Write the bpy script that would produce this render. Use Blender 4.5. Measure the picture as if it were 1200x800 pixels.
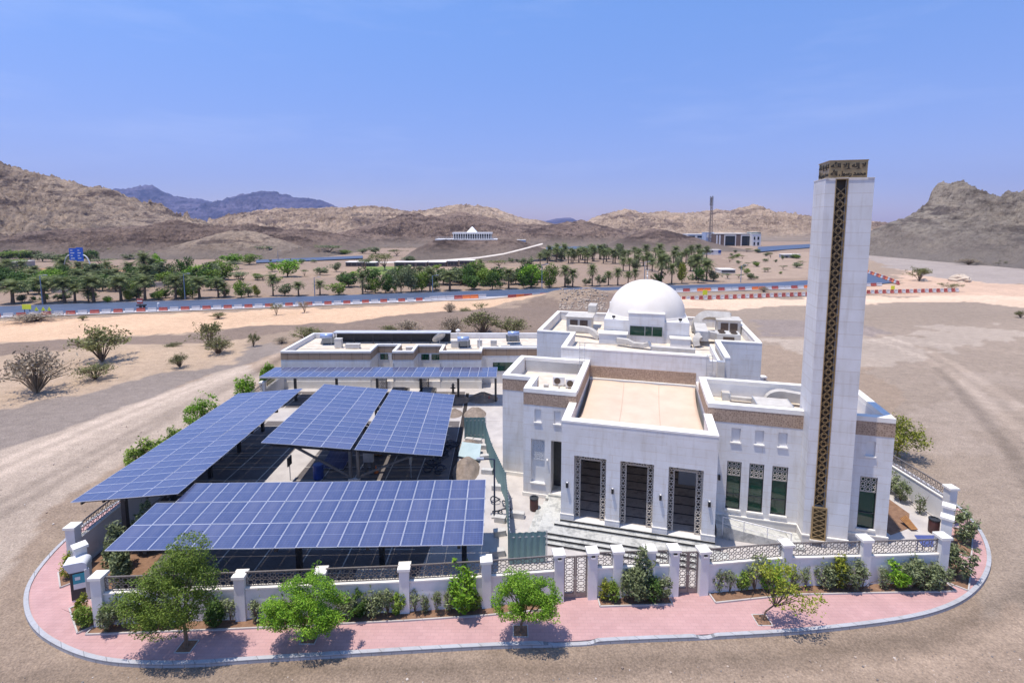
import bpy, math, random
import numpy as np
from mathutils import Vector, Matrix

for _o in list(bpy.data.objects): bpy.data.objects.remove(_o, do_unlink=True)
C = bpy.context.scene.collection
SC = bpy.context.scene
R = math.radians

# ------------------------------------------------------------------ camera
F, PITCH, CY, H = 590.0, 6.16, 326.0, 20.0
cam = bpy.data.cameras.new('camera'); camo = bpy.data.objects.new('camera', cam); C.objects.link(camo)
camo.location = (0, 0, H); camo.rotation_euler = (R(90 - PITCH), 0, 0)
cam.sensor_fit = 'HORIZONTAL'; cam.sensor_width = 36; cam.lens = 36 * F / 1200
cam.shift_y = -(400 - CY) / 1200
cam.clip_start = 0.5; cam.clip_end = 30000
SC.camera = camo
# ------------------------------------------------------------------ world, sun, exposure
TRAVEL = Vector((0.22, 0.09, -1.0)).normalized()
sun_el = math.asin(-TRAVEL.z); sun_az = math.atan2(-TRAVEL.x, -TRAVEL.y)   # azimuth from +Y clockwise
W = bpy.data.worlds.new('World'); SC.world = W; W.use_nodes = True
nt = W.node_tree; bg = nt.nodes['Background']
sky = nt.nodes.new('ShaderNodeTexSky'); sky.sky_type = 'NISHITA'; sky.sun_disc = False
sky.sun_elevation = sun_el; sky.sun_rotation = sun_az; sky.altitude = 200
sky.air_density = 1.0; sky.dust_density = 0.5; sky.ozone_density = 6.0
# faint high cloud veil mixed into the sky, tied to the sky direction
tc = nt.nodes.new('ShaderNodeTexCoord'); mp = nt.nodes.new('ShaderNodeMapping'); mp.inputs['Scale'].default_value = (1.2, 1.2, 7)
nz = nt.nodes.new('ShaderNodeTexNoise'); nz.inputs['Scale'].default_value = 2.2; nz.inputs['Detail'].default_value = 7; nz.inputs['Roughness'].default_value = .62
rp = nt.nodes.new('ShaderNodeValToRGB'); rp.color_ramp.elements[0].position = .5; rp.color_ramp.elements[0].color = (0, 0, 0, 1)
rp.color_ramp.elements[1].position = .85; rp.color_ramp.elements[1].color = (.11, .11, .11, 1)
mx = nt.nodes.new('ShaderNodeMix'); mx.data_type = 'RGBA'; mx.blend_type = 'MIX'
tint = nt.nodes.new('ShaderNodeMix'); tint.data_type = 'RGBA'; tint.blend_type = 'MULTIPLY'; tint.inputs[0].default_value = 1
sp_ = nt.nodes.new('ShaderNodeSeparateXYZ'); nt.links.new(tc.outputs['Generated'], sp_.inputs[0])
mr_ = nt.nodes.new('ShaderNodeMapRange'); mr_.interpolation_type = 'SMOOTHSTEP'; mr_.inputs[1].default_value = -.02; mr_.inputs[2].default_value = .55; nt.links.new(sp_.outputs[2], mr_.inputs[0])
gm_ = nt.nodes.new('ShaderNodeMix'); gm_.data_type = 'RGBA'; gm_.inputs[6].default_value = (.96, .76, 1.0, 1); gm_.inputs[7].default_value = (1.2, 1.40, 1.66, 1)
nt.links.new(mr_.outputs[0], gm_.inputs[0]); nt.links.new(gm_.outputs[2], tint.inputs[7])
nt.links.new(tc.outputs['Generated'], mp.inputs[0]); nt.links.new(mp.outputs[0], nz.inputs['Vector']); nt.links.new(nz.outputs['Fac'], rp.inputs[0])
nt.links.new(sky.outputs[0], tint.inputs[6]); nt.links.new(tint.outputs[2], mx.inputs[6])
mx.inputs[7].default_value = (9, 9, 9.6, 1)
nt.links.new(rp.outputs[0], mx.inputs[0]); nt.links.new(mx.outputs[2], bg.inputs[0])
bg.inputs[1].default_value = 0.13
sl = bpy.data.lights.new('sun', 'SUN'); sl.energy = 4.9; sl.angle = R(.5); sl.color = (1, .935, .84)
so = bpy.data.objects.new('sun', sl); C.objects.link(so); so.location = (0, 0, 200)
so.rotation_euler = TRAVEL.to_track_quat('-Z', 'Y').to_euler()
VS = SC.view_settings; VS.view_transform = 'Standard'; VS.look = 'None'; VS.gamma = 1; VS.exposure = 0.15
VS.use_curve_mapping = False

# ------------------------------------------------------------------ calibration helper: photo pixel -> world point on a plane
P_ = R(PITCH)
FW = np.array([0, math.cos(P_), -math.sin(P_)]); UP = np.array([0, math.sin(P_), math.cos(P_)]); RT = np.array([1., 0, 0])
def ray(x, y): return FW + RT * (x - 600) / F - UP * (y - CY) / F
def at(x, y, z=0.0):                       # ground position of a measured point at height z
    d = ray(x, y); t = (z - H) / d[2]; return (d[0] * t, d[1] * t, z)
def atY(x, y, Y):
    d = ray(x, y); t = Y / d[1]; return (d[0] * t, Y, H + d[2] * t)

# ------------------------------------------------------------------ noise
def _hash(ix, iy, s):
    h = (ix.astype(np.int64) * 374761393 + iy.astype(np.int64) * 668265263 + s * 974634777) & 0x7fffffff
    h = ((h ^ (h >> 13)) * 1274126177) & 0x7fffffff
    return ((h ^ (h >> 16)) & 0xffff) / 65535.0
def vnoise(x, y, s=0):
    ix = np.floor(x); iy = np.floor(y); fx = x - ix; fy = y - iy
    fx = fx * fx * fx * (fx * (fx * 6 - 15) + 10); fy = fy * fy * fy * (fy * (fy * 6 - 15) + 10)
    a = _hash(ix, iy, s); b = _hash(ix + 1, iy, s); c = _hash(ix, iy + 1, s); d = _hash(ix + 1, iy + 1, s)
    return (a + (b - a) * fx) * (1 - fy) + (c + (d - c) * fx) * fy
def fbm(x, y, o=5, s=0, g=.5):
    t = 0; a = 1; n = 0
    for i in range(o):
        t = t + a * vnoise(x * 2 ** i + 17.3 * i, y * 2 ** i - 9.1 * i, s + i); n += a; a *= g
    return t / n
def ridged(x, y, o=5, s=0, g=.5):
    t = 0; a = 1; n = 0
    for i in range(o):
        t = t + a * (1 - np.abs(2 * vnoise(x * 2 ** i + 5.7 * i, y * 2 ** i + 3.3 * i, s + i) - 1)) ** 1.5; n += a; a *= g
    return t / n

# ------------------------------------------------------------------ materials
MATS = {}
def mat(name, col, rough=.7, metal=0., spec=.5):
    m = bpy.data.materials.new(name); m.use_nodes = True
    b = m.node_tree.nodes['Principled BSDF']
    b.inputs['Base Color'].default_value = (*col, 1); b.inputs['Roughness'].default_value = rough
    b.inputs['Metallic'].default_value = metal; b.inputs['Specular IOR Level'].default_value = spec
    MATS[name] = m; return m
def N(m, t, **k):
    n = m.node_tree.nodes.new(t)
    for a, v in k.items(): setattr(n, a, v)
    return n
def Lk(m, a, b): m.node_tree.links.new(a, b)
def BS(m): return m.node_tree.nodes['Principled BSDF']
def mixc(m, fac, a, b, mode='MIX'):
    n = N(m, 'ShaderNodeMix', data_type='RGBA', blend_type=mode)
    for i, v in ((0, fac), (6, a), (7, b)):
        if hasattr(v, 'links'): Lk(m, v, n.inputs[i])
        else: n.inputs[i].default_value = v if i == 0 else (*v, 1)
    return n.outputs[2]
def noise(m, scale, det=4, rough=.55, coord='Object', stretch=None):
    t = N(m, 'ShaderNodeTexCoord'); n = N(m, 'ShaderNodeTexNoise')
    n.inputs['Scale'].default_value = scale; n.inputs['Detail'].default_value = det; n.inputs['Roughness'].default_value = rough
    src = t.outputs[coord]
    if stretch:
        mp = N(m, 'ShaderNodeMapping'); mp.inputs['Scale'].default_value = stretch; Lk(m, src, mp.inputs[0]); src = mp.outputs[0]
    Lk(m, src, n.inputs['Vector']); return n.outputs['Fac']
def ramp(m, fac, stops):
    r = N(m, 'ShaderNodeValToRGB'); e = r.color_ramp.elements
    while len(e) < len(stops): e.new(.5)
    for el, (p, c) in zip(e, stops): el.position = p; el.color = (*c, 1)
    Lk(m, fac, r.inputs[0]); return r.outputs[0]
def bump(m, fac, st=.3, dist=.05):
    b = N(m, 'ShaderNodeBump'); b.inputs['Strength'].default_value = st; b.inputs['Distance'].default_value = dist
    Lk(m, fac, b.inputs['Height']); Lk(m, b.outputs[0], BS(m).inputs['Normal'])
def noisy(name, c1, c2, scale=2., rough=.8, bs=.2, bscale=None, metal=0, stretch=None, det=5):
    m = mat(name, c1, rough, metal)
    f = noise(m, scale, det, .6, stretch=stretch)
    Lk(m, ramp(m, f, [(.32, c1), (.68, c2)]), BS(m).inputs['Base Color'])
    if bs: bump(m, noise(m, bscale or scale * 4, 5), bs)
    return m
def facing_uv(m, along='xy'):                # (x+y, z) coordinates so that courses run level on every wall
    t = N(m, 'ShaderNodeTexCoord'); s = N(m, 'ShaderNodeSeparateXYZ'); Lk(m, t.outputs['Object'], s.inputs[0])
    a = N(m, 'ShaderNodeMath', operation='ADD'); Lk(m, s.outputs[0], a.inputs[0]); Lk(m, s.outputs[1], a.inputs[1])
    c = N(m, 'ShaderNodeCombineXYZ'); Lk(m, a.outputs[0], c.inputs[0]); Lk(m, s.outputs[2], c.inputs[1]); return c.outputs[0]
def cladding(name, base, joint, bw, rh, mortar=.012, rough=.45, dash=False):
    m = mat(name, base, rough)
    v = facing_uv(m); b = N(m, 'ShaderNodeTexBrick'); Lk(m, v, b.inputs['Vector'])
    b.inputs['Scale'].default_value = 1; b.inputs['Brick Width'].default_value = bw; b.inputs['Row Height'].default_value = rh
    b.inputs['Mortar Size'].default_value = mortar; b.inputs['Mortar Smooth'].default_value = .3
    b.inputs['Color1'].default_value = (*base, 1); b.inputs['Color2'].default_value = (*[x * .94 for x in base], 1); b.inputs['Mortar'].default_value = (*joint, 1)
    bc = b.outputs['Color']
    if dash:
        dn = noise(m, 1.0, 3, .5, stretch=(.8, .8, 2.0)); bc = mixc(m, ramp(m, dn, [(.44, (0, 0, 0)), (.54, (1, 1, 1))]), mixc(m, .35, base, bc), bc)
    f = noise(m, .7, 5, .65)
    g = noise(m, 3.0, 4, .6, stretch=(1, 1, .12))
    dirt = ramp(m, f, [(.3, (.9, .88, .85)), (.6, (1, 1, 1))]); run = ramp(m, g, [(.3, (.89, .865, .83)), (.5, (1, 1, 1))])
    Lk(m, mixc(m, 1., mixc(m, 1., bc, dirt, 'MULTIPLY'), run, 'MULTIPLY'), BS(m).inputs['Base Color'])
    bump(m, b.outputs['Fac'], -.25, .02)
    return m
WHITE = cladding('white_stone_cladding', (.70, .685, .68), (.60, .53, .47), 6.5, .5, .016, dash=True)
MINW = cladding('white_minaret_cladding', (.70, .685, .68), (.56, .50, .45), 40.0, .75, .016)
PLAIN = noisy('white_render', (.64, .62, .60), (.74, .72, .70), .9, .7, .08, 8)
COPE = noisy('cream_coping_stone', (.74, .69, .61), (.82, .78, .71), 1.3, .7, .1)
DOME = noisy('white_dome_render', (.70, .635, .55), (.77, .71, .63), .5, .55, .06, 9)
ROOF = noisy('beige_roof_screed', (.50, .42, .33), (.66, .58, .48), 1.1, .9, .2)
def frieze_mat():
    m = mat('brown_carved_frieze', (.30, .20, .13), .8)
    v = facing_uv(m); vo = N(m, 'ShaderNodeTexVoronoi', feature='DISTANCE_TO_EDGE'); vo.inputs['Scale'].default_value = 7.5; vo.inputs['Randomness'].default_value = .6
    Lk(m, v, vo.inputs['Vector'])
    Lk(m, ramp(m, vo.outputs['Distance'], [(.03, (.44, .315, .225)), (.12, (.37, .26, .18)), (.24, (.25, .17, .115))]), BS(m).inputs['Base Color'])
    bump(m, vo.outputs['Distance'], -.8, .06); return m
FRIEZE = frieze_mat()
FRIEZE2 = cladding('brown_slab_frieze', (.36, .25, .17), (.17, .11, .08), 1.3, 3.0, .03, .8)
GREEN = mat('green_tinted_glass', (.006, .045, .025), .06, 0, .8)
DARKG = mat('dark_glass', (.01, .02, .03), .08, 0, .7)
LATT = noisy('stone_lattice_grey', (.50, .44, .37), (.60, .54, .46), 3, .7, 0)
LATW = noisy('white_lattice', (.62, .61, .60), (.72, .71, .70), 3, .7, 0)
RAIL = noisy('taupe_metal', (.19, .165, .15), (.26, .23, .205), 3, .5, 0, metal=.3)
GOLD = noisy('aged_gold_metal', (.31, .215, .105), (.43, .31, .16), 2.5, .42, .05, metal=.55)
BLACK = mat('black_paint', (.012, .012, .014), .45)
DARK = noisy('dark_steel', (.018, .02, .024), (.035, .037, .042), 3, .5, 0)
STEEL = noisy('galvanised_steel', (.42, .43, .44), (.55, .55, .56), 4, .45, 0, metal=.5)
DUCT = noisy('beige_duct_cladding', (.44, .40, .35), (.56, .52, .46), 1.6, .6, .15)
ACW = noisy('hvac_cream_paint', (.50, .47, .42), (.60, .57, .52), 1.8, .55, .05)
GRILL = noisy('brown_condenser_coil', (.07, .045, .03), (.13, .09, .065), 9, .7, .3)
AWN = noisy('tan_shade_fabric', (.56, .42, .31), (.64, .49, .37), .6, .85, .05, 20)
def stone_floor(name, a, b, sc=1.4):
    m = mat(name, a, .5)
    v = N(m, 'ShaderNodeTexCoord'); br = N(m, 'ShaderNodeTexBrick'); Lk(m, v.outputs['Object'], br.inputs['Vector'])
    br.inputs['Scale'].default_value = 1; br.inputs['Brick Width'].default_value = 1.2; br.inputs['Row Height'].default_value = .6; br.inputs['Mortar Size'].default_value = .006
    br.inputs['Color1'].default_value = (1, 1, 1, 1); br.inputs['Color2'].default_value = (.9, .9, .9, 1); br.inputs['Mortar'].default_value = (.6, .6, .6, 1)
    f = noise(m, sc, 7, .68); c = ramp(m, f, [(.3, a), (.5, b), (.62, tuple(x * .8 for x in a)), (.75, b)])
    Lk(m, mixc(m, 1., c, br.outputs['Color'], 'MULTIPLY'), BS(m).inputs['Base Color']); return m
MARBLE = stone_floor('grey_veined_marble', (.38, .38, .36), (.54, .53, .49))
COURT = stone_floor('brown_court_stone', (.36, .30, .255), (.48, .42, .37))
CONC = noisy('pale_concrete_paving', (.385, .35, .33), (.50, .46, .43), .7, .85, .1, 14)
KERB = cladding('grey_blue_kerbstone', (.40, .40, .42), (.20, .20, .21), 1.0, 5., .02, .8)
def paver(name, c1, c2, mo, bw, rh, mort=.012, dirt=(.82, 1.0), off=.5):
    m = mat(name, c1, .85)
    t = N(m, 'ShaderNodeTexCoord'); b = N(m, 'ShaderNodeTexBrick'); Lk(m, t.outputs['Object'], b.inputs['Vector']); b.offset = off
    b.inputs['Scale'].default_value = 1; b.inputs['Brick Width'].default_value = bw; b.inputs['Row Height'].default_value = rh; b.inputs['Mortar Size'].default_value = mort
    b.inputs['Color1'].default_value = (*c1, 1); b.inputs['Color2'].default_value = (*c2, 1); b.inputs['Mortar'].default_value = (*mo, 1)
    f = noise(m, .45, 6, .65); d = ramp(m, f, [(.3, (dirt[0],) * 3), (.65, (dirt[1],) * 3)])
    Lk(m, mixc(m, 1., b.outputs['Color'], d, 'MULTIPLY'), BS(m).inputs['Base Color']); bump(m, b.outputs['Fac'], -.2, .01); return m
PINK = paver('pink_block_paving', (.51, .305, .288), (.475, .277, .262), (.38, .24, .23), .4, .2, .008)
PARK = paver('dark_parking_blocks', (.13, .112, .108), (.155, .135, .13), (.08, .07, .07), .2, .1, .006, (.7, 1.1))
LINE = noisy('worn_line_paint', (.45, .41, .36), (.62, .58, .52), 4, .8, 0)
SOIL = noisy('brown_garden_soil', (.16, .085, .05), (.26, .15, .09), 3, .95, .6, 12)
DIRT = noisy('dug_earth', (.18, .14, .11), (.29, .23, .185), 2.5, .95, .9, 7)
ASPH = noisy('sky_tinted_asphalt', (.055, .075, .125), (.075, .098, .155), .25, .55, .1, 6)  # blue of the reflected sky is put into the base colour
BARK = noisy('brown_bark', (.11, .075, .05), (.20, .145, .10), 6, .95, .8, 18)
def leafmat(name, c1, c2, trans=.25):
    m = mat(name, c1, .6, 0, .25)
    g = N(m, 'ShaderNodeNewGeometry'); oi = N(m, 'ShaderNodeObjectInfo')
    c = ramp(m, g.outputs['Random Per Island'], [(0, tuple(x * .45 for x in c1)), (.5, c1), (1, c2)])
    v = N(m, 'ShaderNodeHueSaturation'); Lk(m, c, v.inputs['Color'])
    mr = N(m, 'ShaderNodeMapRange'); mr.inputs[3].default_value = .82; mr.inputs[4].default_value = 1.22; Lk(m, oi.outputs['Random'], mr.inputs[0]); Lk(m, mr.outputs[0], v.inputs['Value'])
    Lk(m, v.outputs[0], BS(m).inputs['Base Color'])
    tr = N(m, 'ShaderNodeBsdfTranslucent'); Lk(m, v.outputs[0], tr.inputs[0]); ms = N(m, 'ShaderNodeMixShader'); ms.inputs[0].default_value = trans
    out = m.node_tree.nodes['Material Output']; Lk(m, BS(m).outputs[0], ms.inputs[1]); Lk(m, tr.outputs[0], ms.inputs[2]); Lk(m, ms.outputs[0], out.inputs[0]); return m
LF_BRIGHT = leafmat('bright_green_leaves', (.16, .33, .02), (.34, .52, .055))
LF_MID = leafmat('mid_green_leaves', (.15, .235, .03), (.29, .375, .065))
LF_OLIVE = leafmat('grey_green_leaves', (.17, .205, .09), (.34, .375, .20))
LF_DARK = leafmat('dark_green_leaves', (.06, .12, .022), (.13, .21, .04))
LF_YEL = leafmat('yellow_green_leaves', (.22, .26, .03), (.42, .42, .05))
LF_PALM = leafmat('palm_fronds', (.125, .16, .05), (.27, .29, .115))
LF_DRY = leafmat('dry_twig_brown', (.30, .24, .165), (.46, .37, .27), .1)
LF_SCRUB = leafmat('dusty_scrub_green', (.17, .175, .06), (.30, .29, .12))
WHITEP = noisy('white_plastic', (.70, .67, .64), (.80, .77, .74), 2, .5, 0)
REDP = noisy('faded_red_plastic', (.34, .06, .05), (.46, .11, .08), 2, .5, 0)
ORANGE = noisy('orange_plastic', (.70, .16, .04), (.80, .22, .06), 2, .5, 0)
YELLOW = noisy('fluorescent_yellow', (.70, .75, .03), (.80, .80, .05), 2, .5, 0)
BLUESIGN = noisy('blue_sign_sheet', (.01, .10, .52), (.015, .13, .60), 2, .4, 0)
HOARD = noisy('green_grey_corrugated_sheet', (.13, .23, .235), (.18, .29, .29), .8, .45, .03, metal=.2)
PALEG = noisy('pale_mint_board', (.33, .42, .43), (.40, .49, .50), 1.2, .6, .05)
BLUEB = noisy('blue_plastic', (.02, .05, .22), (.03, .075, .30), 2, .45, 0)
MAROON = noisy('maroon_bin_paint', (.065, .022, .02), (.09, .032, .028), 3, .5, 0)
WOOD = noisy('orange_brown_timber', (.22, .10, .035), (.38, .19, .07), 3, .8, .3, stretch=(1, 8, 1))
RUBBER = mat('black_hose', (.012, .014, .022), .5)
TEAL = noisy('teal_poster', (.02, .26, .33), (.03, .33, .40), 2, .4, 0)
ROCK = noisy('pale_boulder_stone', (.42, .33, .25), (.58, .48, .37), 2, .95, .8)
BLOCKS = noisy('grey_concrete_block', (.42, .40, .38), (.55, .53, .50), 3, .9, .2)
def pv_mat():
    m = mat('blue_photovoltaic_glass', (.02, .04, .17), .16, 0, .75)
    t = N(m, 'ShaderNodeTexCoord'); s = N(m, 'ShaderNodeSeparateXYZ'); Lk(m, t.outputs['Generated'], s.inputs[0])
    def lines(o, n, w):
        a = N(m, 'ShaderNodeMath', operation='MULTIPLY'); a.inputs[1].default_value = n; Lk(m, o, a.inputs[0])
        f = N(m, 'ShaderNodeMath', operation='FRACT'); Lk(m, a.outputs[0], f.inputs[0])
        d = N(m, 'ShaderNodeMath', operation='SUBTRACT'); Lk(m, f.outputs[0], d.inputs[0]); d.inputs[1].default_value = .5
        b = N(m, 'ShaderNodeMath', operation='ABSOLUTE'); Lk(m, d.outputs[0], b.inputs[0])
        g = N(m, 'ShaderNodeMath', operation='GREATER_THAN'); Lk(m, b.outputs[0], g.inputs[0]); g.inputs[1].default_value = .5 - w; return g.outputs[0]
    fine = N(m, 'ShaderNodeMath', operation='MAXIMUM'); Lk(m, lines(s.outputs[0], 6, .03), fine.inputs[0]); Lk(m, lines(s.outputs[1], 12, .035), fine.inputs[1])
    half = lines(s.outputs[1], 2, .011)
    oi = N(m, 'ShaderNodeObjectInfo')
    base = ramp(m, oi.outputs['Random'], [(0, (.005, .018, .095)), (.5, (.012, .027, .105)), (1, (.04, .048, .125))])
    c = mixc(m, fine.outputs[0], base, (.045, .075, .22)); c = mixc(m, half, c, (.20, .23, .34))
    dust_sheen = noise(m, .8, 5, .6, 'Generated'); c = mixc(m, ramp(m, dust_sheen, [(.3, (.04, .04, .04)), (.8, (.24, .24, .24))]), c, (.45, .43, .47))  # dust tone also paints the pale sky reflection on the glass
    Lk(m, c, BS(m).inputs['Base Color'])
    Lk(m, ramp(m, dust_sheen, [(.3, (.12,) * 3), (.8, (.3,) * 3)]), BS(m).inputs['Roughness']); return m
PV = pv_mat(); BS(PV).inputs['Specular IOR Level'].default_value = 1.0; BS(PV).inputs['Coat Weight'].default_value = .45; BS(PV).inputs['Coat Roughness'].default_value = .12; ALU = mat('anodised_aluminium', (.55, .56, .62), .4, .4)
PVBACK = mat('panel_backsheet', (.10, .10, .11), .7)

# ------------------------------------------------------------------ mesh builder
class MB:
    def __init__(s): s.v = []; s.f = []; s.m = []
    def face(s, pts, mi=0):
        n = len(s.v); s.v += [tuple(p) for p in pts]; s.f.append(tuple(range(n, n + len(pts)))); s.m.append(mi)
    def poly(s, idx, mi=0): s.f.append(tuple(idx)); s.m.append(mi)
    def box(s, x0, x1, y0, y1, z0, z1, mi=0, top=None):
        if x0 > x1: x0, x1 = x1, x0
        if y0 > y1: y0, y1 = y1, y0
        n = len(s.v)
        s.v += [(x0, y0, z0), (x1, y0, z0), (x1, y1, z0), (x0, y1, z0), (x0, y0, z1), (x1, y0, z1), (x1, y1, z1), (x0, y1, z1)]
        for k, q in enumerate([(0, 3, 2, 1), (4, 5, 6, 7), (0, 1, 5, 4), (1, 2, 6, 5), (2, 3, 7, 6), (3, 0, 4, 7)]):
            s.f.append(tuple(n + i for i in q)); s.m.append(top if (k == 1 and top is not None) else mi)
        return s
    def prism(s, pts, z0, z1, mi=0, top=None):      # pts counter-clockwise
        n = len(s.v); k = len(pts)
        s.v += [(p[0], p[1], z0) for p in pts] + [(p[0], p[1], z1) for p in pts]
        s.f.append(tuple(n + k + i for i in range(k))); s.m.append(mi if top is None else top)
        s.f.append(tuple(n + k - 1 - i for i in range(k))); s.m.append(mi)
        for i in range(k):
            j = (i + 1) % k; s.f.append((n + i, n + j, n + k + j, n + k + i)); s.m.append(mi)
        return s
    def bar(s, a, b, w, h=None, mi=0):               # square bar from a to b
        a = Vector(a); b = Vector(b); h = h or w; d = (b - a)
        if d.length < 1e-6: return s
        d.normalize(); up = Vector((0, 0, 1)) if abs(d.z) < .95 else Vector((0, 1, 0))
        x = d.cross(up).normalized() * w / 2; y = x.normalized().cross(d).normalized() * h / 2
        n = len(s.v)
        for p in (a, b):
            for q in (x + y, -x + y, -x - y, x - y): s.v.append(tuple(p + q))
        for i in range(4): j = (i + 1) % 4; s.f.append((n + i, n + j, n + 4 + j, n + 4 + i)); s.m.append(mi)
        s.f.append((n + 3, n + 2, n + 1, n)); s.f.append((n + 4, n + 5, n + 6, n + 7)); s.m += [mi, mi]; return s
    def tube(s, path, r, n=8, mi=0, caps=True):
        path = [Vector(p) for p in path]; r = r if hasattr(r, '__len__') else [r] * len(path); base = len(s.v); prev = None
        for i, p in enumerate(path):
            d = (path[min(i + 1, len(path) - 1)] - path[max(i - 1, 0)]); d.normalize()
            if prev is None: up = Vector((0, 0, 1)) if abs(d.z) < .9 else Vector((1, 0, 0)); x = d.cross(up).normalized()
            else: x = (prev - d * prev.dot(d)).normalized()
            prev = x; y = d.cross(x)
            for k in range(n):
                a = 2 * math.pi * k / n; s.v.append(tuple(p + x * math.cos(a) * r[i] + y * math.sin(a) * r[i]))
        for i in range(len(path) - 1):
            for k in range(n):
                k2 = (k + 1) % n; s.f.append((base + i * n + k2, base + i * n + k, base + (i + 1) * n + k, base + (i + 1) * n + k2)); s.m.append(mi)
        if caps:
            s.f.append(tuple(base + k for k in range(n))); s.f.append(tuple(base + (len(path) - 1) * n + n - 1 - k for k in range(n))); s.m += [mi, mi]
        return s
    def lathe(s, prof, n=24, c=(0, 0), mi=0):
        base = len(s.v)
        for r, z in prof:
            for k in range(n): a = 2 * math.pi * k / n; s.v.append((c[0] + r * math.cos(a), c[1] + r * math.sin(a), z))
        for i in range(len(prof) - 1):
            for k in range(n):
                k2 = (k + 1) % n; s.f.append((base + i * n + k, base + i * n + k2, base + (i + 1) * n + k2, base + (i + 1) * n + k)); s.m.append(mi)
        s.f.append(tuple(base + n - 1 - k for k in range(n))); s.f.append(tuple(base + (len(prof) - 1) * n + k for k in range(n))); s.m += [mi, mi]; return s
    def wall(s, u0, u1, z0, z1, v0, v1, holes=(), mi=0, axis='u'):   # wall sheet with real openings; front at v0, back at v1
        us = sorted({u0, u1, *[h[0] for h in holes], *[h[1] for h in holes]}); zs = sorted({z0, z1, *[h[2] for h in holes], *[h[3] for h in holes]})
        us = [u for u in us if u0 <= u <= u1]; zs = [z for z in zs if z0 <= z <= z1]
        def P(u, v, z): return (u, v, z) if axis == 'u' else (v, u, z)
        solid = lambda i, j: 0 <= i < len(us) - 1 and 0 <= j < len(zs) - 1 and not any(h[0] <= (us[i] + us[i + 1]) / 2 <= h[1] and h[2] <= (zs[j] + zs[j + 1]) / 2 <= h[3] for h in holes)
        def q(pts):
            s.face(pts if axis == 'u' else pts[::-1], mi)
        for i in range(len(us) - 1):
            for j in range(len(zs) - 1):
                if not solid(i, j): continue
                a, b, c, d = us[i], us[i + 1], zs[j], zs[j + 1]
                q([P(a, v0, c), P(b, v0, c), P(b, v0, d), P(a, v0, d)]); q([P(b, v1, c), P(a, v1, c), P(a, v1, d), P(b, v1, d)])
                if not solid(i - 1, j): q([P(a, v1, c), P(a, v0, c), P(a, v0, d), P(a, v1, d)])
                if not solid(i + 1, j): q([P(b, v0, c), P(b, v1, c), P(b, v1, d), P(b, v0, d)])
                if not solid(i, j - 1): q([P(a, v1, c), P(b, v1, c), P(b, v0, c), P(a, v0, c)])
                if not solid(i, j + 1): q([P(a, v0, d), P(b, v0, d), P(b, v1, d), P(a, v1, d)])
        return s
    def lattice(s, u0, u1, z0, z1, v, cell, w, t=.04, axis='u', mi=0, kind='star'):
        nu = max(1, round((u1 - u0) / cell)); nz_ = max(1, round((z1 - z0) / cell)); cu = (u1 - u0) / nu; cz = (z1 - z0) / nz_
        def P(u, z): return (u, v, z) if axis == 'u' else (v, u, z)
        def b(p, q): s.bar(P(*p), P(*q), w, t, mi)
        for i in range(nu):
            for j in range(nz_):
                a = u0 + i * cu; c = z0 + j * cz; mu = a + cu / 2; mz = c + cz / 2
                pts = [(mu + .36 * cu * math.cos(R(22.5 + 45 * k)), mz + .36 * cz * math.sin(R(22.5 + 45 * k))) for k in range(8)]
                for k in range(8): b(pts[k], pts[(k + 1) % 8])
                b((mu + .33 * cu, mz), (a + cu, mz)); b((a, mz), (mu - .33 * cu, mz)); b((mu, mz + .33 * cz), (mu, c + cz)); b((mu, c), (mu, mz - .33 * cz))
                if kind == 'star':
                    for sx, sz in ((1, 1), (1, -1), (-1, 1), (-1, -1)): b((mu + sx * .27 * cu, mz + sz * .27 * cz), (mu + sx * .5 * cu, mz + sz * .5 * cz))
        e = w
        b((u0, z0), (u1, z0)); b((u0, z1), (u1, z1)); b((u0, z0), (u0, z1)); b((u1, z0), (u1, z1)); return s
    def mesh(s, name, mats, smooth=False):
        me = bpy.data.meshes.new(name); me.from_pydata(s.v, [], s.f)
        for m in (mats if isinstance(mats, (list, tuple)) else [mats]): me.materials.append(m)
        if any(s.m): me.polygons.foreach_set('material_index', s.m)
        if smooth: me.polygons.foreach_set('use_smooth', [True] * len(s.f))
        me.update(); return me
    def build(s, name, mats, parent=None, smooth=False, loc=None, rotz=0): return obj(name, s.mesh(name, mats, smooth), parent, loc, rotz)
def obj(name, me, parent=None, loc=None, rotz=0):
    o = bpy.data.objects.new(name, me); C.objects.link(o)
    if parent: o.parent = parent
    if loc: o.location = loc
    if rotz: o.rotation_euler = (0, 0, rotz)
    return o
def tag(o, label, cat, group=None, kind=None):
    o['label'] = label; o['category'] = cat
    if group: o['group'] = group
    if kind: o['kind'] = kind
    return o
def thing(name, label, cat, loc=(0, 0, 0), rotz=0, group=None):
    o = bpy.data.objects.new(name, None); o.empty_display_size = .3; C.objects.link(o); o.location = loc; o.rotation_euler = (0, 0, rotz)
    return tag(o, label, cat, group)
def struct(o): o['kind'] = 'structure'; return o
CHILD = {}
def dup(src, loc=None, rotz=None, scale=None, label=None):
    c = src.copy(); C.objects.link(c)
    if loc is not None: c.location = loc
    if rotz is not None: c.rotation_euler = (0, 0, rotz)
    if scale is not None: c.scale = scale if hasattr(scale, '__len__') else (scale,) * 3
    if label: c['label'] = label
    for ch in KIDS.get(src.name, []):
        d = ch.copy(); C.objects.link(d); d.parent = c
        for g in KIDS.get(ch.name, []):
            e = g.copy(); C.objects.link(e); e.parent = d
    return c
KIDS = {}
def kids(root):
    KIDS[root.name] = [o for o in bpy.data.objects if o.parent == root]
    for k in KIDS[root.name]: KIDS[k.name] = [o for o in bpy.data.objects if o.parent == k]
    return root
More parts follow.
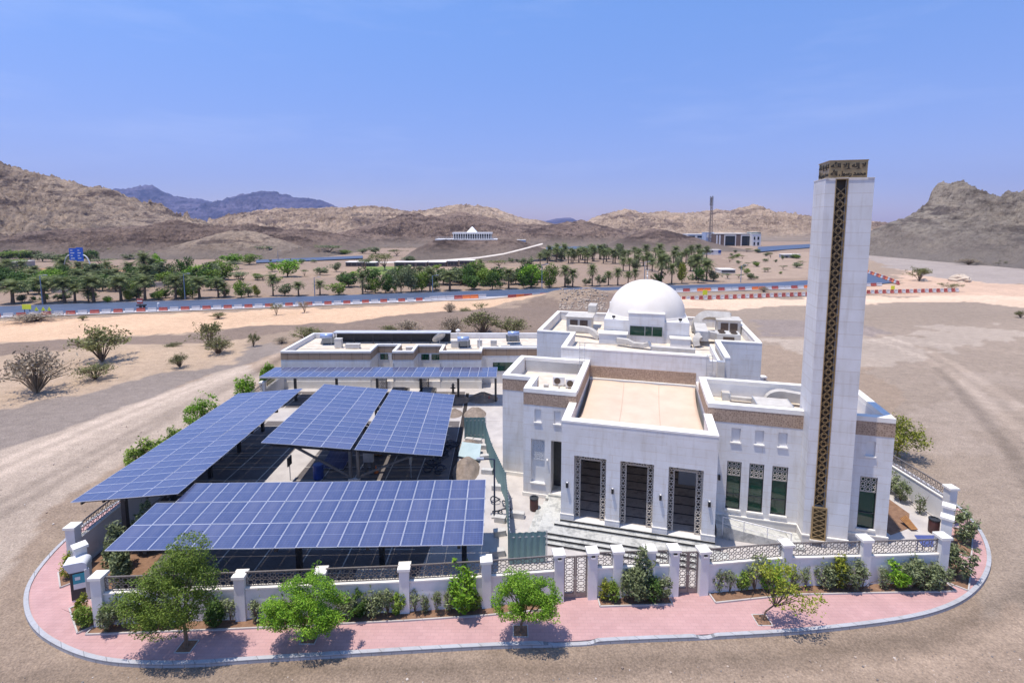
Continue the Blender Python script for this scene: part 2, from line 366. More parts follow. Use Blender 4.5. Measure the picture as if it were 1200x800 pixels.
def nth(i):
    w = ['first', 'second', 'third', 'fourth', 'fifth', 'sixth', 'seventh', 'eighth', 'ninth', 'tenth', 'eleventh', 'twelfth']
    if i < 12: return w[i]
    n = i + 1; return '%d%s' % (n, 'th' if 10 < n % 100 < 14 else {1: 'st', 2: 'nd', 3: 'rd'}.get(n % 10, 'th'))
def np_mesh(name, V, quads, mats, mi=None):
    me = bpy.data.meshes.new(name); n = len(V); k = quads.shape[1]; q = len(quads)
    me.vertices.add(n); me.vertices.foreach_set('co', np.asarray(V, np.float32).ravel())
    me.loops.add(q * k); me.loops.foreach_set('vertex_index', quads.astype(np.int32).ravel())
    me.polygons.add(q); me.polygons.foreach_set('loop_start', np.arange(0, q * k, k, dtype=np.int32)); me.polygons.foreach_set('loop_total', np.full(q, k, np.int32))
    for m in (mats if isinstance(mats, (list, tuple)) else [mats]): me.materials.append(m)
    if mi is not None: me.polygons.foreach_set('material_index', mi.astype(np.int32))
    me.update(calc_edges=True); me.validate(); return me

# ================================================================== GROUND
def px_poly(pts): return np.array([at(x, y)[:2] for x, y in pts])
def inside(poly, X, Y):
    r = np.zeros(X.shape, bool); n = len(poly)
    for i in range(n):
        x1, y1 = poly[i]; x2, y2 = poly[(i + 1) % n]
        c = ((y1 > Y) != (y2 > Y)); 
        if y1 != y2: r ^= c & (X < (x2 - x1) * (Y - y1) / (y2 - y1) + x1)
    return r
rows = [-30.0]
while rows[-1] < 9000: rows.append(rows[-1] + max(.45, (rows[-1] + 40) * .0085))
rows = np.array(rows); cols = np.linspace(-1.75, 1.75, 620)
GX = cols[None, :] * (rows[:, None] + 62); GY = np.repeat(rows[:, None], len(cols), 1)
nA = fbm(GX * .03, GY * .03, 5, 1); nB = fbm(GX * .16, GY * .16, 4, 7); nC = fbm(GX * .009, GY * .009, 4, 12)
base = np.array([.31, .24, .185]); col = np.ones(GX.shape + (3,)) * base
col *= (.88 + .24 * nA)[..., None]
jx = (fbm(GX * .12, GY * .12, 4, 31) - .5); jy = (fbm(GX * .12, GY * .12, 4, 47) - .5)
def paint(pts, c, jit=6., mixf=1., streak=None):
    global col
    P = px_poly(pts); sc = jit * np.clip(np.hypot(GX, GY) / 80, .25, 3)
    m = inside(P, GX + jx * sc, GY + jy * sc)
    v = np.array(c) * (.88 + .24 * (nB if streak is None else streak))[..., None]
    col[m] = col[m] * (1 - mixf) + v[m] * mixf
flow = fbm(GX * .02 + GY * .02, GY * .10 - GX * .05, 5, 77)
# pale swaths on the right plain
paint([(840, 345), (1300, 335), (1500, 480), (1400, 800), (1150, 800), (1160, 640), (1050, 540), (1040, 420), (840, 400)], (.30, .242, .195), 6, 1, flow)
paint([(880, 392), (1010, 398), (1100, 385), (1210, 385), (1210, 402), (1100, 410), (1060, 430), (950, 425)], (.41, .345, .29), 14, .75, flow)
paint([(1050, 480), (1210, 430), (1210, 470), (1130, 520), (1060, 520)], (.36, .295, .245), 14, .6, flow)
paint([(870, 372), (1010, 377), (1010, 392), (900, 390)], (.255, .215, .205), 14, .7)
# near track
paint([(-400, 900), (-100, 640), (0, 480), (40, 505), (280, 425), (330, 452), (60, 620), (15, 700), (70, 790), (200, 800), (1100, 760), (1200, 700), (1300, 900)], (.315, .243, .188), 3, .9, flow)
paint([(-300, 640), (-100, 560), (60, 500), (280, 425), (322, 440), (150, 535), (70, 590), (-20, 690), (-300, 900)], (.42, .345, .285), 4, .95, flow)
paint([(-300, 620), (0, 525), (110, 488), (230, 440), (335, 412), (330, 402), (285, 408), (200, 432), (120, 449), (60, 462), (0, 472), (-300, 520)], (.255, .215, .19), 4, 1)
# sand flat on the left and the banks
paint([(-300, 396), (0, 396), (180, 392), (400, 384), (520, 380), (640, 378), (640, 365), (300, 395), (260, 425), (0, 478), (-300, 520)], (.44, .335, .245), 8, .9)
paint([(-300, 410), (0, 404), (200, 392), (400, 375), (560, 362), (740, 352), (740, 398), (600, 400), (400, 388), (200, 405), (0, 418), (-300, 430)], (.215, .165, .135), 8, .95)
paint([(-300, 382), (0, 374), (300, 364), (480, 356), (600, 351), (640, 354), (560, 362), (400, 376), (200, 390), (0, 402), (-300, 410)], (.60, .42, .285), 4, 1)
paint([(790, 352), (1010, 348), (1210, 338), (1300, 335), (1300, 362), (1210, 360), (1120, 352), (1040, 356), (800, 362)], (.66, .50, .375), 5, .95)
paint([(1005, 330), (1045, 333), (1060, 320), (1020, 296), (1005, 292), (1025, 297), (1100, 325), (1210, 334), (1210, 345), (1005, 345)], (.56, .40, .30), 4, .9)
paint([(1005, 303), (1060, 316), (1110, 327), (1210, 333), (1320, 334), (1320, 280), (1000, 280)], (.335, .29, .265), 6, 1)
# fields beyond the road
paint([(-400, 358), (0, 358), (300, 349), (600, 339), (900, 331), (1010, 322), (1010, 280), (-400, 280)], (.285, .212, .165), 10, .85)
paint([(-300, 335), (0, 333), (300, 326), (500, 322), (620, 320), (620, 311), (300, 315), (0, 320), (-300, 322)], (.36, .265, .195), 8, .6)
paint([(20, 314), (130, 312), (150, 318), (30, 322)], (.36, .20, .10), 6, .8)
paint([(840, 330), (1010, 322), (1010, 295), (870, 296)], (.36, .275, .215), 8, .8)
paint([(430, 312), (470, 312), (470, 321), (440, 322)], (.13, .22, .04), 4, .8)
def track(pts, w, f, soft=.5):
    global col
    P = [np.array(at(x, y)[:2]) for x, y in pts]; D = np.full(GX.shape, 1e9)
    for a, b_ in zip(P[:-1], P[1:]):
        d = b_ - a; t = np.clip(((GX - a[0]) * d[0] + (GY - a[1]) * d[1]) / (d @ d), 0, 1); D = np.minimum(D, np.hypot(GX - a[0] - t * d[0], GY - a[1] - t * d[1]))
    k = np.clip(1 - (D - w) / soft, 0, 1) * (.4 + 1.2 * nB); col = col * (1 + (f - 1) * np.clip(k, 0, 1))[..., None]
for o_ in (0, 14, 46, 62):
    track([(-120, 590 + o_), (0, 540 + o_), (120, 490 + o_ * .7), (220, 452 + o_ * .4), (300, 425 + o_ * .2), (340, 408 + o_ * .1)], .3, 1.24 if o_ < 40 else .76)
track([(40, 790), (250, 792), (600, 786), (900, 775), (1120, 745), (1210, 690), (1240, 620), (1180, 520), (1100, 430)], .35, .74); track([(60, 775), (100, 790), (400, 800), (800, 796), (1100, 765), (1200, 715)], .3, 1.2)
track([(1010, 385), (1090, 410), (1150, 445), (1260, 520)], .4, 1.24); track([(1010, 391), (1085, 418), (1140, 455), (1240, 540)], .4, 1.24); track([(870, 400), (960, 395), (1100, 402), (1260, 420)], .5, 1.12)
far = np.clip((GY - 500) / 1200, 0, 1)[..., None]; col = col * (1 - far) + np.array([.27, .20, .16]) * far
GZ = np.full(GX.shape, -.14) + (nB - .5) * .16 * np.clip((np.hypot(GX, GY - 35) - 30) / 40, 0, 1) + (nC - .5) * 1.6 * np.clip((GY - 190) / 200, 0, 1)
def mound(px, py, rx, ry, h, rot=0):
    global GZ
    c = at(px, py); dx = GX - c[0]; dy = GY - c[1]; a = R(rot); u = dx * math.cos(a) + dy * math.sin(a); v = -dx * math.sin(a) + dy * math.cos(a)
    GZ += h * np.exp(-(u / rx) ** 2 - (v / ry) ** 2) * (.75 + .5 * nB)
mound(690, 352, 22, 7, 3.2, 12); mound(590, 372, 16, 8, 1.6, 10); mound(540, 378, 14, 5, .8); mound(100, 408, 30, 3, .7, -6); mound(430, 383, 26, 3, .6, 5)
inner = (GX > -33) & (GX < 34) & (GY > 20) & (GY < 75); GZ[inner] = -.14
GZ -= np.clip((GY - 1500) / 4000, 0, 1) * 30
nr, ncl = GX.shape; idx = np.arange(nr * ncl).reshape(nr, ncl)
q = np.stack([idx[:-1, :-1], idx[:-1, 1:], idx[1:, 1:], idx[1:, :-1]], -1).reshape(-1, 4)
GM = mat('desert_gravel', (.3, .25, .2), .95, 0, .15)
_at = N(GM, 'ShaderNodeAttribute', attribute_name='soil')
_pb = N(GM, 'ShaderNodeTexVoronoi'); _pb.inputs['Scale'].default_value = 5.5; _t = N(GM, 'ShaderNodeTexCoord'); Lk(GM, _t.outputs['Object'], _pb.inputs['Vector'])
_peb = ramp(GM, _pb.outputs['Distance'], [(.0, (1.35, 1.33, 1.3)), (.16, (1.1, 1.1, 1.1)), (.3, (.93, .93, .93)), (.7, (1, 1, 1))])
_rnd = ramp(GM, noise(GM, 9., 6, .7), [(.3, (.62, .62, .62)), (.5, (1, 1, 1)), (.7, (1.38, 1.36, 1.33))])
_med = ramp(GM, noise(GM, .9, 7, .68), [(.3, (.86, .855, .85)), (.7, (1.13, 1.13, 1.13))])
_trk = ramp(GM, noise(GM, 1.0, 5, .6, stretch=(.25, 1.6, 1)), [(.35, (.96, .96, .96)), (.65, (1.04, 1.04, 1.04))])
_c = mixc(GM, 1., mixc(GM, 1., mixc(GM, 1., mixc(GM, 1., _at.outputs['Color'], _rnd, 'MULTIPLY'), _med, 'MULTIPLY'), _peb, 'MULTIPLY'), _trk, 'MULTIPLY')
Lk(GM, _c, BS(GM).inputs['Base Color']); bump(GM, noise(GM, 6, 8, .75), .9, .12)
gme = np_mesh('ground', np.stack([GX, GY, GZ], -1).reshape(-1, 3), q, GM)
col = col * np.array([1.0, .965, .92])
ca = gme.attributes.new('soil', 'FLOAT_COLOR', 'POINT'); ca.data.foreach_set('color', np.concatenate([np.clip(col, 0, 1), np.ones(GX.shape + (1,))], -1).astype(np.float32).ravel())
gme.polygons.foreach_set('use_smooth', np.ones(len(q), bool))
struct(obj('ground', gme))

# ================================================================== HILLS
def hill_mat(name, pale, mid, dark, sc, patch=.5, foot=(.31, .245, .195), fh=9.):
    m = mat(name, mid, .95, 0, .1)
    f = noise(m, sc, 10, .72); g = noise(m, sc * 14, 8, .72); st = noise(m, sc * 1.6, 8, .68, stretch=(.55, .55, 2.2))
    c = ramp(m, f, [(.40, mid), (.56, pale)])
    c = mixc(m, ramp(m, st, [(patch - .02, (1, 1, 1)), (patch + .035, (0, 0, 0))]), c, dark)
    tl = noise(m, sc * 3.2, 8, .7, stretch=(.35, .9, 2.6)); c = mixc(m, 1., c, ramp(m, tl, [(.38, (.62, .59, .58)), (.5, (1, 1, 1)), (.62, (1.16, 1.13, 1.08))]), 'MULTIPLY')
    c = mixc(m, 1., c, ramp(m, g, [(.34, (.50, .48, .47)), (.47, (.92, .92, .92)), (.55, (1.04, 1.03, 1.02)), (.68, (1.3, 1.27, 1.22))]), 'MULTIPLY')
    v = N(m, 'ShaderNodeTexVoronoi'); v.inputs['Scale'].default_value = .22; t = N(m, 'ShaderNodeTexCoord'); Lk(m, t.outputs['Object'], v.inputs['Vector'])
    c = mixc(m, ramp(m, v.outputs['Distance'], [(.10, (.5, .5, .5)), (.16, (0, 0, 0))]), c, tuple(x * .55 for x in dark))
    sp2 = N(m, 'ShaderNodeSeparateXYZ'); Lk(m, t.outputs['Object'], sp2.inputs[0]); mr2 = N(m, 'ShaderNodeMapRange'); mr2.inputs[1].default_value = .5; mr2.inputs[2].default_value = fh; mr2.inputs[3].default_value = .95; mr2.inputs[4].default_value = 0.; Lk(m, sp2.outputs[2], mr2.inputs[0])
    c = mixc(m, mr2.outputs[0], c, foot)
    Lk(m, c, BS(m).inputs['Base Color']); bump(m, noise(m, sc * 9, 10, .78), 1., 6.0); return m
def ridge_obj(name, crest, Yc, wf, wb, m, seed, rough=.16, nx=260, ny=110, fs=.02, pad=0, low=-2, pf=1.5):
    pts = sorted([atY(x, y, Yc) for x, y in crest]); xs = np.array([p[0] for p in pts]); zs = np.array([p[2] for p in pts])
    X = np.linspace(xs[0] - pad, xs[-1] + pad, nx); Y = np.linspace(Yc - wf, Yc + wb, ny)
    gx, gy = np.meshgrid(X, Y); warp = (fbm(gx * fs * .6, gy * fs * .6, 4, seed + 50) - .5)
    h = np.interp(gx, xs, zs, left=low, right=low)
    d = (gy - Yc) + warp * wf * .22 * np.clip(np.abs(gy - Yc) / (wf * .3), 0, 1); t = np.where(d < 0, -d / wf, d / wb)
    prof = np.clip(1 - t, 0, 1) ** np.where(d < 0, pf, 1.2)
    wx = (fbm(gx * fs * 1.3, gy * fs * 1.3, 4, seed + 5) - .5) / fs * .5
    rg = .5 * ridged(gx * fs, gy * fs, 7, seed, .62) + .5 * ridged((gx + wx) * fs * 2.2, (gy + wx) * fs * .8, 6, seed + 2, .62) - .53; det = ridged((gx + wx) * fs * 6, gy * fs * 5, 5, seed + 9, .7) - .5
    span = np.maximum(h, 0)
    z = h * prof + span * rough * (rg * 2.6 + det * 1.8) * np.clip(prof * 3, 0, 1) * (.6 + .9 * np.clip(t * 3, 0, 1))
    tap = np.clip(np.minimum(gx - X[0], X[-1] - gx) / (.06 * (X[-1] - X[0])), 0, 1); tap = tap * tap * (3 - 2 * tap); z = low + (z - low) * tap; z = np.where(prof < .02, low, z); z[0] = z[-1] = low; z = np.maximum(z, low)
    ii = np.arange(nx * ny).reshape(ny, nx); qq = np.stack([ii[:-1, :-1], ii[:-1, 1:], ii[1:, 1:], ii[1:, :-1]], -1).reshape(-1, 4)
    me = np_mesh(name, np.stack([gx, gy, z], -1).reshape(-1, 3), qq, m); me.polygons.foreach_set('use_smooth', np.ones(len(qq), bool))
    return struct(obj(name, me))
TAN = hill_mat('tan_rock', (.50, .385, .29), (.40, .305, .23), (.20, .15, .125), .02, .425)
TAN2 = hill_mat('pale_tan_rock', (.48, .365, .275), (.37, .275, .205), (.25, .185, .15), .012, .43)
PURP = hill_mat('purple_brown_rock', (.32, .235, .19), (.245, .175, .14), (.14, .10, .085), .022, .45)
GREY = hill_mat('grey_brown_rock', (.47, .40, .325), (.38, .325, .27), (.21, .175, .155), .025, .43, (.34, .285, .24), 24.)
BLUEM = hill_mat('haze_blue_rock', (.125, .11, .17), (.10, .09, .145), (.07, .065, .11), .002)  # violet-blue of distance haze is put into the rock colour
ridge_obj('hill', [(-330, 225), (-200, 195), (-60, 180), (0, 193), (25, 199), (40, 204), (62, 207), (80, 212), (100, 219), (110, 219), (130, 223), (150, 238), (170, 250), (190, 260), (215, 270), (240, 280), (262, 292)], 520, 230, 260, TAN, 3, .13, 620, 260)
ridge_obj('hill', [(-200, 275), (0, 277), (40, 272), (90, 268), (150, 266), (180, 262), (205, 259), (240, 264), (270, 264), (300, 262), (330, 268), (380, 270), (430, 285), (460, 296)], 400, 120, 120, PURP, 8, .16, 520, 150, .03)
ridge_obj('hill', [(190, 292), (240, 278), (270, 271), (288, 269), (300, 272), (330, 282), (360, 292)], 330, 50, 60, TAN, 12, .1, 120, 60, .04)
ridge_obj('hill', [(230, 275), (262, 258), (280, 254), (300, 247), (325, 243), (350, 245), (400, 243), (430, 241), (455, 244), (480, 248), (500, 246), (520, 243), (545, 238), (560, 241), (580, 244), (600, 252), (620, 257), (640, 260), (665, 268), (690, 276)], 900, 380, 300, TAN2, 21, .14, 600, 220, .012)
ridge_obj('hill', [(330, 285), (400, 272), (440, 262), (470, 252), (485, 249), (500, 254), (520, 252), (540, 248), (560, 252), (600, 262), (640, 264), (680, 259), (700, 262), (720, 268), (740, 276), (760, 285)], 600, 190, 160, PURP, 33, .14, 520, 180, .018)
ridge_obj('hill', [(640, 285), (680, 264), (700, 253), (720, 247), (735, 246), (760, 250), (780, 247), (800, 250), (820, 249), (840, 246), (855, 249), (870, 243), (882, 240), (895, 244), (910, 251), (925, 255), (935, 252), (955, 253), (1000, 258), (1030, 266), (1070, 280)], 950, 380, 300, TAN2, 44, .15, 600, 220, .012)
ridge_obj('hill', [(690, 296), (725, 281), (750, 271), (765, 268), (780, 269), (800, 274), (830, 283), (850, 288), (880, 297)], 420, 60, 60, PURP, 51, .1, 160, 60, .035)
ridge_obj('hill', [(1000, 290), (1020, 280), (1040, 262), (1060, 256), (1076, 247), (1087, 236), (1094, 226), (1100, 212), (1106, 210), (1112, 220), (1118, 233), (1130, 234), (1140, 229), (1152, 234), (1164, 239), (1174, 235), (1181, 222), (1188, 230), (1204, 236), (1240, 212), (1300, 220), (1400, 200), (1500, 240), (1560, 290)], 330, 186, 48, GREY, 63, .095, 640, 300, .03, 0, -2, 1.25)
for cr, Yc, sd in (([(60, 262), (110, 232), (135, 222), (150, 223), (160, 221), (173, 217), (185, 222), (195, 226), (215, 232), (240, 236), (255, 237), (270, 231), (290, 227), (310, 225), (330, 226), (350, 231), (375, 235), (395, 243), (430, 252), (470, 262)], 5200, 71),
                   ([(150, 262), (205, 230), (225, 234), (250, 236), (275, 240), (300, 262)], 7000, 75),
                   ([(600, 264), (625, 258), (640, 259), (652, 256), (668, 255), (676, 259), (690, 262), (720, 266)], 6000, 79)):
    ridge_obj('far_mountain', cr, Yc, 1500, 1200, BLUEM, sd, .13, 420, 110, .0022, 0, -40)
# knoll under the pavilion
KN = ridge_obj('hill', [(470, 302), (490, 290), (510, 280.5), (522, 280), (580, 280), (605, 280), (618, 284), (640, 292), (665, 302)], 300, 34, 60, PURP, 88, .04, 170, 60, .05)

# ================================================================== ROADS
def ribbon(name, near, farr, m, z=.02):
    mb = MB(); a = [at(x, y) for x, y in near]; b = [at(x, y) for x, y in farr]
    for i in range(len(a) - 1): mb.face([(a[i][0], a[i][1], z), (a[i + 1][0], a[i + 1][1], z), (b[i + 1][0], b[i + 1][1], z), (b[i][0], b[i][1], z)])
    return struct(mb.build(name, m))
NEAR = [(-260, 389), (0, 370), (150, 364), (300, 358.5), (450, 352.5), (600, 346.5), (750, 341.5), (900, 337), (1000, 334.5), (1030, 333), (1046, 331)]
FAR = [(-260, 372), (0, 359), (150, 354), (300, 349.5), (450, 344.5), (600, 339.5), (750, 335.5), (900, 331.5), (985, 326), (1004, 320.5), (1012, 318.5)]
ribbon('road', NEAR, FAR, ASPH, .06)
PALE = noisy('pale_road_shoulder', (.40, .37, .37), (.50, .46, .45), .5, .9, .1)
ribbon('road_shoulder', [(x, y + 2.6) for x, y in NEAR[:-2]], [(x, y + .1) for x, y in NEAR[:-2]], PALE, .03)
ribbon('road', [(-200, 334), (0, 327), (20, 325)], [(-200, 329), (0, 322), (20, 321)], ASPH, .25)
ribbon('road', [(300, 309), (360, 306.5), (425, 303.5)], [(300, 305.5), (360, 303), (425, 300.5)], ASPH, .5)
ribbon('road', [(640, 293.5), (720, 291), (760, 289)], [(640, 290), (720, 288), (760, 287)], ASPH, .5)
ribbon('road', [(888, 296), (920, 293), (960, 290)], [(888, 290), (920, 288), (960, 286)], ASPH, .5)
mb = MB()                       # pale track climbing the knoll
pth = [atY(x, y, Y) for x, y, Y in ((420, 309, 262), (470, 308, 262), (520, 306, 262), (560, 303, 262), (590, 298.5, 262), (612, 293, 266), (636, 286.5, 272))]
for a, b in zip(pth[:-1], pth[1:]):
    mb.face([(a[0], a[1] - 1.6, a[2] + .2), (b[0], b[1] - 1.6, b[2] + .2), (b[0], b[1] + 2, b[2] + .7), (a[0], a[1] + 2, a[2] + .7)])
struct(mb.build('track', noisy('pale_track_gravel', (.52, .45, .38), (.62, .55, .47), .3, .95, .2)))

# ================================================================== COMPOUND FLOOR AND PAVEMENT
KP = [(-26.6, 55), (-27.4, 45), (-28.4, 36), (-28.55, 31.0), (-28.0, 28.6), (-27.0, 26.2), (-25.4, 24.4), (-23.5, 23.0), (-21.4, 22.05), (-19.5, 21.45), (-17.7, 21.17), (-14.9, 21.13), (-11.9, 21.4), (-8.04, 21.68), (-4.07, 21.97), (0, 22.22), (3.29, 22.3), (4.14, 22.42), (6.67, 22.57), (8.75, 22.65), (10.06, 22.73), (13.98, 22.99), (17.21, 23.37), (20.13, 23.81), (22.37, 24.39), (24.47, 25.24), (26.62, 26.56), (28.59, 28.24), (30.2, 30.31), (31.4, 32.68), (32.0, 35.5), (32.0, 40), (31.7, 55)]
def smooth_poly(p, n=2):
    p = [Vector(a) for a in p]
    for _ in range(n):
        q_ = [p[0]]
        for a, b in zip(p[:-1], p[1:]): q_ += [a * .75 + b * .25, a * .25 + b * .75]
        p = q_ + [p[-1]]
    return [(a.x, a.y) for a in p]
KS = smooth_poly(KP)
mb = MB(); mb.prism(KS, -.3, 0.0); struct(mb.build('pavement', PINK))
mb = MB(); kw = .2
cum = 0
for (a, b) in zip(KS[:-1], KS[1:]):
    a = Vector(a); b = Vector(b); d = (b - a).normalized(); n_ = Vector((d.y, -d.x)) * kw
    drop = lambda x: -.06 if (2.0 < x < 4.0 or 8.9 < x < 10.0) else .055
    za, zb_ = drop(a.x), drop(b.x)
    if a.y > 30: za = zb_ = .055
    mb.face([(*a, za), (*(a + n_), za), (*(b + n_), zb_), (*b, zb_)][::-1]); mb.face([(*(a + n_), -.3), (*(b + n_), -.3), (*(b + n_), zb_), (*(a + n_), za)])
    mb.face([(*b, -.02), (*a, -.02), (*a, za), (*b, zb_)])
struct(mb.build('kerb', KERB))
FENCE_FRONT = [(-20.6, 23.35), (-13.73, 23.7), (-9.76, 23.95), (-5.55, 24.21), (-1.35, 24.57), (2.48, 25.02)]
comp = [(-25.3, 27.4), (-23.5, 25.7), (-20.6, 23.4), (-13.73, 23.75), (-5.55, 24.3), (2.48, 25.1), (10.35, 25.55), (19.56, 26.2), (24.04, 26.4), (29.1, 31.7), (28.9, 72), (-28.5, 72), (-27.6, 54)]
mb = MB(); mb.prism(comp, -.3, .006); struct(mb.build('compound_paving', CONC))
mb = MB(); mb.prism([(-25.2, 27.8), (-22.6, 25.6), (-5.6, 25.0), (-4.9, 31), (-5.2, 46), (-5.6, 58.6), (-27.0, 58.6), (-26.4, 48)], -.2, .012); struct(mb.build('parking_lot', PARK))
mb = MB()
for k in range(9): mb.box(-25 + k * 2.5, -24.92 + k * 2.5, 25.9, 58, .01, .017)
for k in range(15): mb.box(-25.6, -6, 27 + k * 2.12, 27.05 + k * 2.12, .01, .0165)
struct(mb.build('parking_line_markings', LINE))
mb = MB(); mb.box(-27, -1.2, 49.5, 53.2, .008, .021); struct(mb.build('sunlit_strip', CONC))  # pale sheet paints the sunlit band between the carport shadows
mb = MB(); mb.box(-19.35, -17.1, 34, 49.4, .008, .019); struct(mb.build('sunlit_strip', CONC))  # sunlit gap between left and double carport shadows, painted pale
# planting beds
def strip(pts, w0, w1, z, m, name):
    mb = MB()
    for a, b in zip(pts[:-1], pts[1:]):
        a = Vector(a); b = Vector(b); d = (b - a).normalized(); n_ = Vector((d.y, -d.x))
        mb.face([(*(a + n_ * w1), z), (*(b + n_ * w1), z), (*(b + n_ * w0), z), (*(a + n_ * w0), z)])
        for q0 in (w1,):
            mb.bar((*(a + n_ * q0), z), (*(b + n_ * q0), z), .07, .1, 1)
    for e, (p, qn) in ((0, (pts[0], pts[1])), (1, (pts[-2], pts[-1]))):
        a = Vector(p); b = Vector(qn); d = (b - a).normalized(); n_ = Vector((d.y, -d.x)); k = a if e == 0 else b
        mb.bar((*(k + n_ * w0), z), (*(k + n_ * w1), z), .07, .1, 1)
    return struct(mb.build(name, [m, CONC]))
strip([(-20.9, 23.35), (-13.73, 23.7), (-5.55, 24.21), (-1.35, 24.57), (2.1, 25.0)], .1, .72, .03, SOIL, 'planting_bed')
strip([(4.6, 25.25), (8.45, 25.4)], .1, .8, .03, SOIL, 'planting_bed')
strip([(10.7, 25.5), (15.12, 26.1), (24.3, 26.35)], .1, .8, .03, SOIL, 'planting_bed')
strip([(24.3, 26.3), (26.0, 28.0)], .1, 1.0, .03, SOIL, 'planting_bed'); strip([(26.9, 29.0), (29.3, 31.5)], .1, 1.0, .03, SOIL, 'planting_bed')
strip([(-25.6, 27.6), (-24.4, 26.4)], .1, .8, .03, SOIL, 'planting_bed'); strip([(-22.6, 24.9), (-20.8, 23.3)], .1, .8, .03, SOIL, 'planting_bed')
strip([(28.75, 48), (28.95, 32.2)], -1.2, 0, .03, SOIL, 'planting_bed')
mb = MB(); mb.prism([(24.5, 30.6), (26.2, 31.3), (27.6, 33.0), (27.5, 40), (23.5, 40)], -.05, .022); struct(mb.build('bare_soil', SOIL))
mb = MB(); mb.prism([(-25.0, 27.6), (-23.3, 25.9), (-20.7, 23.9), (-20.9, 26.5), (-21.7, 31.0), (-25.2, 31.5)], -.05, .03); struct(mb.build('bare_soil', SOIL))

# ================================================================== BOUNDARY WALLS
def pillar(mb_root, x, y, h, rot, lamp=False, w=.5):
    p = MB(); p.box(-w / 2, w / 2, -w / 2, w / 2, 0, h - .22); pl = p.build('pillar', PLAIN, mb_root, loc=(x, y, 0), rotz=rot)
    c = MB(); e = w / 2 + .07; c.box(-e, e, -e, e, h - .219, h - .08)
    n = len(c.v); c.v += [(-e, -e, h - .079), (e, -e, h - .079), (e, e, h - .079), (-e, e, h - .079), (-.12, -.12, h), (.12, -.12, h), (.12, .12, h), (-.12, .12, h)]
    for qd in ((4, 5, 6, 7), (0, 1, 5, 4), (1, 2, 6, 5), (2, 3, 7, 6), (3, 0, 4, 7)): c.poly([n + k for k in qd])
    c.build('cap', COPE, pl)
    if lamp:
        l = MB(); l.box(-.11, .11, -w / 2 - .1, -w / 2, h - .42, h - .33, 0); l.box(-.09, .09, -w / 2 - .09, -w / 2 - .001, h - .331, h - .27, 1); l.build('wall_lamp', [WHITEP, BLACK], pl)
    return pl
def bay(root, a, b, hw=1.72, hr=2.52, cell=.40, latt=RAIL):
    a = Vector(a); b = Vector(b); L_ = (b - a).length; rot = math.atan2(b.y - a.y, b.x - a.x); s = .25
    w = MB(); w.box(s, L_ - s, -.11, .11, 0, hw - .06); wo = w.build('wall', PLAIN, root, loc=(*a, 0), rotz=rot)
    c = MB(); c.box(s, L_ - s, -.15, .15, hw - .059, hw + .02); c.build('coping', COPE, wo)
    r = MB(); r.lattice(s + .03, L_ - s - .03, hw + .06, hr - .02, 0, cell, .024, .025); r.box(s, L_ - s, -.03, .03, hr - .03, hr + .02); r.build('railing', latt, root, loc=(*a, 0), rotz=rot)
def boundary(name, label, pts, hs, lamps=()):
    root = thing(name, label, 'wall', (0, 0, 0))
    for i, (p, h) in enumerate(zip(pts, hs)):
        a = pts[max(i - 1, 0)]; b = pts[min(i + 1, len(pts) - 1)]; rot = math.atan2(b[1] - a[1], b[0] - a[0]) if len(pts) > 1 else 0
        pillar(root, p[0], p[1], h, rot, i in lamps)
    for a, b in zip(pts[:-1], pts[1:]): bay(root, a, b)
    return root
boundary('boundary_wall', 'white garden wall with lattice railing in front of the solar carports', FENCE_FRONT, [2.75, 2.55, 2.55, 2.6, 2.75, 2.8], (5,))
boundary('boundary_wall', 'short white garden wall with four pillars between the two lattice gates', [(4.29, 25.2), (5.66, 25.3), (7.42, 25.38), (8.72, 25.42)], [2.8, 2.8, 2.8, 2.8], (0, 3))
boundary('boundary_wall', 'white garden wall with lattice railing running from a gate to right corner below the minaret', [(10.35, 25.5), (15.12, 26.05), (19.56, 26.2), (24.04, 26.4)], [2.65, 2.65, 2.85, 2.85], (0,))
boundary('boundary_wall', 'long white garden wall going back along the right side from the angled corner', [(29.1, 31.7), (28.95, 40), (28.8, 48), (28.7, 56)], [2.8] * 4)
boundary('boundary_wall', 'white garden wall along the gravel track behind the left carport', [(-25.4, 27.4), (-26.1, 36), (-26.9, 45), (-27.5, 54), (-28.3, 66)], [2.8] * 5)
for lab, pts in (('pair of white pillars with low wall at the right angled corner', [(26.08, 28.44), (27.21, 29.65)]), ('white pillar and low wall beside the vending kiosk at left corner', [(-23.6, 25.75), (-22.5, 24.9)])):
    r_ = thing('corner_wall', lab, 'wall')
    rot = math.atan2(pts[1][1] - pts[0][1], pts[1][0] - pts[0][0])
    for p in pts[:2 if pts[0][0] > 0 else 1]: pillar(r_, p[0], p[1], 2.7, rot)
    w = MB(); L_ = (Vector(pts[1]) - Vector(pts[0])).length; w.box(.25, L_ - .25, -.1, .1, 0, 1.7); w.build('wall', PLAIN, r_, loc=(*pts[0], 0), rotz=rot)
w = MB()
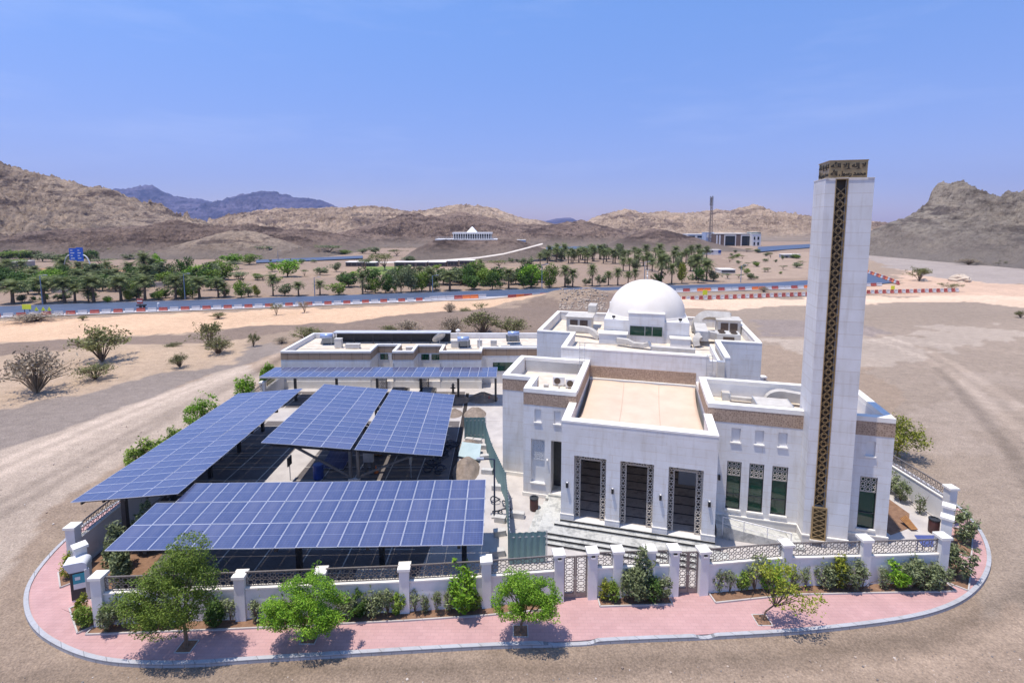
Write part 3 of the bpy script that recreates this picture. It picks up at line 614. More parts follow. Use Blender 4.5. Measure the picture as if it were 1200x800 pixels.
def gate(a, b, lab):
    a = Vector(a); b = Vector(b); L_ = (b - a).length; rot = math.atan2(b.y - a.y, b.x - a.x)
    root = thing('metal_gate', lab, 'gate', (*a, 0), rot)
    s = .27; mid = L_ / 2
    for u0, u1 in ((s, mid - .01), (mid + .01, L_ - s)):
        m = MB(); m.lattice(u0 + .07, u1 - .07, .32, 2.35, 0, .34, .022, .025)
        m.box(u0, u0 + .07, -.03, .03, .06, 2.42); m.box(u1 - .07, u1, -.03, .03, .06, 2.42); m.box(u0 + .07, u1 - .07, -.03, .03, 2.35, 2.42); m.box(u0 + .07, u1 - .07, -.03, .03, .06, .3)
        lf = m.build('gate_leaf', RAIL, root)
        h_ = MB(); x = u1 - .035 if u0 < mid - .1 and u1 < mid else u0 + .035; h_.bar((x, -.03, 1.15), (x, -.1, 1.15), .03); h_.bar((x, -.1, 1.15), (x, -.1, 1.3), .025); h_.build('handle', STEEL, lf)
gate((2.48, 25.02), (4.29, 25.2), 'closed taupe lattice double gate nearer the solar carports')
gate((8.72, 25.42), (10.35, 25.5), 'closed taupe lattice double gate below the right end of the entrance steps')
# ================================================================== MOSQUE
MO = at(657, 607, .75); MY = R(-15)
mosque = thing('mosque', 'white mosque with low dome, three tall portal openings and brown frieze bands', 'mosque', (MO[0], MO[1], 0), MY)
def mp(name, mb, m, parent=None, smooth=False): return mb.build(name, m, parent or mosque, smooth)
Z1, ZH, ZP = 8.2, 9.2, 7.46
# --- porch
po = [(.83, 2.88, .75, 5.17), (3.75, 5.80, .75, 5.17), (6.67, 8.70, .75, 5.17)]
b = MB(); b.wall(0, 9.45, .5, ZP - .12, 0, .55, po); b.wall(.551, 3.4, .5, ZP - .12, 0, .45, axis='v'); b.wall(.551, 3.6, .5, ZP - .12, 9.45, 9.0, axis='v')
mp('porch', b, WHITE)
b = MB(); b.box(-.02, 9.47, -.02, .62, ZP - .119, ZP); b.box(-.02, .5, .621, 3.39, ZP - .119, ZP); b.box(8.95, 9.47, .621, 3.59, ZP - .119, ZP); mp('coping', b, COPE)
PLS = noisy('pale_plinth_stone', (.60, .58, .57), (.70, .68, .67), 2, .6, 0)
for u0, u1 in ((0, .83), (2.88, 3.75), (5.80, 6.67), (8.70, 9.45)):
    b = MB(); b.box(u0 - .03, u1 + .03, -.05, .58, .75, 1.08); pp_ = mp('pier_plinth', b, PLS)
    b = MB(); b.box(u0 - .035, u1 + .035, -.06, .585, 1.081, 1.14); mp('plinth_band', b, COPE, pp_)
for u0, u1, z0, z1 in po:
    b = MB(); v = .42; w = .37
    b.lattice(u0 + .02, u0 + w, z0 + .02, z1 - .02, v, .36, .028, .04); b.lattice(u1 - w, u1 - .02, z0 + .02, z1 - .02, v, .36, .028, .04); b.lattice(u0 + w + .01, u1 - w - .01, z1 - w, z1 - .02, v, .36, .028, .04)
    mp('portal_screen', b, LATT)
for u in (.41, 3.31, 6.23, 9.07):
    b = MB(); b.box(u - .07, u + .07, -.17, -.02, 3.0, 3.32, 0); b.box(u - .05, u + .05, -.15, -.04, 3.321, 3.35, 1); b.box(u - .03, u + .03, -.02, 0.0, 3.1, 3.2, 0); mp('wall_lamp', b, [BLACK, WHITEP])
# --- left wing
b = MB()
LH = [(-2.54, -2.05, 5.75, 6.70), (-1.12, -.63, 5.75, 6.70), (-2.78, -1.77, 1.14, 4.44), (-1.31, -.25, .45, 4.45)]
b.wall(-3.36, 0.0, 0, 7.0, 3.4, 3.85, LH); b.wall(3.851, 6.1, 0, 7.0, -3.36, -2.91, axis='v')
b.wall(-5.72, -3.361, 0, 7.0, 6.1, 6.55); b.wall(6.551, 12.2, 0, 7.0, -5.72, -5.27, axis='v')
b.wall(3.4, 12.2, 0, 7.0, .02, .46, axis='v')
mp('wall', b, WHITE)
def band(pts, z0, z1, t, m, name, closed=False, inward=.45):
    # polyline ring of boxes along the wall line (outer face = line, pts clockwise seen from above keeps outside on the left)
    mb = MB()
    for a, c in zip(pts[:-1], pts[1:]):
        if abs(a[0] - c[0]) < 1e-6:
            x = a[0]; s = 1 if c[1] > a[1] else -1
            lo, hi = min(a[1], c[1]), max(a[1], c[1]); mb.box(x - t * s, x + inward * s, lo, hi, z0, z1)
        else:
            y = a[1]; s = 1 if c[0] > a[0] else -1
            lo, hi = min(a[0], c[0]), max(a[0], c[0]); mb.box(lo, hi, y - t * s * -1 if s < 0 else y - t, (y - inward) if s < 0 else y + inward, z0, z1)
    return mp(name, mb, m)
def ring(segs, z0, z1, t, m, name, inward=.45):
    # segs: ('f'|'b'|'l'|'r', line, lo, hi): wall facing front/back/left/right
    mb = MB()
    for k, c, lo, hi in segs:
        if k == 'f': mb.box(lo, hi, c - t, c + inward, z0, z1)
        if k == 'b': mb.box(lo, hi, c - inward, c + t, z0, z1)
        if k == 'l': mb.box(c - t, c + inward, lo, hi, z0, z1)
        if k == 'r': mb.box(c - inward, c + t, lo, hi, z0, z1)
    return mp(name, mb, m)
e = .003
LSEG = [('f', 3.4, -3.36, .46), ('l', -3.36, 3.85 + e, 6.1 - .06), ('f', 6.1, -5.72, -2.91 - e), ('l', -5.72, 6.55 + e, 11.72), ('r', .46, 3.85 + e, 11.72), ('b', 12.17, -5.72, .46)]
ring(LSEG, 7.002, 7.9, .015, FRIEZE, 'frieze'); ring(LSEG, 7.903, Z1, .03, COPE, 'coping', .46)
b = MB(); b.box(-2.9, .0, 3.86, 6.54, 6.6, 6.9); b.box(-5.26, 0, 6.545, 11.72, 6.6, 6.9); mp('roof', b, ROOF)
ring([('b', 3.87, -2.9, .0), ('r', -2.9, 3.9, 6.05), ('l', .018 - .02, 3.9, 11.7), ('r', -5.26, 6.6, 11.7), ('f', 11.72, -5.2, -.05)], 6.9, 7.9, 0, PLAIN, 'parapet_lining', .02)
for u0, u1, z0, z1 in LH[:2]:
    b = MB(); b.box(u0, u1, 3.52, 3.6, z0, z1); mp('niche_panel', b, PLAIN); b = MB(); b.box(u0 - .05, u1 + .05, 3.33, 3.52, z0 - .08, z0 - .002); mp('sill', b, COPE)
u0, u1, z0, z1 = LH[2]
wn = MB(); wn.box(u0, u1, 3.62, 3.7, z0, z1); wn = mp('tall_niche', wn, PLAIN)
b = MB(); b.lattice(u0 + .03, u1 - .03, 2.85, z1 - .03, 3.57, .33, .05, .05); mp('lattice', b, LATW, wn)
b = MB(); b.box(u0 - .05, u1 + .05, 3.33, 3.6, z0 - .1, z0 - .002); mp('sill', b, COPE, wn)
b = MB(); b.box(-1.31, -.25, 4.6, 4.7, .45, 4.45); mp('door', b, DARK)
b = MB(); b.box(-1.33, -1.312, 3.41, 4.6, .45, 4.45); b.box(-.249, -.2, 3.86, 4.6, .45, 4.45); mp('door_reveal', b, PLAIN)
b = MB(); b.box(-1.6, -.05, 2.95, 4.6, 0, .3); b.box(-1.45, -.05, 3.2, 4.6, .3, .449); mp('door_step', b, MARBLE)
b = MB(); b.box(-1.62, -1.52, 3.27, 3.4, 2.9, 3.02); mp('wall_lamp', b, COPE)
b = MB(); b.box(-3.42, -1.6, 3.33, 3.4, 0, .3); b.box(-5.77, -3.37, 6.04, 6.1, 0, .3); b.box(-5.77, -5.72, 6.04, 12.2, 0, .3); mp('plinth', b, COPE)
# --- right wing
RH = [(10.56, 11.44, 1.02, 4.36), (11.92, 12.81, 1.02, 4.36), (13.30, 14.23, 1.02, 4.36), (10.72, 11.28, 5.69, 6.64), (12.15, 12.69, 5.69, 6.64), (13.53, 14.07, 5.69, 6.64), (18.30, 19.25, .92, 4.33), (18.48, 19.0, 5.68, 6.63)]
b = MB(); b.wall(9.2, 14.92, 0, 7.0, 3.6, 4.05, RH[:6]); b.wall(17.4, 19.95, 0, 7.0, 3.6, 4.05, RH[6:]); b.wall(4.051, 9.6, 0, 7.0, 19.95, 19.5, axis='v'); b.wall(9.2, 19.49, 0, 7.0, 9.6, 9.15)
b.wall(3.6, 12.2, 0, 7.0, 9.22, 9.66, axis='v'); b.wall(9.601, 12.2, 0, 7.0, 11.8, 11.4, axis='v')
mp('wall', b, WHITE)
RSEG = [('f', 3.6, 9.2, 14.92), ('f', 3.6, 17.41, 19.95), ('r', 19.95, 4.05 + e, 9.15 - e), ('b', 9.6, 9.66, 19.95), ('l', 9.2, 4.05 + e, 9.6)]
ring(RSEG, 7.002, 7.9, .015, FRIEZE, 'frieze'); ring(RSEG, 7.903, Z1, .03, COPE, 'coping', .46)
ring([('b', 4.07, 9.7, 14.9), ('b', 4.07, 17.45, 19.4), ('l', 19.48, 4.1, 9.1), ('f', 9.13, 9.7, 19.4), ('r', 9.67, 4.1, 9.1)], 6.9, 7.9, 0, PLAIN, 'parapet_lining', .02)
b = MB(); b.box(9.7, 14.91, 4.08, 9.12, 6.5, 6.85); b.box(14.912, 17.41, 4.6, 9.12, 6.5, 6.85); b.box(17.412, 19.47, 4.08, 9.12, 6.5, 6.85); b.box(9.67, 11.4, 9.61, 12.15, 6.5, 6.85); mp('roof', b, ROOF)
for u0, u1, z0, z1 in RH:
    if z0 < 2:
        b = MB(); b.box(u0, u1, 3.74, 3.8, z0, z1); wn = mp('window', b, GREEN)
        b = MB(); b.lattice(u0 + .03, u1 - .03, z1 - 1.0, z1 - .03, 3.68, .3, .028, .03); mp('lattice', b, LATT, wn)
        b = MB(); b.box(u0, u0 + .04, 3.66, 3.735, z0, z1); b.box(u1 - .04, u1, 3.66, 3.735, z0, z1); b.box(u0 + .04, u1 - .04, 3.66, 3.735, z0, z0 + .05); b.box(u0 + .04, u1 - .04, 3.66, 3.735, z0 + 1.0, z0 + 1.04); mp('frame', b, DARK, wn)
        b = MB(); b.box(u0 - .06, u1 + .06, 3.5, 3.66, z0 - .12, z0 - .002); mp('sill', b, COPE, wn)
    else:
        b = MB(); b.box(u0, u1, 3.72, 3.8, z0, z1); mp('niche_panel', b, PLAIN); b = MB(); b.box(u0 - .05, u1 + .05, 3.53, 3.72, z0 - .08, z0 - .002); mp('sill', b, COPE)
b = MB(); b.box(9.46, 14.9, 3.52, 3.6, .0, .55); mp('plinth', b, noisy('white_plinth_stone', (.56, .53, .50), (.64, .61, .58), 2, .6, 0)); b = MB(); b.box(17.45, 20.02, 3.52, 3.6, 0, .5); mp('plinth', b, MATS['white_plinth_stone']); b = MB(); b.box(19.95, 20.02, 3.601, 9.6, 0, .5); mp('plinth', b, MATS['white_plinth_stone'])
b = MB(); b.box(9.46, 14.9, 3.49, 3.6, .551, .62); b.box(17.45, 20.04, 3.49, 3.6, .501, .57); mp('plinth_band', b, COPE)
b = MB(); b.box(10.02, 10.16, 3.43, 3.58, 3.0, 3.32); b.box(10.06, 10.12, 3.58, 3.6, 3.1, 3.2); mp('wall_lamp', b, BLACK)
# --- courtyard under the shade cloth
b = MB(); b.box(.47, 9.19, .56, 11.9, .4, .752); mp('courtyard_floor', b, COURT)
b = MB()
for k in range(8): b.box(.6, 9.1, 1.35 + k * 1.18, 1.47 + k * 1.18, .753, .758)
mp('floor_strip', b, BLACK)
b = MB(); b.box(7.75, 9.1, 6.6, 7.1, .76, 4.1); mp('court_screen_wall', b, PLAIN)
b = MB(); b.wall(-2.1, 11.8, 0, 8.8, 12.2, 12.6, [(3.2, 6.2, .75, 4.6)]); mp('wall', b, WHITE)
b = MB(); b.box(.47, 9.21, 12.13, 12.19, 6.72, 7.72); mp('frieze', b, FRIEZE)
b = MB(); b.box(.47, 9.21, 11.95, 12.19, 6.42, 6.7); mp('coping', b, COPE)
b = MB(); b.box(3.2, 6.2, 12.45, 12.55, .75, 4.6); mp('door', b, DARKG)
# --- prayer hall
b = MB(); b.wall(12.601, 18.4, 0, 8.8, -2.1, -1.7, axis='v'); b.wall(12.601, 18.4, 0, 8.8, 11.8, 11.4, axis='v')
b.wall(-5.6, -2.1, 0, 8.8, 18.4, 18.8); b.wall(11.8, 15.4, 0, 8.8, 18.4, 18.8); b.wall(18.801, 30.6, 0, 8.8, -5.6, -5.2, axis='v'); b.wall(18.801, 30.6, 0, 8.8, 15.4, 15.0, axis='v'); b.wall(-5.19, 14.99, 0, 8.8, 30.6, 30.2)
mp('wall', b, WHITE)
HSEG = [('f', 12.2, -2.1, 10.2), ('f', 12.2, 11.4, 11.8), ('l', -2.1, 12.6 + e, 18.4 - e), ('r', 11.8, 12.6 + e, 18.4 - e), ('f', 18.4, -5.6, -1.7), ('f', 18.4, 11.4, 15.4), ('l', -5.6, 18.8 + e, 30.2 - e), ('r', 15.4, 18.8 + e, 30.2 - e), ('b', 30.6, -5.6, 15.4)]
ring(HSEG, 8.802, 9.08, 0, WHITE, 'parapet', .38); ring(HSEG, 9.083, ZH, .02, COPE, 'coping', .42)
b = MB(); b.box(-1.69, 11.39, 12.62, 18.6, 7.9, 8.15); b.box(-5.19, 14.99, 18.82, 30.18, 7.9, 8.151); mp('roof', b, ROOF)
b = MB(); b.box(-1.3, 9.8, 14.4, 14.62, 8.151, 8.75); b.box(9.6, 9.8, 12.62, 14.39, 8.151, 8.75); b.box(10.9, 11.1, 12.62, 18.3, 8.151, 8.8); mp('inner_parapet', b, PLAIN)
# --- dome block
b = MB(); b.box(.95, 9.25, 20.5, 28.8, 8.152, 10.3); mp('dome_base', b, WHITE)
b = MB(); b.box(3.4, 6.88, 20.3, 22.6, 8.152, 11.05); bayo = mp('window_bay', b, WHITE)
b = MB(); b.box(3.36, 6.92, 20.26, 22.62, 11.051, 11.15); mp('coping', b, COPE, bayo)
b = MB(); b.box(3.52, 6.72, 20.24, 20.28, 8.86, 9.82); wn = mp('window', b, GREEN)
b = MB()
for u in (3.52, 5.0, 5.7, 6.68): b.box(u, u + .05, 20.2, 20.239, 8.86, 9.82)
b.box(3.52, 6.73, 20.2, 20.239, 8.82, 8.86); b.box(3.52, 6.73, 20.2, 20.239, 9.821, 9.86); mp('frame', b, STEEL, wn)
DC = (5.12, 24.65)
b = MB(); n = 56; rr = 3.98
b.lathe([(rr + .08, 10.25), (rr + .08, 10.42), (rr, 10.46)] + [(rr * math.cos(R(a)), 10.46 + 3.6 * math.sin(R(a))) for a in np.linspace(2, 89.2, 26)], n, DC); dm = mp('dome', b, DOME, smooth=True)
b = MB()
for uu, vv in ((1.25, 28.3), (8.95, 28.3), (1.25, 21.0), (8.95, 21.0)): b.box(uu - .28, uu + .28, vv - .28, vv + .28, 10.301, 10.95 if vv > 25 else 10.36)
mp('corner_post', b, PLAIN)
b = MB(); b.tube([(*DC, 14.02), (*DC, 15.0)], [.05, .03], 8); b.lathe([(.01, 14.35), (.12, 14.45), (.01, 14.56)], 10, DC); b.lathe([(.01, 14.7), (.09, 14.78), (.01, 14.86)], 10, DC)
cres = [(DC[0] + .16 * math.cos(R(a)), DC[1], 15.18 + .16 * math.sin(R(a))) for a in range(-240, 61, 30)]; b.tube(cres, .025, 6); mp('finial', b, STEEL)
for u in (1.9, 8.4):
    b = MB(); b.box(u - .16, u + .16, 20.75, 21.0, 10.45, 10.65); b.bar((u, 20.9, 10.3), (u, 20.9, 10.46), .06); mp('flood_lamp', b, BLACK)
b = MB(); b.box(.6, 3.3, 18.9, 20.2, 8.152, 9.1); mp('skylight_box', b, PLAIN); b = MB(); b.box(.52, 3.38, 18.82, 20.28, 9.101, 9.2); mp('skylight_lid', b, COPE)
b = MB(); b.box(7.45, 9.3, 19.3, 20.25, 8.152, 8.9); mp('skylight_box', b, PLAIN); b = MB(); b.box(7.38, 9.37, 19.22, 20.28, 8.901, 9.0); mp('skylight_lid', b, COPE)
# --- entrance steps (marble landings with black nosings) and ramp
b = MB()
b.prism([(-.02, -.12), (9.5, -.12), (9.5, .56), (-.02, .56)], .0, .749)
b.prism([(-.35, -.45), (9.8, -.45), (9.8, -.121), (-.35, -.121)], 0, .6); b.prism([(-.35, -.12), (-.021, -.12), (-.021, 3.3), (-.35, 3.3)], 0, .6)
b.prism([(-1.3, -1.32), (10.2, -1.32), (10.2, -.451), (-1.3, -.451)], 0, .45); b.prism([(-1.3, -.45), (-.351, -.45), (-.351, 2.9), (-1.3, 2.9)], 0, .45)
b.prism([(-1.63, -1.64), (10.55, -1.64), (10.55, -1.321), (-1.63, -1.321)], 0, .3); b.prism([(-1.63, -1.32), (-1.301, -1.32), (-1.301, 2.6), (-1.63, 2.6)], 0, .3)
b.prism([(-1.96, -1.96), (10.9, -1.96), (10.9, -1.641), (-1.96, -1.641)], 0, .15); b.prism([(-1.96, -1.64), (-1.631, -1.64), (-1.631, 2.3), (-1.96, 2.3)], 0, .15)
st = mp('entrance_steps', b, MARBLE)
b = MB()
for v, z, a, c in ((-.12, .75, -.02, 9.5), (-.45, .6, -.35, 9.8), (-1.32, .45, -1.3, 10.2), (-1.64, .3, -1.63, 10.55), (-1.96, .15, -1.96, 10.9)):
    b.box(a, c, v - .012, v + .035, z - .085, z + .004)
mp('step_nosing', b, BLACK, st)
b = MB(); b.face([(9.81, 1.7, .6), (14.3, 1.7, .05), (14.3, 3.5, .05), (9.81, 3.5, .6)]); b.face([(9.81, 1.7, 0), (14.3, 1.7, 0), (14.3, 1.7, .05), (9.81, 1.7, .6)])
rm = mp('ramp', b, MARBLE)
b = MB(); us = (10.15, 11.4, 12.75, 14.1)
for i, u in enumerate(us):
    z = .6 - (u - 9.81) * .12; b.bar((u, 1.66, z - .3), (u, 1.66, z + .95), .05)
    if i: u2 = us[i - 1]; z2 = .6 - (u2 - 9.81) * .12; b.bar((u2, 1.66, z2 + .93), (u, 1.66, z + .93), .05); b.bar((u2, 1.66, z2 + .5), (u, 1.66, z + .5), .03)
mp('handrail', b, WHITEP, rm)
b = MB(); b.face([(10.2, 1.62, .02), (14.5, 1.62, .02), (14.0, 1.62, .35), (10.2, 1.62, .85)]); b.box(14.2, 14.9, 1.5, 3.3, .0, .16); mp('ramp_wall', b, MARBLE, rm)

# ================================================================== SHADE CANOPY OVER THE COURT
sc_ = thing('shade_canopy', 'tan fabric shade stretched over the courtyard behind the portal parapet', 'shade canopy', (MO[0], MO[1], 0), MY)
nu, nv = 30, 34; V = []; 
for j in range(nv + 1):
    for i in range(nu + 1):
        s, t = i / nu, j / nv
        v = .75 + t * 11.1; cut = .26 * math.sin(math.pi * t) ** .8; u = .52 + cut + s * (8.65 - 2 * cut)
        z = 6.28 + .28 * t - .10 * math.sin(math.pi * s) * math.sin(math.pi * t) + .05 * abs(math.sin(math.pi * 3 * s)); V.append((u, v, z))
qs = np.array([[j * (nu + 1) + i, j * (nu + 1) + i + 1, (j + 1) * (nu + 1) + i + 1, (j + 1) * (nu + 1) + i] for j in range(nv) for i in range(nu)])
fm = np_mesh('fabric', np.array(V), qs, AWN); fm.polygons.foreach_set('use_smooth', np.ones(len(qs), bool)); fo = obj('fabric', fm, sc_)
sol = fo.modifiers.new('thick', 'SOLIDIFY'); sol.thickness = .02
b = MB()
for k in (1, 2):
    s = k / 3
    for j in range(nv):
        p0 = V[j * (nu + 1) + int(nu * s)]; p1 = V[(j + 1) * (nu + 1) + int(nu * s)]; b.bar((p0[0], p0[1], p0[2] + .012), (p1[0], p1[1], p1[2] + .012), .05, .012)
b.build('seam', noisy('tan_seam', (.46, .34, .25), (.50, .37, .28), 3, .9, 0), fo)
b = MB()
for u, v, z in ((.5, .7, 6.3), (9.15, .7, 6.3), (.5, 11.9, 6.55), (9.15, 11.9, 6.55)): b.bar((u, v, z), (u + (.3 if u < 5 else -.3), v + (.3 if v < 5 else -.3), z), .05)
b.build('corner_bracket', STEEL, sc_)

# ================================================================== MINARET
mn = thing('minaret', 'tall square white minaret with gold lattice strip and carved gold crown', 'minaret', (MO[0], MO[1], 0), MY)
mu0, mu1, mv0, mv1, mz = 14.92, 17.4, 2.4, 4.55, 22.6
b = MB(); b.prism([(mu0, mv0), (15.48, mv0), (15.48, mv0 + .35), (16.05, mv0 + .35), (16.05, mv0), (mu1, mv0), (mu1, mv1), (mu0, mv1)], 0, mz); b.build('shaft', MINW, mn)
b = MB(); st_z = .5
for k in range(39):
    z = 2.62 + k * st_z; zt = min(z + st_z, mz - .06); b.bar((15.5, mv0 + .09, z), (16.03, mv0 + .09, zt), .04, .03); b.bar((16.03, mv0 + .1, z), (15.5, mv0 + .1, zt), .04, .03)
    if k < 38:
        c_ = [(15.765 + .15 * math.cos(R(60 * q_)), mv0 + .06, z + st_z + .15 * math.sin(R(60 * q_))) for q_ in range(7)]
        for p_, q_ in zip(c_[:-1], c_[1:]): b.bar(p_, q_, .028, .025)
b.build('lattice_strip', GOLD, mn)
b = MB(); b.box(15.48, 16.05, mv0 + .28, mv0 + .345, 2.56, mz); b.build('strip_backing', noisy('dark_bronze', (.03, .022, .014), (.05, .035, .02), 3, .6, 0), mn)
b = MB(); b.box(15.44, 15.482, mv0 - .03, mv0 + .1, 2.56, mz); b.box(16.048, 16.09, mv0 - .03, mv0 + .1, 2.56, mz); b.build('strip_frame', GOLD, mn)
dr = MB(); dr.box(15.42, 16.12, mv0 - .05, mv0 + .02, .5, 2.54); dr = dr.build('door', noisy('dark_bronze_door', (.05, .035, .015), (.07, .05, .02), 3, .5, 0, metal=.4), mn)
b = MB(); b.box(15.36, 15.44, mv0 - .1, mv0 + .02, .45, 2.58); b.box(16.1, 16.18, mv0 - .1, mv0 + .02, .45, 2.58); b.box(15.44, 16.1, mv0 - .1, mv0 + .02, 2.5, 2.58); b.box(15.44, 16.1, mv0 - .1, mv0 + .02, .45, .55)
for k in range(6):
    z = .6 + k * .32; b.bar((15.44, mv0 - .08, z), (16.1, mv0 - .08, z + .32), .045); b.bar((16.1, mv0 - .08, z), (15.44, mv0 - .08, z + .32), .045)
b.build('door_grille', GOLD, dr)
b = MB(); b.box(15.3, 16.25, mv0 - .14, mv0, .36, .45); b.build('door_sill', COPE, dr)
b = MB(); b.box(mu0 - .05, 15.3, mv0 - .07, mv0, 0, .62); b.box(mu0 - .06, mu0, mv0, 3.5, 0, .62); b.build('plinth', MATS['white_plinth_stone'], mn); b = MB(); b.box(16.25, mu1 + .05, mv0 - .07, mv0, 0, .62); b.build('plinth', MATS['white_plinth_stone'], mn)
b = MB(); b.box(mu0 - .05, 15.3, mv0 - .1, mv0, .621, .7); b.box(16.25, mu1 + .05, mv0 - .1, mv0, .621, .7); b.build('plinth_band', COPE, mn)
cu0, cu1, cv0, cv1 = 15.1, 17.05, 2.5, 4.35
b = MB(); b.box(cu0, cu1, cv0, cv1, mz + .002, mz + .99); cr = b.build('crown', GOLD, mn)
b = MB(); b.box(cu0 - .03, cu1 + .03, cv0 - .03, cv1 + .03, mz + .991, mz + 1.05); b.box(15.46, 16.07, mv0 + .0, cv0, mz - .06, mz + .12); b.build('crown_rim', GOLD, cr)
b = MB(); b.box(mu0 - .02, mu1 + .02, mv0 - .02, cv0 - .14, mz + .0015, mz + .03); b.box(mu0 - .02, cu0 - .01, cv0 - .139, mv1 + .02, mz + .0015, mz + .03); b.box(cu1 + .01, mu1 + .02, cv0 - .139, mv1 + .02, mz + .0015, mz + .03); b.build('coping', COPE, mn)
def text_mesh(body, size):
    c = bpy.data.curves.new('lettering', 'FONT'); c.body = body; c.size = size; c.align_x = 'CENTER'; c.align_y = 'CENTER'; c.extrude = .02; c.offset = .018; c.resolution_u = 3
    o = bpy.data.objects.new('lettering', c); C.objects.link(o); bpy.context.view_layer.update()
    dg = bpy.context.evaluated_depsgraph_get(); me = bpy.data.meshes.new_from_object(o.evaluated_get(dg)); dim = tuple(o.dimensions)
    bpy.data.objects.remove(o); me.materials.clear(); me.materials.append(noisy('dark_cut_lettering', (.02, .016, .01), (.035, .028, .018), 4, .6, 0)); return me, dim
LINES = ('\ufdf2 \ufefb\ufe87 \ufeea\ufedf\ufe87 \ufefb', '\ufdf2 \ufedd\ufeee\ufeb3\ufead \ufeaa\ufee4\ufea4\ufee3')
for li, body in enumerate(LINES):
    me, dim = text_mesh(body, .5)
    zc = mz + (.73 if li == 0 else .28)
    for face in (0, 1):
        wdt = (cu1 - cu0) * .92 if face == 0 else (cv1 - cv0) * .92
        o = obj('lettering', me, cr); sx = wdt / max(dim[0], .01); sy = .45 / max(dim[1], .01); o.scale = (sx, sy, 1)
        if face == 0: o.location = ((cu0 + cu1) / 2, cv0 - .008, zc); o.rotation_euler = (R(90), 0, 0)
        else: o.location = (cu0 - .008, (cv0 + cv1) / 2, zc); o.rotation_euler = (R(90), 0, R(-90))

# ================================================================== ROOF EQUIPMENT
def mloc(u, v, z): return (MO[0] + u * math.cos(MY) - v * math.sin(MY), MO[1] + u * math.sin(MY) + v * math.cos(MY), z)
def pack_unit(name, lab, u, v, z, lx, ly, lz, slab=True, grills=2):
    r = thing(name, lab, 'air conditioner', mloc(u, v, z), MY)
    b = MB(); b.box(0, lx, 0, ly, .15, lz); b.build('casing', ACW, r)
    b = MB(); b.box(0.05, lx - .05, .1, .3, 0, .149); b.box(0.05, lx - .05, ly - .3, ly - .1, 0, .149); b.build('skid', STEEL, r)
    gw = lx / (grills * 2 + 1)
    for k in range(grills): b = MB(); b.box(gw * (2 * k + 1) - .15, gw * (2 * k + 2) + .15, -.02, 0, .45, lz - .25); b.build('coil_grille', GRILL, r)
    if slab: b = MB(); b.box(-.15, lx + .15, -.15, ly + .5, lz + .001, lz + .1); b.build('top_panel', DUCT, r)
    return r
def fans(r, lx, ly, lz, n):
    for k in range(n):
        for j in range(2):
            b = MB(); cx, cy = lx * (.25 + .5 * k / max(1, n - 1)) if n > 1 else lx / 2, ly * (.28 + .44 * j); b.lathe([(.32, lz), (.32, lz + .12), (.27, lz + .12), (.25, lz + .03)], 18, (cx, cy)); b.build('fan', GRILL, r)
r = pack_unit('rooftop_unit', 'large cream rooftop air conditioner with two brown grilles, left of dome', -3.3, 23.0, 8.16, 2.7, 2.4, 1.7)
b = MB(); b.box(2.0, 2.9, 2.9, 5.0, 1.75, 2.6); b.build('return_duct', DUCT, r)
r = pack_unit('rooftop_unit', 'cream rooftop air conditioner with roof fans near the right hall parapet', 11.9, 21.4, 8.16, 2.2, 1.8, 1.05, False, 1); fans(r, 2.2, 1.8, 1.05, 2)
r = pack_unit('rooftop_unit', 'long cream rooftop air conditioner at the back right, behind duct bends', 12.6, 26.4, 8.16, 2.3, 1.9, 1.5)
def duct(lab, path, w, h, name='air_duct'):
    r = thing(name, lab, 'duct', mloc(*path[0]), MY); o = Vector(path[0]); b = MB(); rel = [Vector(p) - o for p in path]
    n0 = len(rel); prev = None
    for i, p in enumerate(rel):
        d = (rel[min(i + 1, n0 - 1)] - rel[max(i - 1, 0)]).normalized()
        if prev is None: x = Vector((-d.y, d.x, 0)); x = x.normalized() if x.length > .3 else Vector((1, 0, 0))
        else: x = (prev - d * prev.dot(d)).normalized()
        prev = x; y = d.cross(x)
        for a_, c_ in ((1, 1), (-1, 1), (-1, -1), (1, -1)): b.v.append(tuple(p + x * w / 2 * a_ + y * h / 2 * c_))
    for i in range(n0 - 1):
        for k in range(4): b.poly((i * 4 + k, i * 4 + (k + 1) % 4, i * 4 + 4 + (k + 1) % 4, i * 4 + 4 + k))
    b.poly((3, 2, 1, 0)); b.poly([4 * n0 - 4 + k for k in range(4)]); b.build('duct_run', DUCT, r)
    for i in ((0, n0 - 1) if n0 > 3 else range(n0)):
        f = MB(); d = (rel[min(i + 1, n0 - 1)] - rel[max(i - 1, 0)]).normalized() * .025; f.bar(rel[i] - d, rel[i] + d, w + .06, h + .06) if abs(d.z) < .01 else f.bar(rel[i] - d, rel[i] + d, w + .03); f.build('flange', STEEL, r)
    return r
def arc(a, b_, c, n=6):
    a, b_, c = Vector(a), Vector(b_), Vector(c); return [tuple((1 - t) ** 2 * a + 2 * t * (1 - t) * b_ + t * t * c) for t in np.linspace(0, 1, n + 1)]
duct('cream duct curving down from the left rooftop air conditioner', [(-2.8, 21.6, 9.0), (-1.2, 21.2, 9.05)] + arc((-1.2, 21.2, 9.05), (-.2, 20.9, 9.05), (.2, 20.6, 8.5)) + [(.5, 20.5, 8.4)], .6, .5)
duct('stepped pale duct below the green dome window', [(2.4, 18.3, 8.75)] + [(3.4, 18.0, 8.75), (4.0, 17.8, 8.5), (5.0, 17.6, 8.5), (5.5, 17.4, 8.75)], .5, .4)
duct('long low pale duct across the hall roof behind the front parapet', [(5.6, 16.2, 8.55), (9.4, 16.0, 8.55)], .7, .6)
duct('boxy cream duct bend right of the dome block', [(10.4, 20.2, 9.15), (10.5, 24.0, 9.3)] , 1.15, .9)
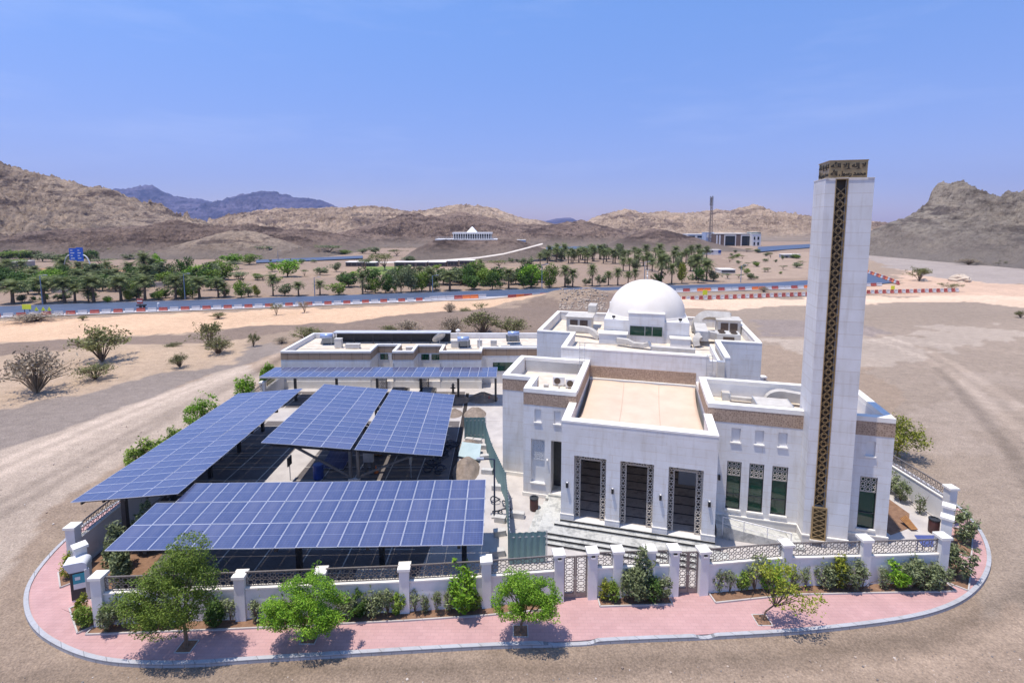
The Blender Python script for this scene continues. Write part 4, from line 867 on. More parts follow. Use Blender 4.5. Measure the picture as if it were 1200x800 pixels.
duct('cream duct joining the right rooftop units', [(9.9, 19.6, 8.3)] + arc((9.9, 19.6, 8.3), (9.6, 19.7, 9.1), (10.2, 20.0, 9.2), 4), .6, .6)
duct('arched cream duct at the back right of roof', arc((10.4, 26.4, 8.3), (10.2, 26.9, 10.0), (11.6, 27.6, 10.0), 8) + [(14.0, 28.4, 9.8)], .75, .7)
duct('tapered cream duct beside the right rooftop fans', [(11.1, 21.9, 9.0), (12.0, 22.1, 8.85)], .95, .7)
duct('tall cream duct standing on the right wing roof beside ladder', [(11.05, 11.95, 8.9), (11.05, 11.9, 7.3)] + arc((11.05, 11.9, 7.3), (11.05, 11.6, 6.9), (11.05, 8.4, 7.1), 3), .55, .6)
duct('flat wide beige duct on the right wing roof next to the minaret', [(12.7, 7.0, 7.25), (15.0, 7.0, 7.25)], 1.7, .55)
duct('curved beige duct elbow on right wing roof below the round vent', arc((14.0, 8.6, 6.9), (14.0, 8.6, 7.6), (14.9, 8.55, 7.6), 6) + [(16.5, 8.4, 7.45)], .7, .5)
duct('thin beige pipe duct along the right wing parapet', [(11.3, 8.3, 7.15), (13.0, 8.2, 7.15)], .3, .25)
b = MB(); b.lathe([(.22, 0), (.22, .1), (.14, .1), (.12, .02)], 16); o = b.build('round_vent', GRILL); o.location = mloc(14.8, 9.1, 7.55); o.rotation_euler = (R(90), 0, MY); tag(o, 'round dark vent on the inner parapet of the right wing roof', 'vent')
def ladder(lab, u, v, z0, z1, face='u', cage=False):
    r = thing('ladder', lab, 'ladder', mloc(u, v, z0), MY); b = MB(); h = z1 - z0
    for s in (-.22, .22): b.bar((s, 0, 0), (s, 0, h), .045)
    b.build('rail', STEEL, r)
    for k in range(int(h / .28)): b = MB(); b.bar((-.22, 0, .2 + k * .28), (.22, 0, .2 + k * .28), .03); b.build('rung', STEEL, r)
    return r
ladder('pale metal ladder rising from the right wing roof to the hall roof', 10.2, 11.95, 6.86, 9.4)
ladder('pale metal ladder against the hall wall above the left wing roof', .75 - .9, 11.6, 6.9, 9.9)
def split_ac(lab, u, v, z, g='split air conditioners on the left wing roof'):
    r = thing('outdoor_ac_unit', lab, 'air conditioner', mloc(u, v, z), MY + .1, g)
    b = MB(); b.box(0, .95, 0, .36, .1, .75); b.build('casing', WHITEP, r); b = MB(); b.lathe([(.26, 0), (.26, .03), (.05, .03)], 16)
    o = b.build('fan_grille', GRILL, r); o.location = (.36, -.005, .43); o.rotation_euler = (R(90), 0, 0); b = MB(); b.box(.1, .2, 0, .36, 0, .099); b.box(.75, .85, 0, .36, 0, .099); b.build('foot', STEEL, r)
split_ac('white outdoor ac unit at the middle of left wing roof', -2.1, 8.3, 6.9); split_ac('white outdoor ac unit near the right edge of left wing roof', -1.0, 7.9, 6.9); 
r = thing('roof_vent_pipe', 'small vent pipes and box between the two ac units on left wing roof', 'pipes', mloc(-2.6, 7.0, 6.9), MY); b = MB(); b.box(0, .35, 0, .3, 0, .45); b.tube([(1.2, .2, 0), (1.2, .2, .5), (1.4, .2, .5)], .06); b.tube([(1.8, -.5, 0), (1.8, -.5, .35)], .06); b.box(1.0, 1.5, -.9, -.6, 0, .12); b.build('pipework', DUCT, r)
# ================================================================== ANNEX
ax = thing('annex_building', 'long low white annex with brown slab frieze behind the back carport', 'building', (0, 0, 0))
FR = [(-28.1, 59.8), (-17.2, 59.8), (-17.2, 63.2), (-14.5, 63.2), (-14.5, 59.8), (-12.0, 59.8), (-12.0, 63.0), (-8.8, 63.0), (-8.8, 59.8), (-3.72, 59.8), (-3.72, 61.8), (6.5, 61.8)]
body = FR + [(6.5, 70), (-28.1, 70)]
b = MB(); b.prism(body, 0, 3.58); b.build('wall', WHITE, ax)
def offs(line, d):      # move the axis-aligned front line outwards by d
    out = []
    for i, p in enumerate(line):
        a = line[i - 1] if i else None; c = line[i + 1] if i < len(line) - 1 else None
        dx = dy = 0
        for s, t in ((a, p), (p, c)):
            if s is None or t is None: continue
            if abs(s[1] - t[1]) < 1e-6: dy = -d
            else: dx = d if t[1] > s[1] else -d
            if abs(s[1] - t[1]) > 1e-6: dx = d if t[1] > s[1] else -d
        out.append((p[0] + dx, p[1] + dy))
    return out
def strip_wall(line, d, th, z0, z1, m, name):
    o_ = offs(line, d); i_ = offs(line, d - th); b = MB()
    for k in range(len(line) - 1): b.prism([o_[k], o_[k + 1], i_[k + 1], i_[k]], z0, z1)
    b.build(name, m, ax)
strip_wall(FR, .02, .35, 3.582, 4.44, FRIEZE2, 'frieze'); strip_wall(FR, .05, .34, 4.442, 4.68, COPE, 'coping')
b = MB(); b.box(-28.13, -27.75, 60.2, 69.6, 3.582, 4.68); b.box(-28.13, 6.5, 69.601, 70, 3.582, 4.68); b.build('parapet', PLAIN, ax)
b = MB(); b.box(-27.7, 6.4, 63.5, 69.5, 3.583, 4.0); b.box(-27.7, -17.6, 60.2, 63.499, 3.583, 3.95); b.box(-14.1, -12.4, 60.2, 63.499, 3.583, 3.95); b.box(-8.4, -4.1, 60.2, 63.499, 3.583, 3.95); b.build('roof', ROOF, ax)
for x0, x1, y, z0, z1 in ((-16.9, -15.9, 63.2, 2.7, 3.45), (-15.4, -14.7, 63.2, 2.7, 3.45), (-11.6, -10.6, 63.0, 2.7, 3.45), (-10.3, -8.9, 63.0, 2.7, 3.45), (-2.4, .4, 61.8, 1.6, 2.7)):
    b = MB(); b.box(x0, x1, y - .04, y - .002, z0, z1); wn = b.build('window', GREEN, ax); b = MB()
    for x in (x0, (x0 + x1) / 2, x1 - .05): b.box(x, x + .05, y - .07, y - .041, z0, z1)
    b.build('frame', DARK, wn)
b = MB()
for x in (-17.25, -14.45, -8.75): b.box(x, x + .05, 59.72, 59.8, .1, 3.2)
b.build('downpipe', STEEL, ax)
b = MB(); b.box(-28.16, -3.7, 59.74, 59.8, 0, .9); b.build('plinth', COPE, ax)
for x in (-16.3, -11.2):
    dr = MB(); dr.box(x, x + .95, 59.9, 59.99, 0.02, 2.3); 
    r_ = thing('screen_door', 'taupe lattice screen standing before the %s annex recess' % ('left' if x < -14 else 'right'), 'screen', (0, 0, 0)); b = MB(); b.lattice(x, x + 1.0, .1, 2.3, 59.6, .5, .04, .04); b.build('lattice', RAIL, r_); b = MB(); b.box(x - .08, x, 59.57, 59.63, 0, 2.4); b.box(x + 1.0, x + 1.08, 59.57, 59.63, 0, 2.4); b.build('frame', DARK, r_)
# roof things of the annex
r = thing('rooftop_pergola', 'long grey roof shelter with a dark sheet for its shade on the annex roof', 'roof shelter', (0, 0, 0))
b = MB(); b.box(-24, -8.3, 66.2, 67.6, 5.42, 5.55); b.build('roof_sheet', [noisy('grey_sheet', (.42, .43, .48), (.50, .51, .55), 1, .5, 0)], r)
b = MB(); b.box(-23.9, -8.4, 67.45, 67.55, 4.0, 5.42); b.build('shade_sheet', DARK, r)  # dark sheet stands for the shade inside the shelter
for k in range(7): b = MB(); b.box(-23.8 + k * 2.55, -23.72 + k * 2.55, 66.3, 66.4, 4, 5.42); b.build('post', DARK, r)
def heater(lab, x, y, z):
    r = thing('solar_water_heater', lab, 'water heater', (x, y, z), .1, 'solar water heaters on the annex roof')
    b = MB(); b.tube([(-.75, 0, 1.25), (.75, 0, 1.25)], .32, 16); b.build('tank', noisy('pale_blue_tank', (.30, .38, .58), (.36, .44, .64), 2, .35, 0, metal=.3), r, True)
    b = MB(); b.face([(-.9, .3, .15), (.9, .3, .15), (.9, 1.6, .75), (-.9, 1.6, .75)]); b.face([(-.9, 1.6, .7), (.9, 1.6, .7), (.9, .3, .1), (-.9, .3, .1)]); b.build('collector', DARK, r)
    b = MB(); b.bar((-.6, 0, 0), (-.6, 0, 1), .05); b.bar((.6, 0, 0), (.6, 0, 1), .05); b.bar((-.7, 1.5, 0), (-.7, 1.5, .7), .05); b.bar((.7, 1.5, 0), (.7, 1.5, .7), .05); b.build('frame', STEEL, r)
heater('blue cylinder water heater at left end of the annex roof', -24.6, 65.5, 4.0); heater('blue cylinder water heater at the middle of the annex roof', -6.3, 63.8, 4.0); heater('blue cylinder water heater nearest the mosque on the annex roof', .2, 65.6, 4.3)
def dish(lab, x, y, z, s=.7):
    r = thing('satellite_dish', lab, 'satellite dish', (x, y, z), .4); b = MB(); b.lathe([(s * t, .25 * s * t * t) for t in np.linspace(.02, 1, 8)], 20); o = b.build('reflector', STEEL, r, True, loc=(0, 0, .9)); o.rotation_euler = (R(-50), 0, .3); b = MB(); b.bar((0, 0, 0), (0, 0, .95), .06); b.build('mast', STEEL, r)
dish('large grey mesh satellite dish on annex roof', -9.6, 65.5, 4.0, .95)
for i, (x, y, w_, h_, lab) in enumerate(((-7.9, 64, .9, .9, 'cream box cabinet on the annex roof beside the blue tank'), (-23.0, 63.9, .9, 1.2, 'cream upright box on the annex roof by the left tank'), (-21.5, 63.6, 1.8, .55, 'flat cream roof box near left end of the annex'), (-13.4, 62.2, 1.3, .5, 'pale box on the projecting annex roof bay'), (-4.5, 64.0, .6, 1.0, 'small pale box on annex roof right of the blue tank'), (-2.8, 64.6, .8, .8, 'white box on the annex roof near the mosque'))):
    b = MB(); b.box(0, w_, 0, .6, .06, h_); b.box(.05, .15, 0, .6, 0, .06); b.box(w_ - .15, w_ - .05, 0, .6, 0, .06); b.box(-.03, w_ + .03, -.03, .63, h_, h_ + .04); o = b.build('roof_box', ACW, loc=(x, y, 4.0)); tag(o, lab, 'roof box')
b = MB(); b.tube([(-1.4, 62.8, 4.55), (4.8, 62.8, 4.55)], .07, 8); b.tube([(-1.4, 62.5, 4.5), (4.8, 62.5, 4.5)], .05, 8)
for k in range(6): b.bar((-1.3 + k * 1.2, 62.65, 4.0), (-1.3 + k * 1.2, 62.65, 4.55), .06)
tag(b.build('roof_pipe_run', STEEL), 'dark pipes running along the annex roof toward the mosque', 'pipes')
b = MB(); b.tube([(-4.2, 63.5, 4), (-4.2, 63.5, 5.6)], .05, 6); b.lathe([(.02, 5.55), (.3, 5.75), (.3, 5.95), (.02, 6.1)], 12, (-7.2, 66)); b.tube([(-7.2, 66, 4), (-7.2, 66, 5.6)], .06, 6); tag(b.build('vent_ball', WHITEP), 'white ball vent and pole on the annex roof', 'vent')

# ================================================================== SOLAR CARPORTS
PVR = random.Random(8)
def panel_mesh(w, l):
    b = MB(); t = .04; f = .023
    b.box(-w / 2, w / 2, -l / 2, l / 2, -t, 0)
    b.f.pop(1); b.m.pop(1); b.m = [1] * len(b.m); b.m[0] = 2
    o = [(-w / 2, -l / 2, 0), (w / 2, -l / 2, 0), (w / 2, l / 2, 0), (-w / 2, l / 2, 0)]; i = [(-w / 2 + f, -l / 2 + f, .0), (w / 2 - f, -l / 2 + f, 0), (w / 2 - f, l / 2 - f, 0), (-w / 2 + f, l / 2 - f, 0)]
    for k in range(4): j = (k + 1) % 4; b.face([o[k], o[j], i[j], i[k]], 1)
    b.face(i, 0); return b.mesh('solar_panel', [PV, ALU, PVBACK])
def frame_of(a, bx, by):
    ex = Vector(bx) - Vector(a); lx = ex.length; ex.normalize(); ey = Vector(by) - Vector(a); ey -= ex * ey.dot(ex); ly = ey.length; ey.normalize(); return ex, ey, ex.cross(ey), lx, ly
def lay(root, a, ex, ey, nz_, lx, ly, nx, ny, landscape, skip=lambda i, j: False, gap=.018):
    cx, cy = lx / nx, ly / ny; w, l = cx - gap, cy - gap
    me = panel_mesh(w, l) if not landscape else panel_mesh(l, w)
    rot = Matrix((ex, ey, nz_)).transposed() if not landscape else Matrix((ey, -ex, nz_)).transposed()
    for j in range(ny):
        for i in range(nx):
            if skip(i, j): continue
            p = Vector(a) + ex * cx * (i + .5) + ey * cy * (j + .5) - root.location
            o = bpy.data.objects.new('solar_panel', me); C.objects.link(o); o.parent = root; o.matrix_local = Matrix.Translation(p) @ rot.to_4x4() @ Matrix.Rotation(PVR.gauss(0, .006), 4, 'X') @ Matrix.Rotation(PVR.gauss(0, .004), 4, 'Y')
def purlins(root, a, ex, ey, nz_, lx, ly, n, along='x'):
    b = MB()
    for k in range(n):
        t = (k + .5) / n
        if along == 'x': p = Vector(a) + ey * ly * t - nz_ * .13; q_ = p + ex * lx
        else: p = Vector(a) + ex * lx * t - nz_ * .13; q_ = p + ey * ly
        b.bar(p - root.location, q_ - root.location, .09, .14)
    b.build('purlin', DARK, root)
# front carport
a = Vector(at(122, 645, 3.4)); bx = at(566, 638, 3.4); by = (a.x - .23, a.y + 5.95, 3.82)
fc = thing('solar_carport', 'nearest solar carport, three rows of blue panels above the front wall', 'solar carport', (-11, 27.3, 0), 0, 'solar panel carports')
ex, ey, nz_, lx, ly = frame_of(a, bx, by); lay(fc, a, ex, ey, nz_, lx, ly, 18, 3, False, lambda i, j: j == 2 and i == 0); purlins(fc, a, ex, ey, nz_, lx, ly, 5)
for x in (-19.0, -12.3, -7.54, -2.78):
    t = (x - a.x) / lx; zt = 3.35; b = MB(); y = 27.2 + (x + 12) * .03; b.box(x - .14 + 11, x + .14 + 11, y - 27.3 - .14, y - 27.3 + .14, 0, zt); b.build('post', DARK, fc)
    b = MB(); p = Vector(a) + ex * lx * t - nz_ * .28; b.bar(p + ey * .2 - fc.location, p + ey * (ly - .2) - fc.location, .16, .2); b.build('rafter', DARK, fc)
# left carport
a = Vector((-26.2, 28.25, 3.6)); bx = (-19.9, 28.45, 4.05); by = (-26.85, 47.75, 3.52)
lc = thing('solar_carport', 'long left solar carport running back beside the gravel track', 'solar carport', (-23.2, 38, 0), 0, 'solar panel carports')
ex, ey, nz_, lx, ly = frame_of(a, bx, by); lay(lc, a, ex, ey, nz_, lx, ly, 3, 20, True); purlins(lc, a, ex, ey, nz_, lx, ly, 5, 'y')
for k in range(5):
    y = .7 + k * 4.5; p = Vector(a) + ey * y + ex * 2.6; b = MB(); b.bar((p.x + 23.2, p.y - 38, 0), (p.x + 23.2, p.y - 38, p.z - .35), .26); b.build('post', DARK, lc)
    b = MB(); s = Vector(a) + ey * y - nz_ * .28; b.bar(s + ex * .2 - lc.location, s + ex * (lx - .2) - lc.location, .16, .22); b.build('rafter', DARK, lc)
# double carport
a = Vector((-17.5, 33.65, 4.88)); bx = (-4.97, 34.2, 3.62); by = (-18.13, 47.2, 4.66)
dc = thing('solar_carport', 'double solar carport, two tilted panel fields side by side in mid yard', 'solar carport', (-11.3, 41, 0), 0, 'solar panel carports')
ex, ey, nz_, lx, ly = frame_of(a, bx, by); half = (lx - .28) / 2
lay(dc, a, ex, ey, nz_, half, ly, 3, 14, True); lay(dc, a + ex * (half + .28), ex, ey, nz_, half, ly, 3, 14, True)
purlins(dc, a, ex, ey, nz_, half, ly, 5, 'y'); purlins(dc, a + ex * (half + .28), ex, ey, nz_, half, ly, 5, 'y')
for k in range(4):
    y = .45 + k * 4.2; m_ = Vector(a) + ey * y + ex * (lx / 2) - nz_ * .3
    for s in (-.28, .28):
        b = MB(); b.bar((m_.x + s + 11.3, m_.y - 41, 0), (m_.x + s + 11.3, m_.y - 41, m_.z), .2); b.build('post', noisy('grey_brown_post', (.10, .085, .075), (.15, .13, .115), 3, .6, 0), dc)
    b = MB(); l_ = m_ - ex * 5.7; r_ = m_ + ex * 5.7; b.bar(l_ - dc.location, r_ - dc.location, .14, .2); b.build('rafter', DARK, dc)
    for s in (-1, 1): b = MB(); b.bar(Vector((m_.x + s * .3, m_.y, 2.0)) - dc.location, m_ + ex * 4.2 * s - dc.location, .12, .14); b.build('brace', MATS['grey_brown_post'], dc)
    b = MB(); b.box(m_.x + 11.3 - .4, m_.x + 11.3 + .4, m_.y - 41.2, m_.y - 40.95, 1.1, 1.9); b.build('inverter_box', STEEL, dc)
# back carport
a = Vector((-27.6, 53.5, 3.42)); bx = (-1.68, 53.5, 3.42); by = (-27.6, 57.3, 3.40)
bc = thing('solar_carport', 'narrow far solar carport standing before the annex', 'solar carport', (-14, 55.5, 0), 0, 'solar panel carports')
ex, ey, nz_, lx, ly = frame_of(a, bx, by); lay(bc, a, ex, ey, nz_, lx, ly, 25, 2, False); purlins(bc, a, ex, ey, nz_, lx, ly, 4)
b = MB(); p = Vector(a) - nz_ * .1; b.bar(p - bc.location, p + ex * lx - bc.location, .06, .16); b.build('front_beam', STEEL, bc)
for x in (-24.6, -19.9, -15.3, -10.3, -6.1, -1.85): b = MB(); b.box(x + 14 - .12, x + 14 + .12, -.4 if x > -2 else -.1, -.16 if x > -2 else .14, 0, 3.3); b.build('post', DARK, bc)

# ================================================================== YARD CLUTTER
b = MB(); b.prism([(-4.95, 34.5), (-4.5, 34.5), (-4.75, 49), (-5.1, 58), (-5.45, 58), (-5.2, 49)], -.02, .024); struct(b.build('trench', noisy('dark_trench', (.025, .02, .018), (.05, .04, .035), 3, 1, 0)))
def sheet_fence(lab, pts, h):
    r = thing('hoarding', lab, 'hoarding', (*pts[0], 0)); b = MB(); o = Vector(pts[0])
    for p, q_ in zip(pts[:-1], pts[1:]):
        p, q_ = Vector(p) - o, Vector(q_) - o; L_ = (q_ - p).length; d = (q_ - p) / L_; n_ = Vector((d.y, -d.x)); k = int(L_ / .09); prev = None
        for i in range(k + 1):
            c = p + d * (L_ * i / k) + n_ * (.03 if i % 4 < 2 else -.03); cur = c
            if prev is not None: b.face([(*prev, .05), (*cur, .05), (*cur, h), (*prev, h)])
            prev = cur
    b.build('corrugated_sheet', HOARD, r); b = MB()
    for p in pts: p = Vector(p) - o; b.bar((p.x + .06, p.y + .04, 0), (p.x + .06, p.y + .04, h + .05), .06)
    for p, q_ in zip(pts[:-1], pts[1:]):
        p, q_ = Vector(p) - o, Vector(q_) - o
        for z in (.4, h - .3): b.bar((p.x + .05, p.y + .03, z), (q_.x + .05, q_.y + .03, z), .05)
    b.build('frame', STEEL, r)
sheet_fence('green grey corrugated hoarding bending along the mosque path', [(-2.45, 43.9), (-1.7, 39.6), (-.5, 34.8), (-.25, 31.0), (-.2, 27.8)], 2.1)
sheet_fence('green corrugated hoarding panel behind the front railing facing the road', [(-.15, 27.75), (2.0, 27.9)], 2.0)
sheet_fence('green corrugated hoarding panel standing between the two earth heaps', [(-4.45, 45.2), (-2.5, 45.25)], 2.1)
def heap(lab, x, y, rx, ry, h, seed):
    n = 26; gx, gy = np.meshgrid(np.linspace(-1, 1, n), np.linspace(-1, 1, n)); rr = np.hypot(gx, gy)
    z = h * np.clip(1 - rr, 0, 1) ** .8 * (.7 + .6 * fbm(gx * 3 + seed, gy * 3, 5, seed)) - .02
    ii = np.arange(n * n).reshape(n, n); qq = np.stack([ii[:-1, :-1], ii[:-1, 1:], ii[1:, 1:], ii[1:, :-1]], -1).reshape(-1, 4)
    keep = (rr[:-1, :-1] < 1.05).ravel(); me = np_mesh('earth_heap', np.stack([gx * rx, gy * ry, z], -1).reshape(-1, 3), qq[keep], DIRT); tag(obj('earth_heap', me, loc=(x, y, .005)), lab, 'earth heap')
heap('brown earth heap at the back end of the construction strip', -3.9, 51.3, 1.2, 1.6, .9, 3); heap('small earth heap just in front of the green hoarding panel', -3.9, 43.3, 1.0, 1.7, .8, 5); heap('brown earth heap nearest the front carport, below the mint board', -3.75, 39.2, 1.1, 2.2, 1.1, 8)
heap('earth heap in shade under the right end of the far carport', -3.4, 56.0, 1.8, 1.5, .9, 12); heap('low earth heap left of trench under the far carport', -6.2, 55.6, 1.5, 1.3, .7, 15); heap('small sandy heap beside the trench near the double carport corner', -6.1, 51.4, .9, 1.2, .6, 17)
b = MB(); b.face([(-4.64, 41.3, .25), (-2.75, 40.4, .3), (-2.7, 42.5, .75), (-4.45, 43.1, .7)]); b.face([(-4.45, 43.1, .65), (-2.7, 42.5, .7), (-2.75, 40.4, .25), (-4.64, 41.3, .2)]); b.face([(-4.64, 41.3, .2), (-2.75, 40.4, .25), (-2.75, 40.4, .3), (-4.64, 41.3, .25)])
tag(b.build('board', PALEG), 'pale mint board lying on the earth heaps', 'board')
rnd = random.Random(4)
for i, (x, y, lab) in enumerate([(-3.9, 44.6, 'grey concrete block left of the hoarding panel foot'), (-3.2, 44.4, 'tilted grey concrete block below the hoarding panel'), (-2.6, 43.2, 'grey concrete block at the head of the bent hoarding'), (-2.3, 41.2, 'grey concrete block inside the bent hoarding'), (-2.0, 38.7, 'grey concrete block beside the lamp post top end'), (-1.1, 36.2, 'grey concrete block halfway along bent hoarding'), (-.8, 32.1, 'grey concrete block by the lamp post foot'), (-.8, 30.6, 'grey concrete block in the strip between front carport and hoarding'), (-.9, 28.6, 'grey concrete block nearest the front railing'), (.4, 32.6, 'grey concrete block outside bent hoarding on the path')]):
    b = MB(); w_, l_, h_ = .9 * rnd.uniform(.8, 1.1), .42, .38; c = .04
    b.prism([(-w_ / 2, -l_ / 2 + c), (-w_ / 2 + c, -l_ / 2), (w_ / 2 - c, -l_ / 2), (w_ / 2, -l_ / 2 + c), (w_ / 2, l_ / 2 - c), (w_ / 2 - c, l_ / 2), (-w_ / 2 + c, l_ / 2), (-w_ / 2, l_ / 2 - c)], 0, h_)
    o = b.build('concrete_block', BLOCKS, loc=(x, y, .006), rotz=rnd.uniform(-.3, .3)); tag(o, lab, 'concrete block', 'loose concrete blocks of the hoarding')
# pole with arm
r = thing('lamp_post', 'dark slim lamp post with short arm beside the bent hoarding', 'lamp post', (-1.2, 32.6, 0)); b = MB(); b.tube([(0, 0, 0), (0, 0, 4.15)], [.07, .055], 10); b.build('pole', noisy('navy_paint', (.02, .03, .06), (.03, .04, .08), 3, .45, 0), r); b = MB(); b.bar((0, 0, 4.15), (-.75, 0, 4.2), .06); b.build('arm', MATS['navy_paint'], r); b = MB(); b.box(-1.2, -.7, -.12, .12, 4.16, 4.25); b.build('lamp_head', STEEL, r); b = MB(); b.box(-.2, .2, -.2, .2, 0.007, .12); b.build('base_plate', BLOCKS, r)
for i, (x, y, n_, lab) in enumerate(((-6.4, 39.5, 9, 'tangled heap of dark blue hose near front of the trench'), (-6.0, 41.6, 7, 'dark blue hose coils in the middle beside the trench'), (-5.8, 43.7, 5, 'small dark hose coil farther along the trench'), (-.55, 33.6, 4, 'small blue hose bundle at the lamp post foot'))):
    b = MB()
    for k in range(n_):
        cx, cy = rnd.gauss(0, .35), rnd.gauss(0, .5); rr = rnd.uniform(.25, .5); b.tube([(cx + rr * math.cos(t), cy + rr * math.sin(t), .06 + .05 * k + .08 * math.sin(2 * t + k)) for t in np.linspace(0, 5.8, 14)], .045, 6)
    tag(b.build('hose_coil', noisy('navy_hose', (.012, .016, .03), (.03, .035, .06), 3, .5, 0), loc=(x, y, .02)), lab, 'hose', 'hose coils beside the trench')
b = MB(); b.lathe([(.28, 0), (.3, .05), (.3, .45), (.315, .47), (.3, .5), (.3, .85), (.28, .9)], 16); o = b.build('barrel', BLUEB, loc=(-15.3, 37.9, .02)); o.scale = (1.3, 1.3, 1.3); tag(o, 'blue plastic barrel under the left half of the double carport', 'barrel')
b = MB(); b.box(-1.0, 1.0, -1.1, 1.1, .02, .07, 1, 0); o = b.build('spare_module', [PV, ALU], loc=(-14.6, 40.2, .45)); o.rotation_euler = (R(16), 0, -.1); b = MB(); [b.bar((x, y, -.45), (x, y, .03), .05) for x in (-.8, .8) for y in (-.9,)]; tag(o, 'loose dark panel lying tilted on the ground below the double carport', 'solar panel'); b.build('leg', STEEL, o)
for x, y, lab in ((-17.4, 37.6, 'dark parking sign on a pole between the left and double carports'), (-8.0, 38.0, 'grey parking sign on a pole under the double carport')):
    r = thing('parking_sign', lab, 'sign', (x, y, 0)); b = MB(); b.tube([(0, 0, 0), (0, 0, 2.0)], .035, 8); b.build('pole', STEEL, r); b = MB(); b.box(-.05, .05, -.32, .32, 1.25, 1.95); b.build('sign_plate', STEEL if x > -10 else DARK, r)
r = thing('timber_pile', 'orange brown timber pile and formwork under the right half of the double carport', 'timber pile', (-9.6, 42.5, 0)); b = MB()
for k in range(34): x, y = rnd.uniform(-2.6, 2.6), rnd.uniform(-.6, .6); a_ = rnd.uniform(-.5, .5); b.bar((x - .9, y - a_, .08 + .04 * (k % 12)), (x + .9, y + a_, .12 + .06 * (k % 12)), .1, .07)
b.build('planks', WOOD, r); b = MB()
for k in range(6): b.bar((-2.4 + k, -.2, 0), (-2.2 + k, .1, rnd.uniform(.9, 1.5)), .08)
b.build('uprights', WOOD, r)
b = MB(); b.lathe([(.2, 0), (.2, .04), (.13, .05), (.03, .6)], 14); o = b.build('traffic_cone', ORANGE, loc=(-11.0, 38.8, .02)); tag(o, 'orange cone at the foot of the double carport posts', 'cone')
b = MB(); b.lathe([(.2, 0), (.2, .04), (.13, .05), (.03, .7)], 14); o = b.build('traffic_cone', REDP, loc=(-2.6, 55.3, .02)); tag(o, 'red cone in shade under the far carport right end', 'cone')
b = MB(); b.lathe([(.16, 0), (.16, .1), (.11, .12), (.11, .7), (.15, .72), (.15, .78), (.05, .95)], 14); b.tube([(-.25, 0, .5), (.25, 0, .5)], .07, 8); o = b.build('hydrant', DARK, loc=(-7.0, 58.0, .02)); o.scale = (1.2, 1.2, 1.3); tag(o, 'dark hydrant standing before the annex wall', 'hydrant')
def bin_(lab, x, y, z):
    r = thing('litter_bin', lab, 'bin', (x, y, z), 0, 'round maroon litter bins'); b = MB(); b.lathe([(.27, .03), (.3, .08), (.3, .82), (.29, .85)], 20); b.build('body', MAROON, r, True); b = MB(); b.lathe([(.32, .851), (.32, .93), (.2, .96), (.2, .9)], 20); b.build('rim', DARK, r)
bin_('maroon round litter bin beside the steps at left wing corner', 1.55, 33.5, .006); bin_('maroon round litter bin in the right corner yard by angled wall', 27.5, 30.9, .03)
b = MB(); b.box(-1.1, 1.1, -.35, .35, .0, .12); b.box(-1.1, 1.1, -.35, .35, .42, .5); b.box(-.9, -.8, -.3, .3, .12, .42); b.box(.8, .9, -.3, .3, .12, .42); tag(b.build('bench', BLOCKS, loc=(-7.7, 26.4, .02)), 'low grey bench under the front carport behind the lattice railing', 'bench')
b = MB(); b.face([(-.85, -.5, .95), (.85, -.6, .95), (.85, .3, 1.35), (-.85, .4, 1.3)]); b.face([(-.85, .4, 1.26), (.85, .3, 1.31), (.85, -.6, .91), (-.85, -.5, .91)])
for x in (-.7, .7): b.bar((x, -.3, 0), (x, -.3, .95), .05); b.bar((x, .2, 0), (x, .2, 1.2), .05)
tag(b.build('tarp_table', noisy('navy_tarp', (.05, .07, .2), (.07, .09, .26), 3, .5, 0), loc=(25.3, 28.7, .02)), 'blue sheet propped on a frame in the right corner yard', 'sheet')
bpy.data.objects['tarp_table'].scale = (.75, .75, .8)
r = thing('scaffold_stack', 'stack of brown boards leaning near the blue sheet in right yard', 'boards', (26.3, 31.0, .02)); b = MB()
for k in range(5): b.bar((-.1 + k * .08, 0, .1), (-.2 + k * .08, .9, .35 + .05 * k), .12, .04)
b.build('boards', WOOD, r)
def car(lab, x, y, rot):
    r = thing('parked_car', lab, 'car', (x, y, .02), rot, 'dark cars under the far carport'); n = 9; b = MB()
    prof = [(-2.2, .45), (-2.2, .8), (-1.7, .95), (-1.2, 1.4), (.5, 1.45), (1.2, 1.0), (2.1, .85), (2.25, .5)]
    b.v = []; 
    for s in (-1, 1):
        for px_, pz in prof: b.v.append((px_, s * (.85 if pz < 1.1 else .68), pz))
    k = len(prof)
    for i in range(k - 1): b.poly((i, i + 1, k + i + 1, k + i))
    b.poly(tuple(range(k))[::-1]); b.poly(tuple(range(k, 2 * k))); b.poly((0, k, 2 * k - 1, k - 1)); b.build('body', mat('car_paint_dark', (.02, .022, .026), .2), r)
    b = MB()
    for s in (-1, 1): b.face([(-1.15, s * .78, 1.0), (1.0, s * .78, 1.0), (.45, s * .69, 1.38), (-1.1, s * .69, 1.36)][::s])
    b.build('side_window', DARKG, r)
    for wx in (-1.4, 1.4):
        for s in (-1, 1): b = MB(); b.tube([(wx, s * .66, .33), (wx, s * .87, .33)], .33, 14); b.build('wheel', RUBBER, r)
car('dark car under the far carport, left one of two', -12.9, 55.4, R(90)); car('dark car under the far carport, right one of two', -9.7, 55.4, R(90))
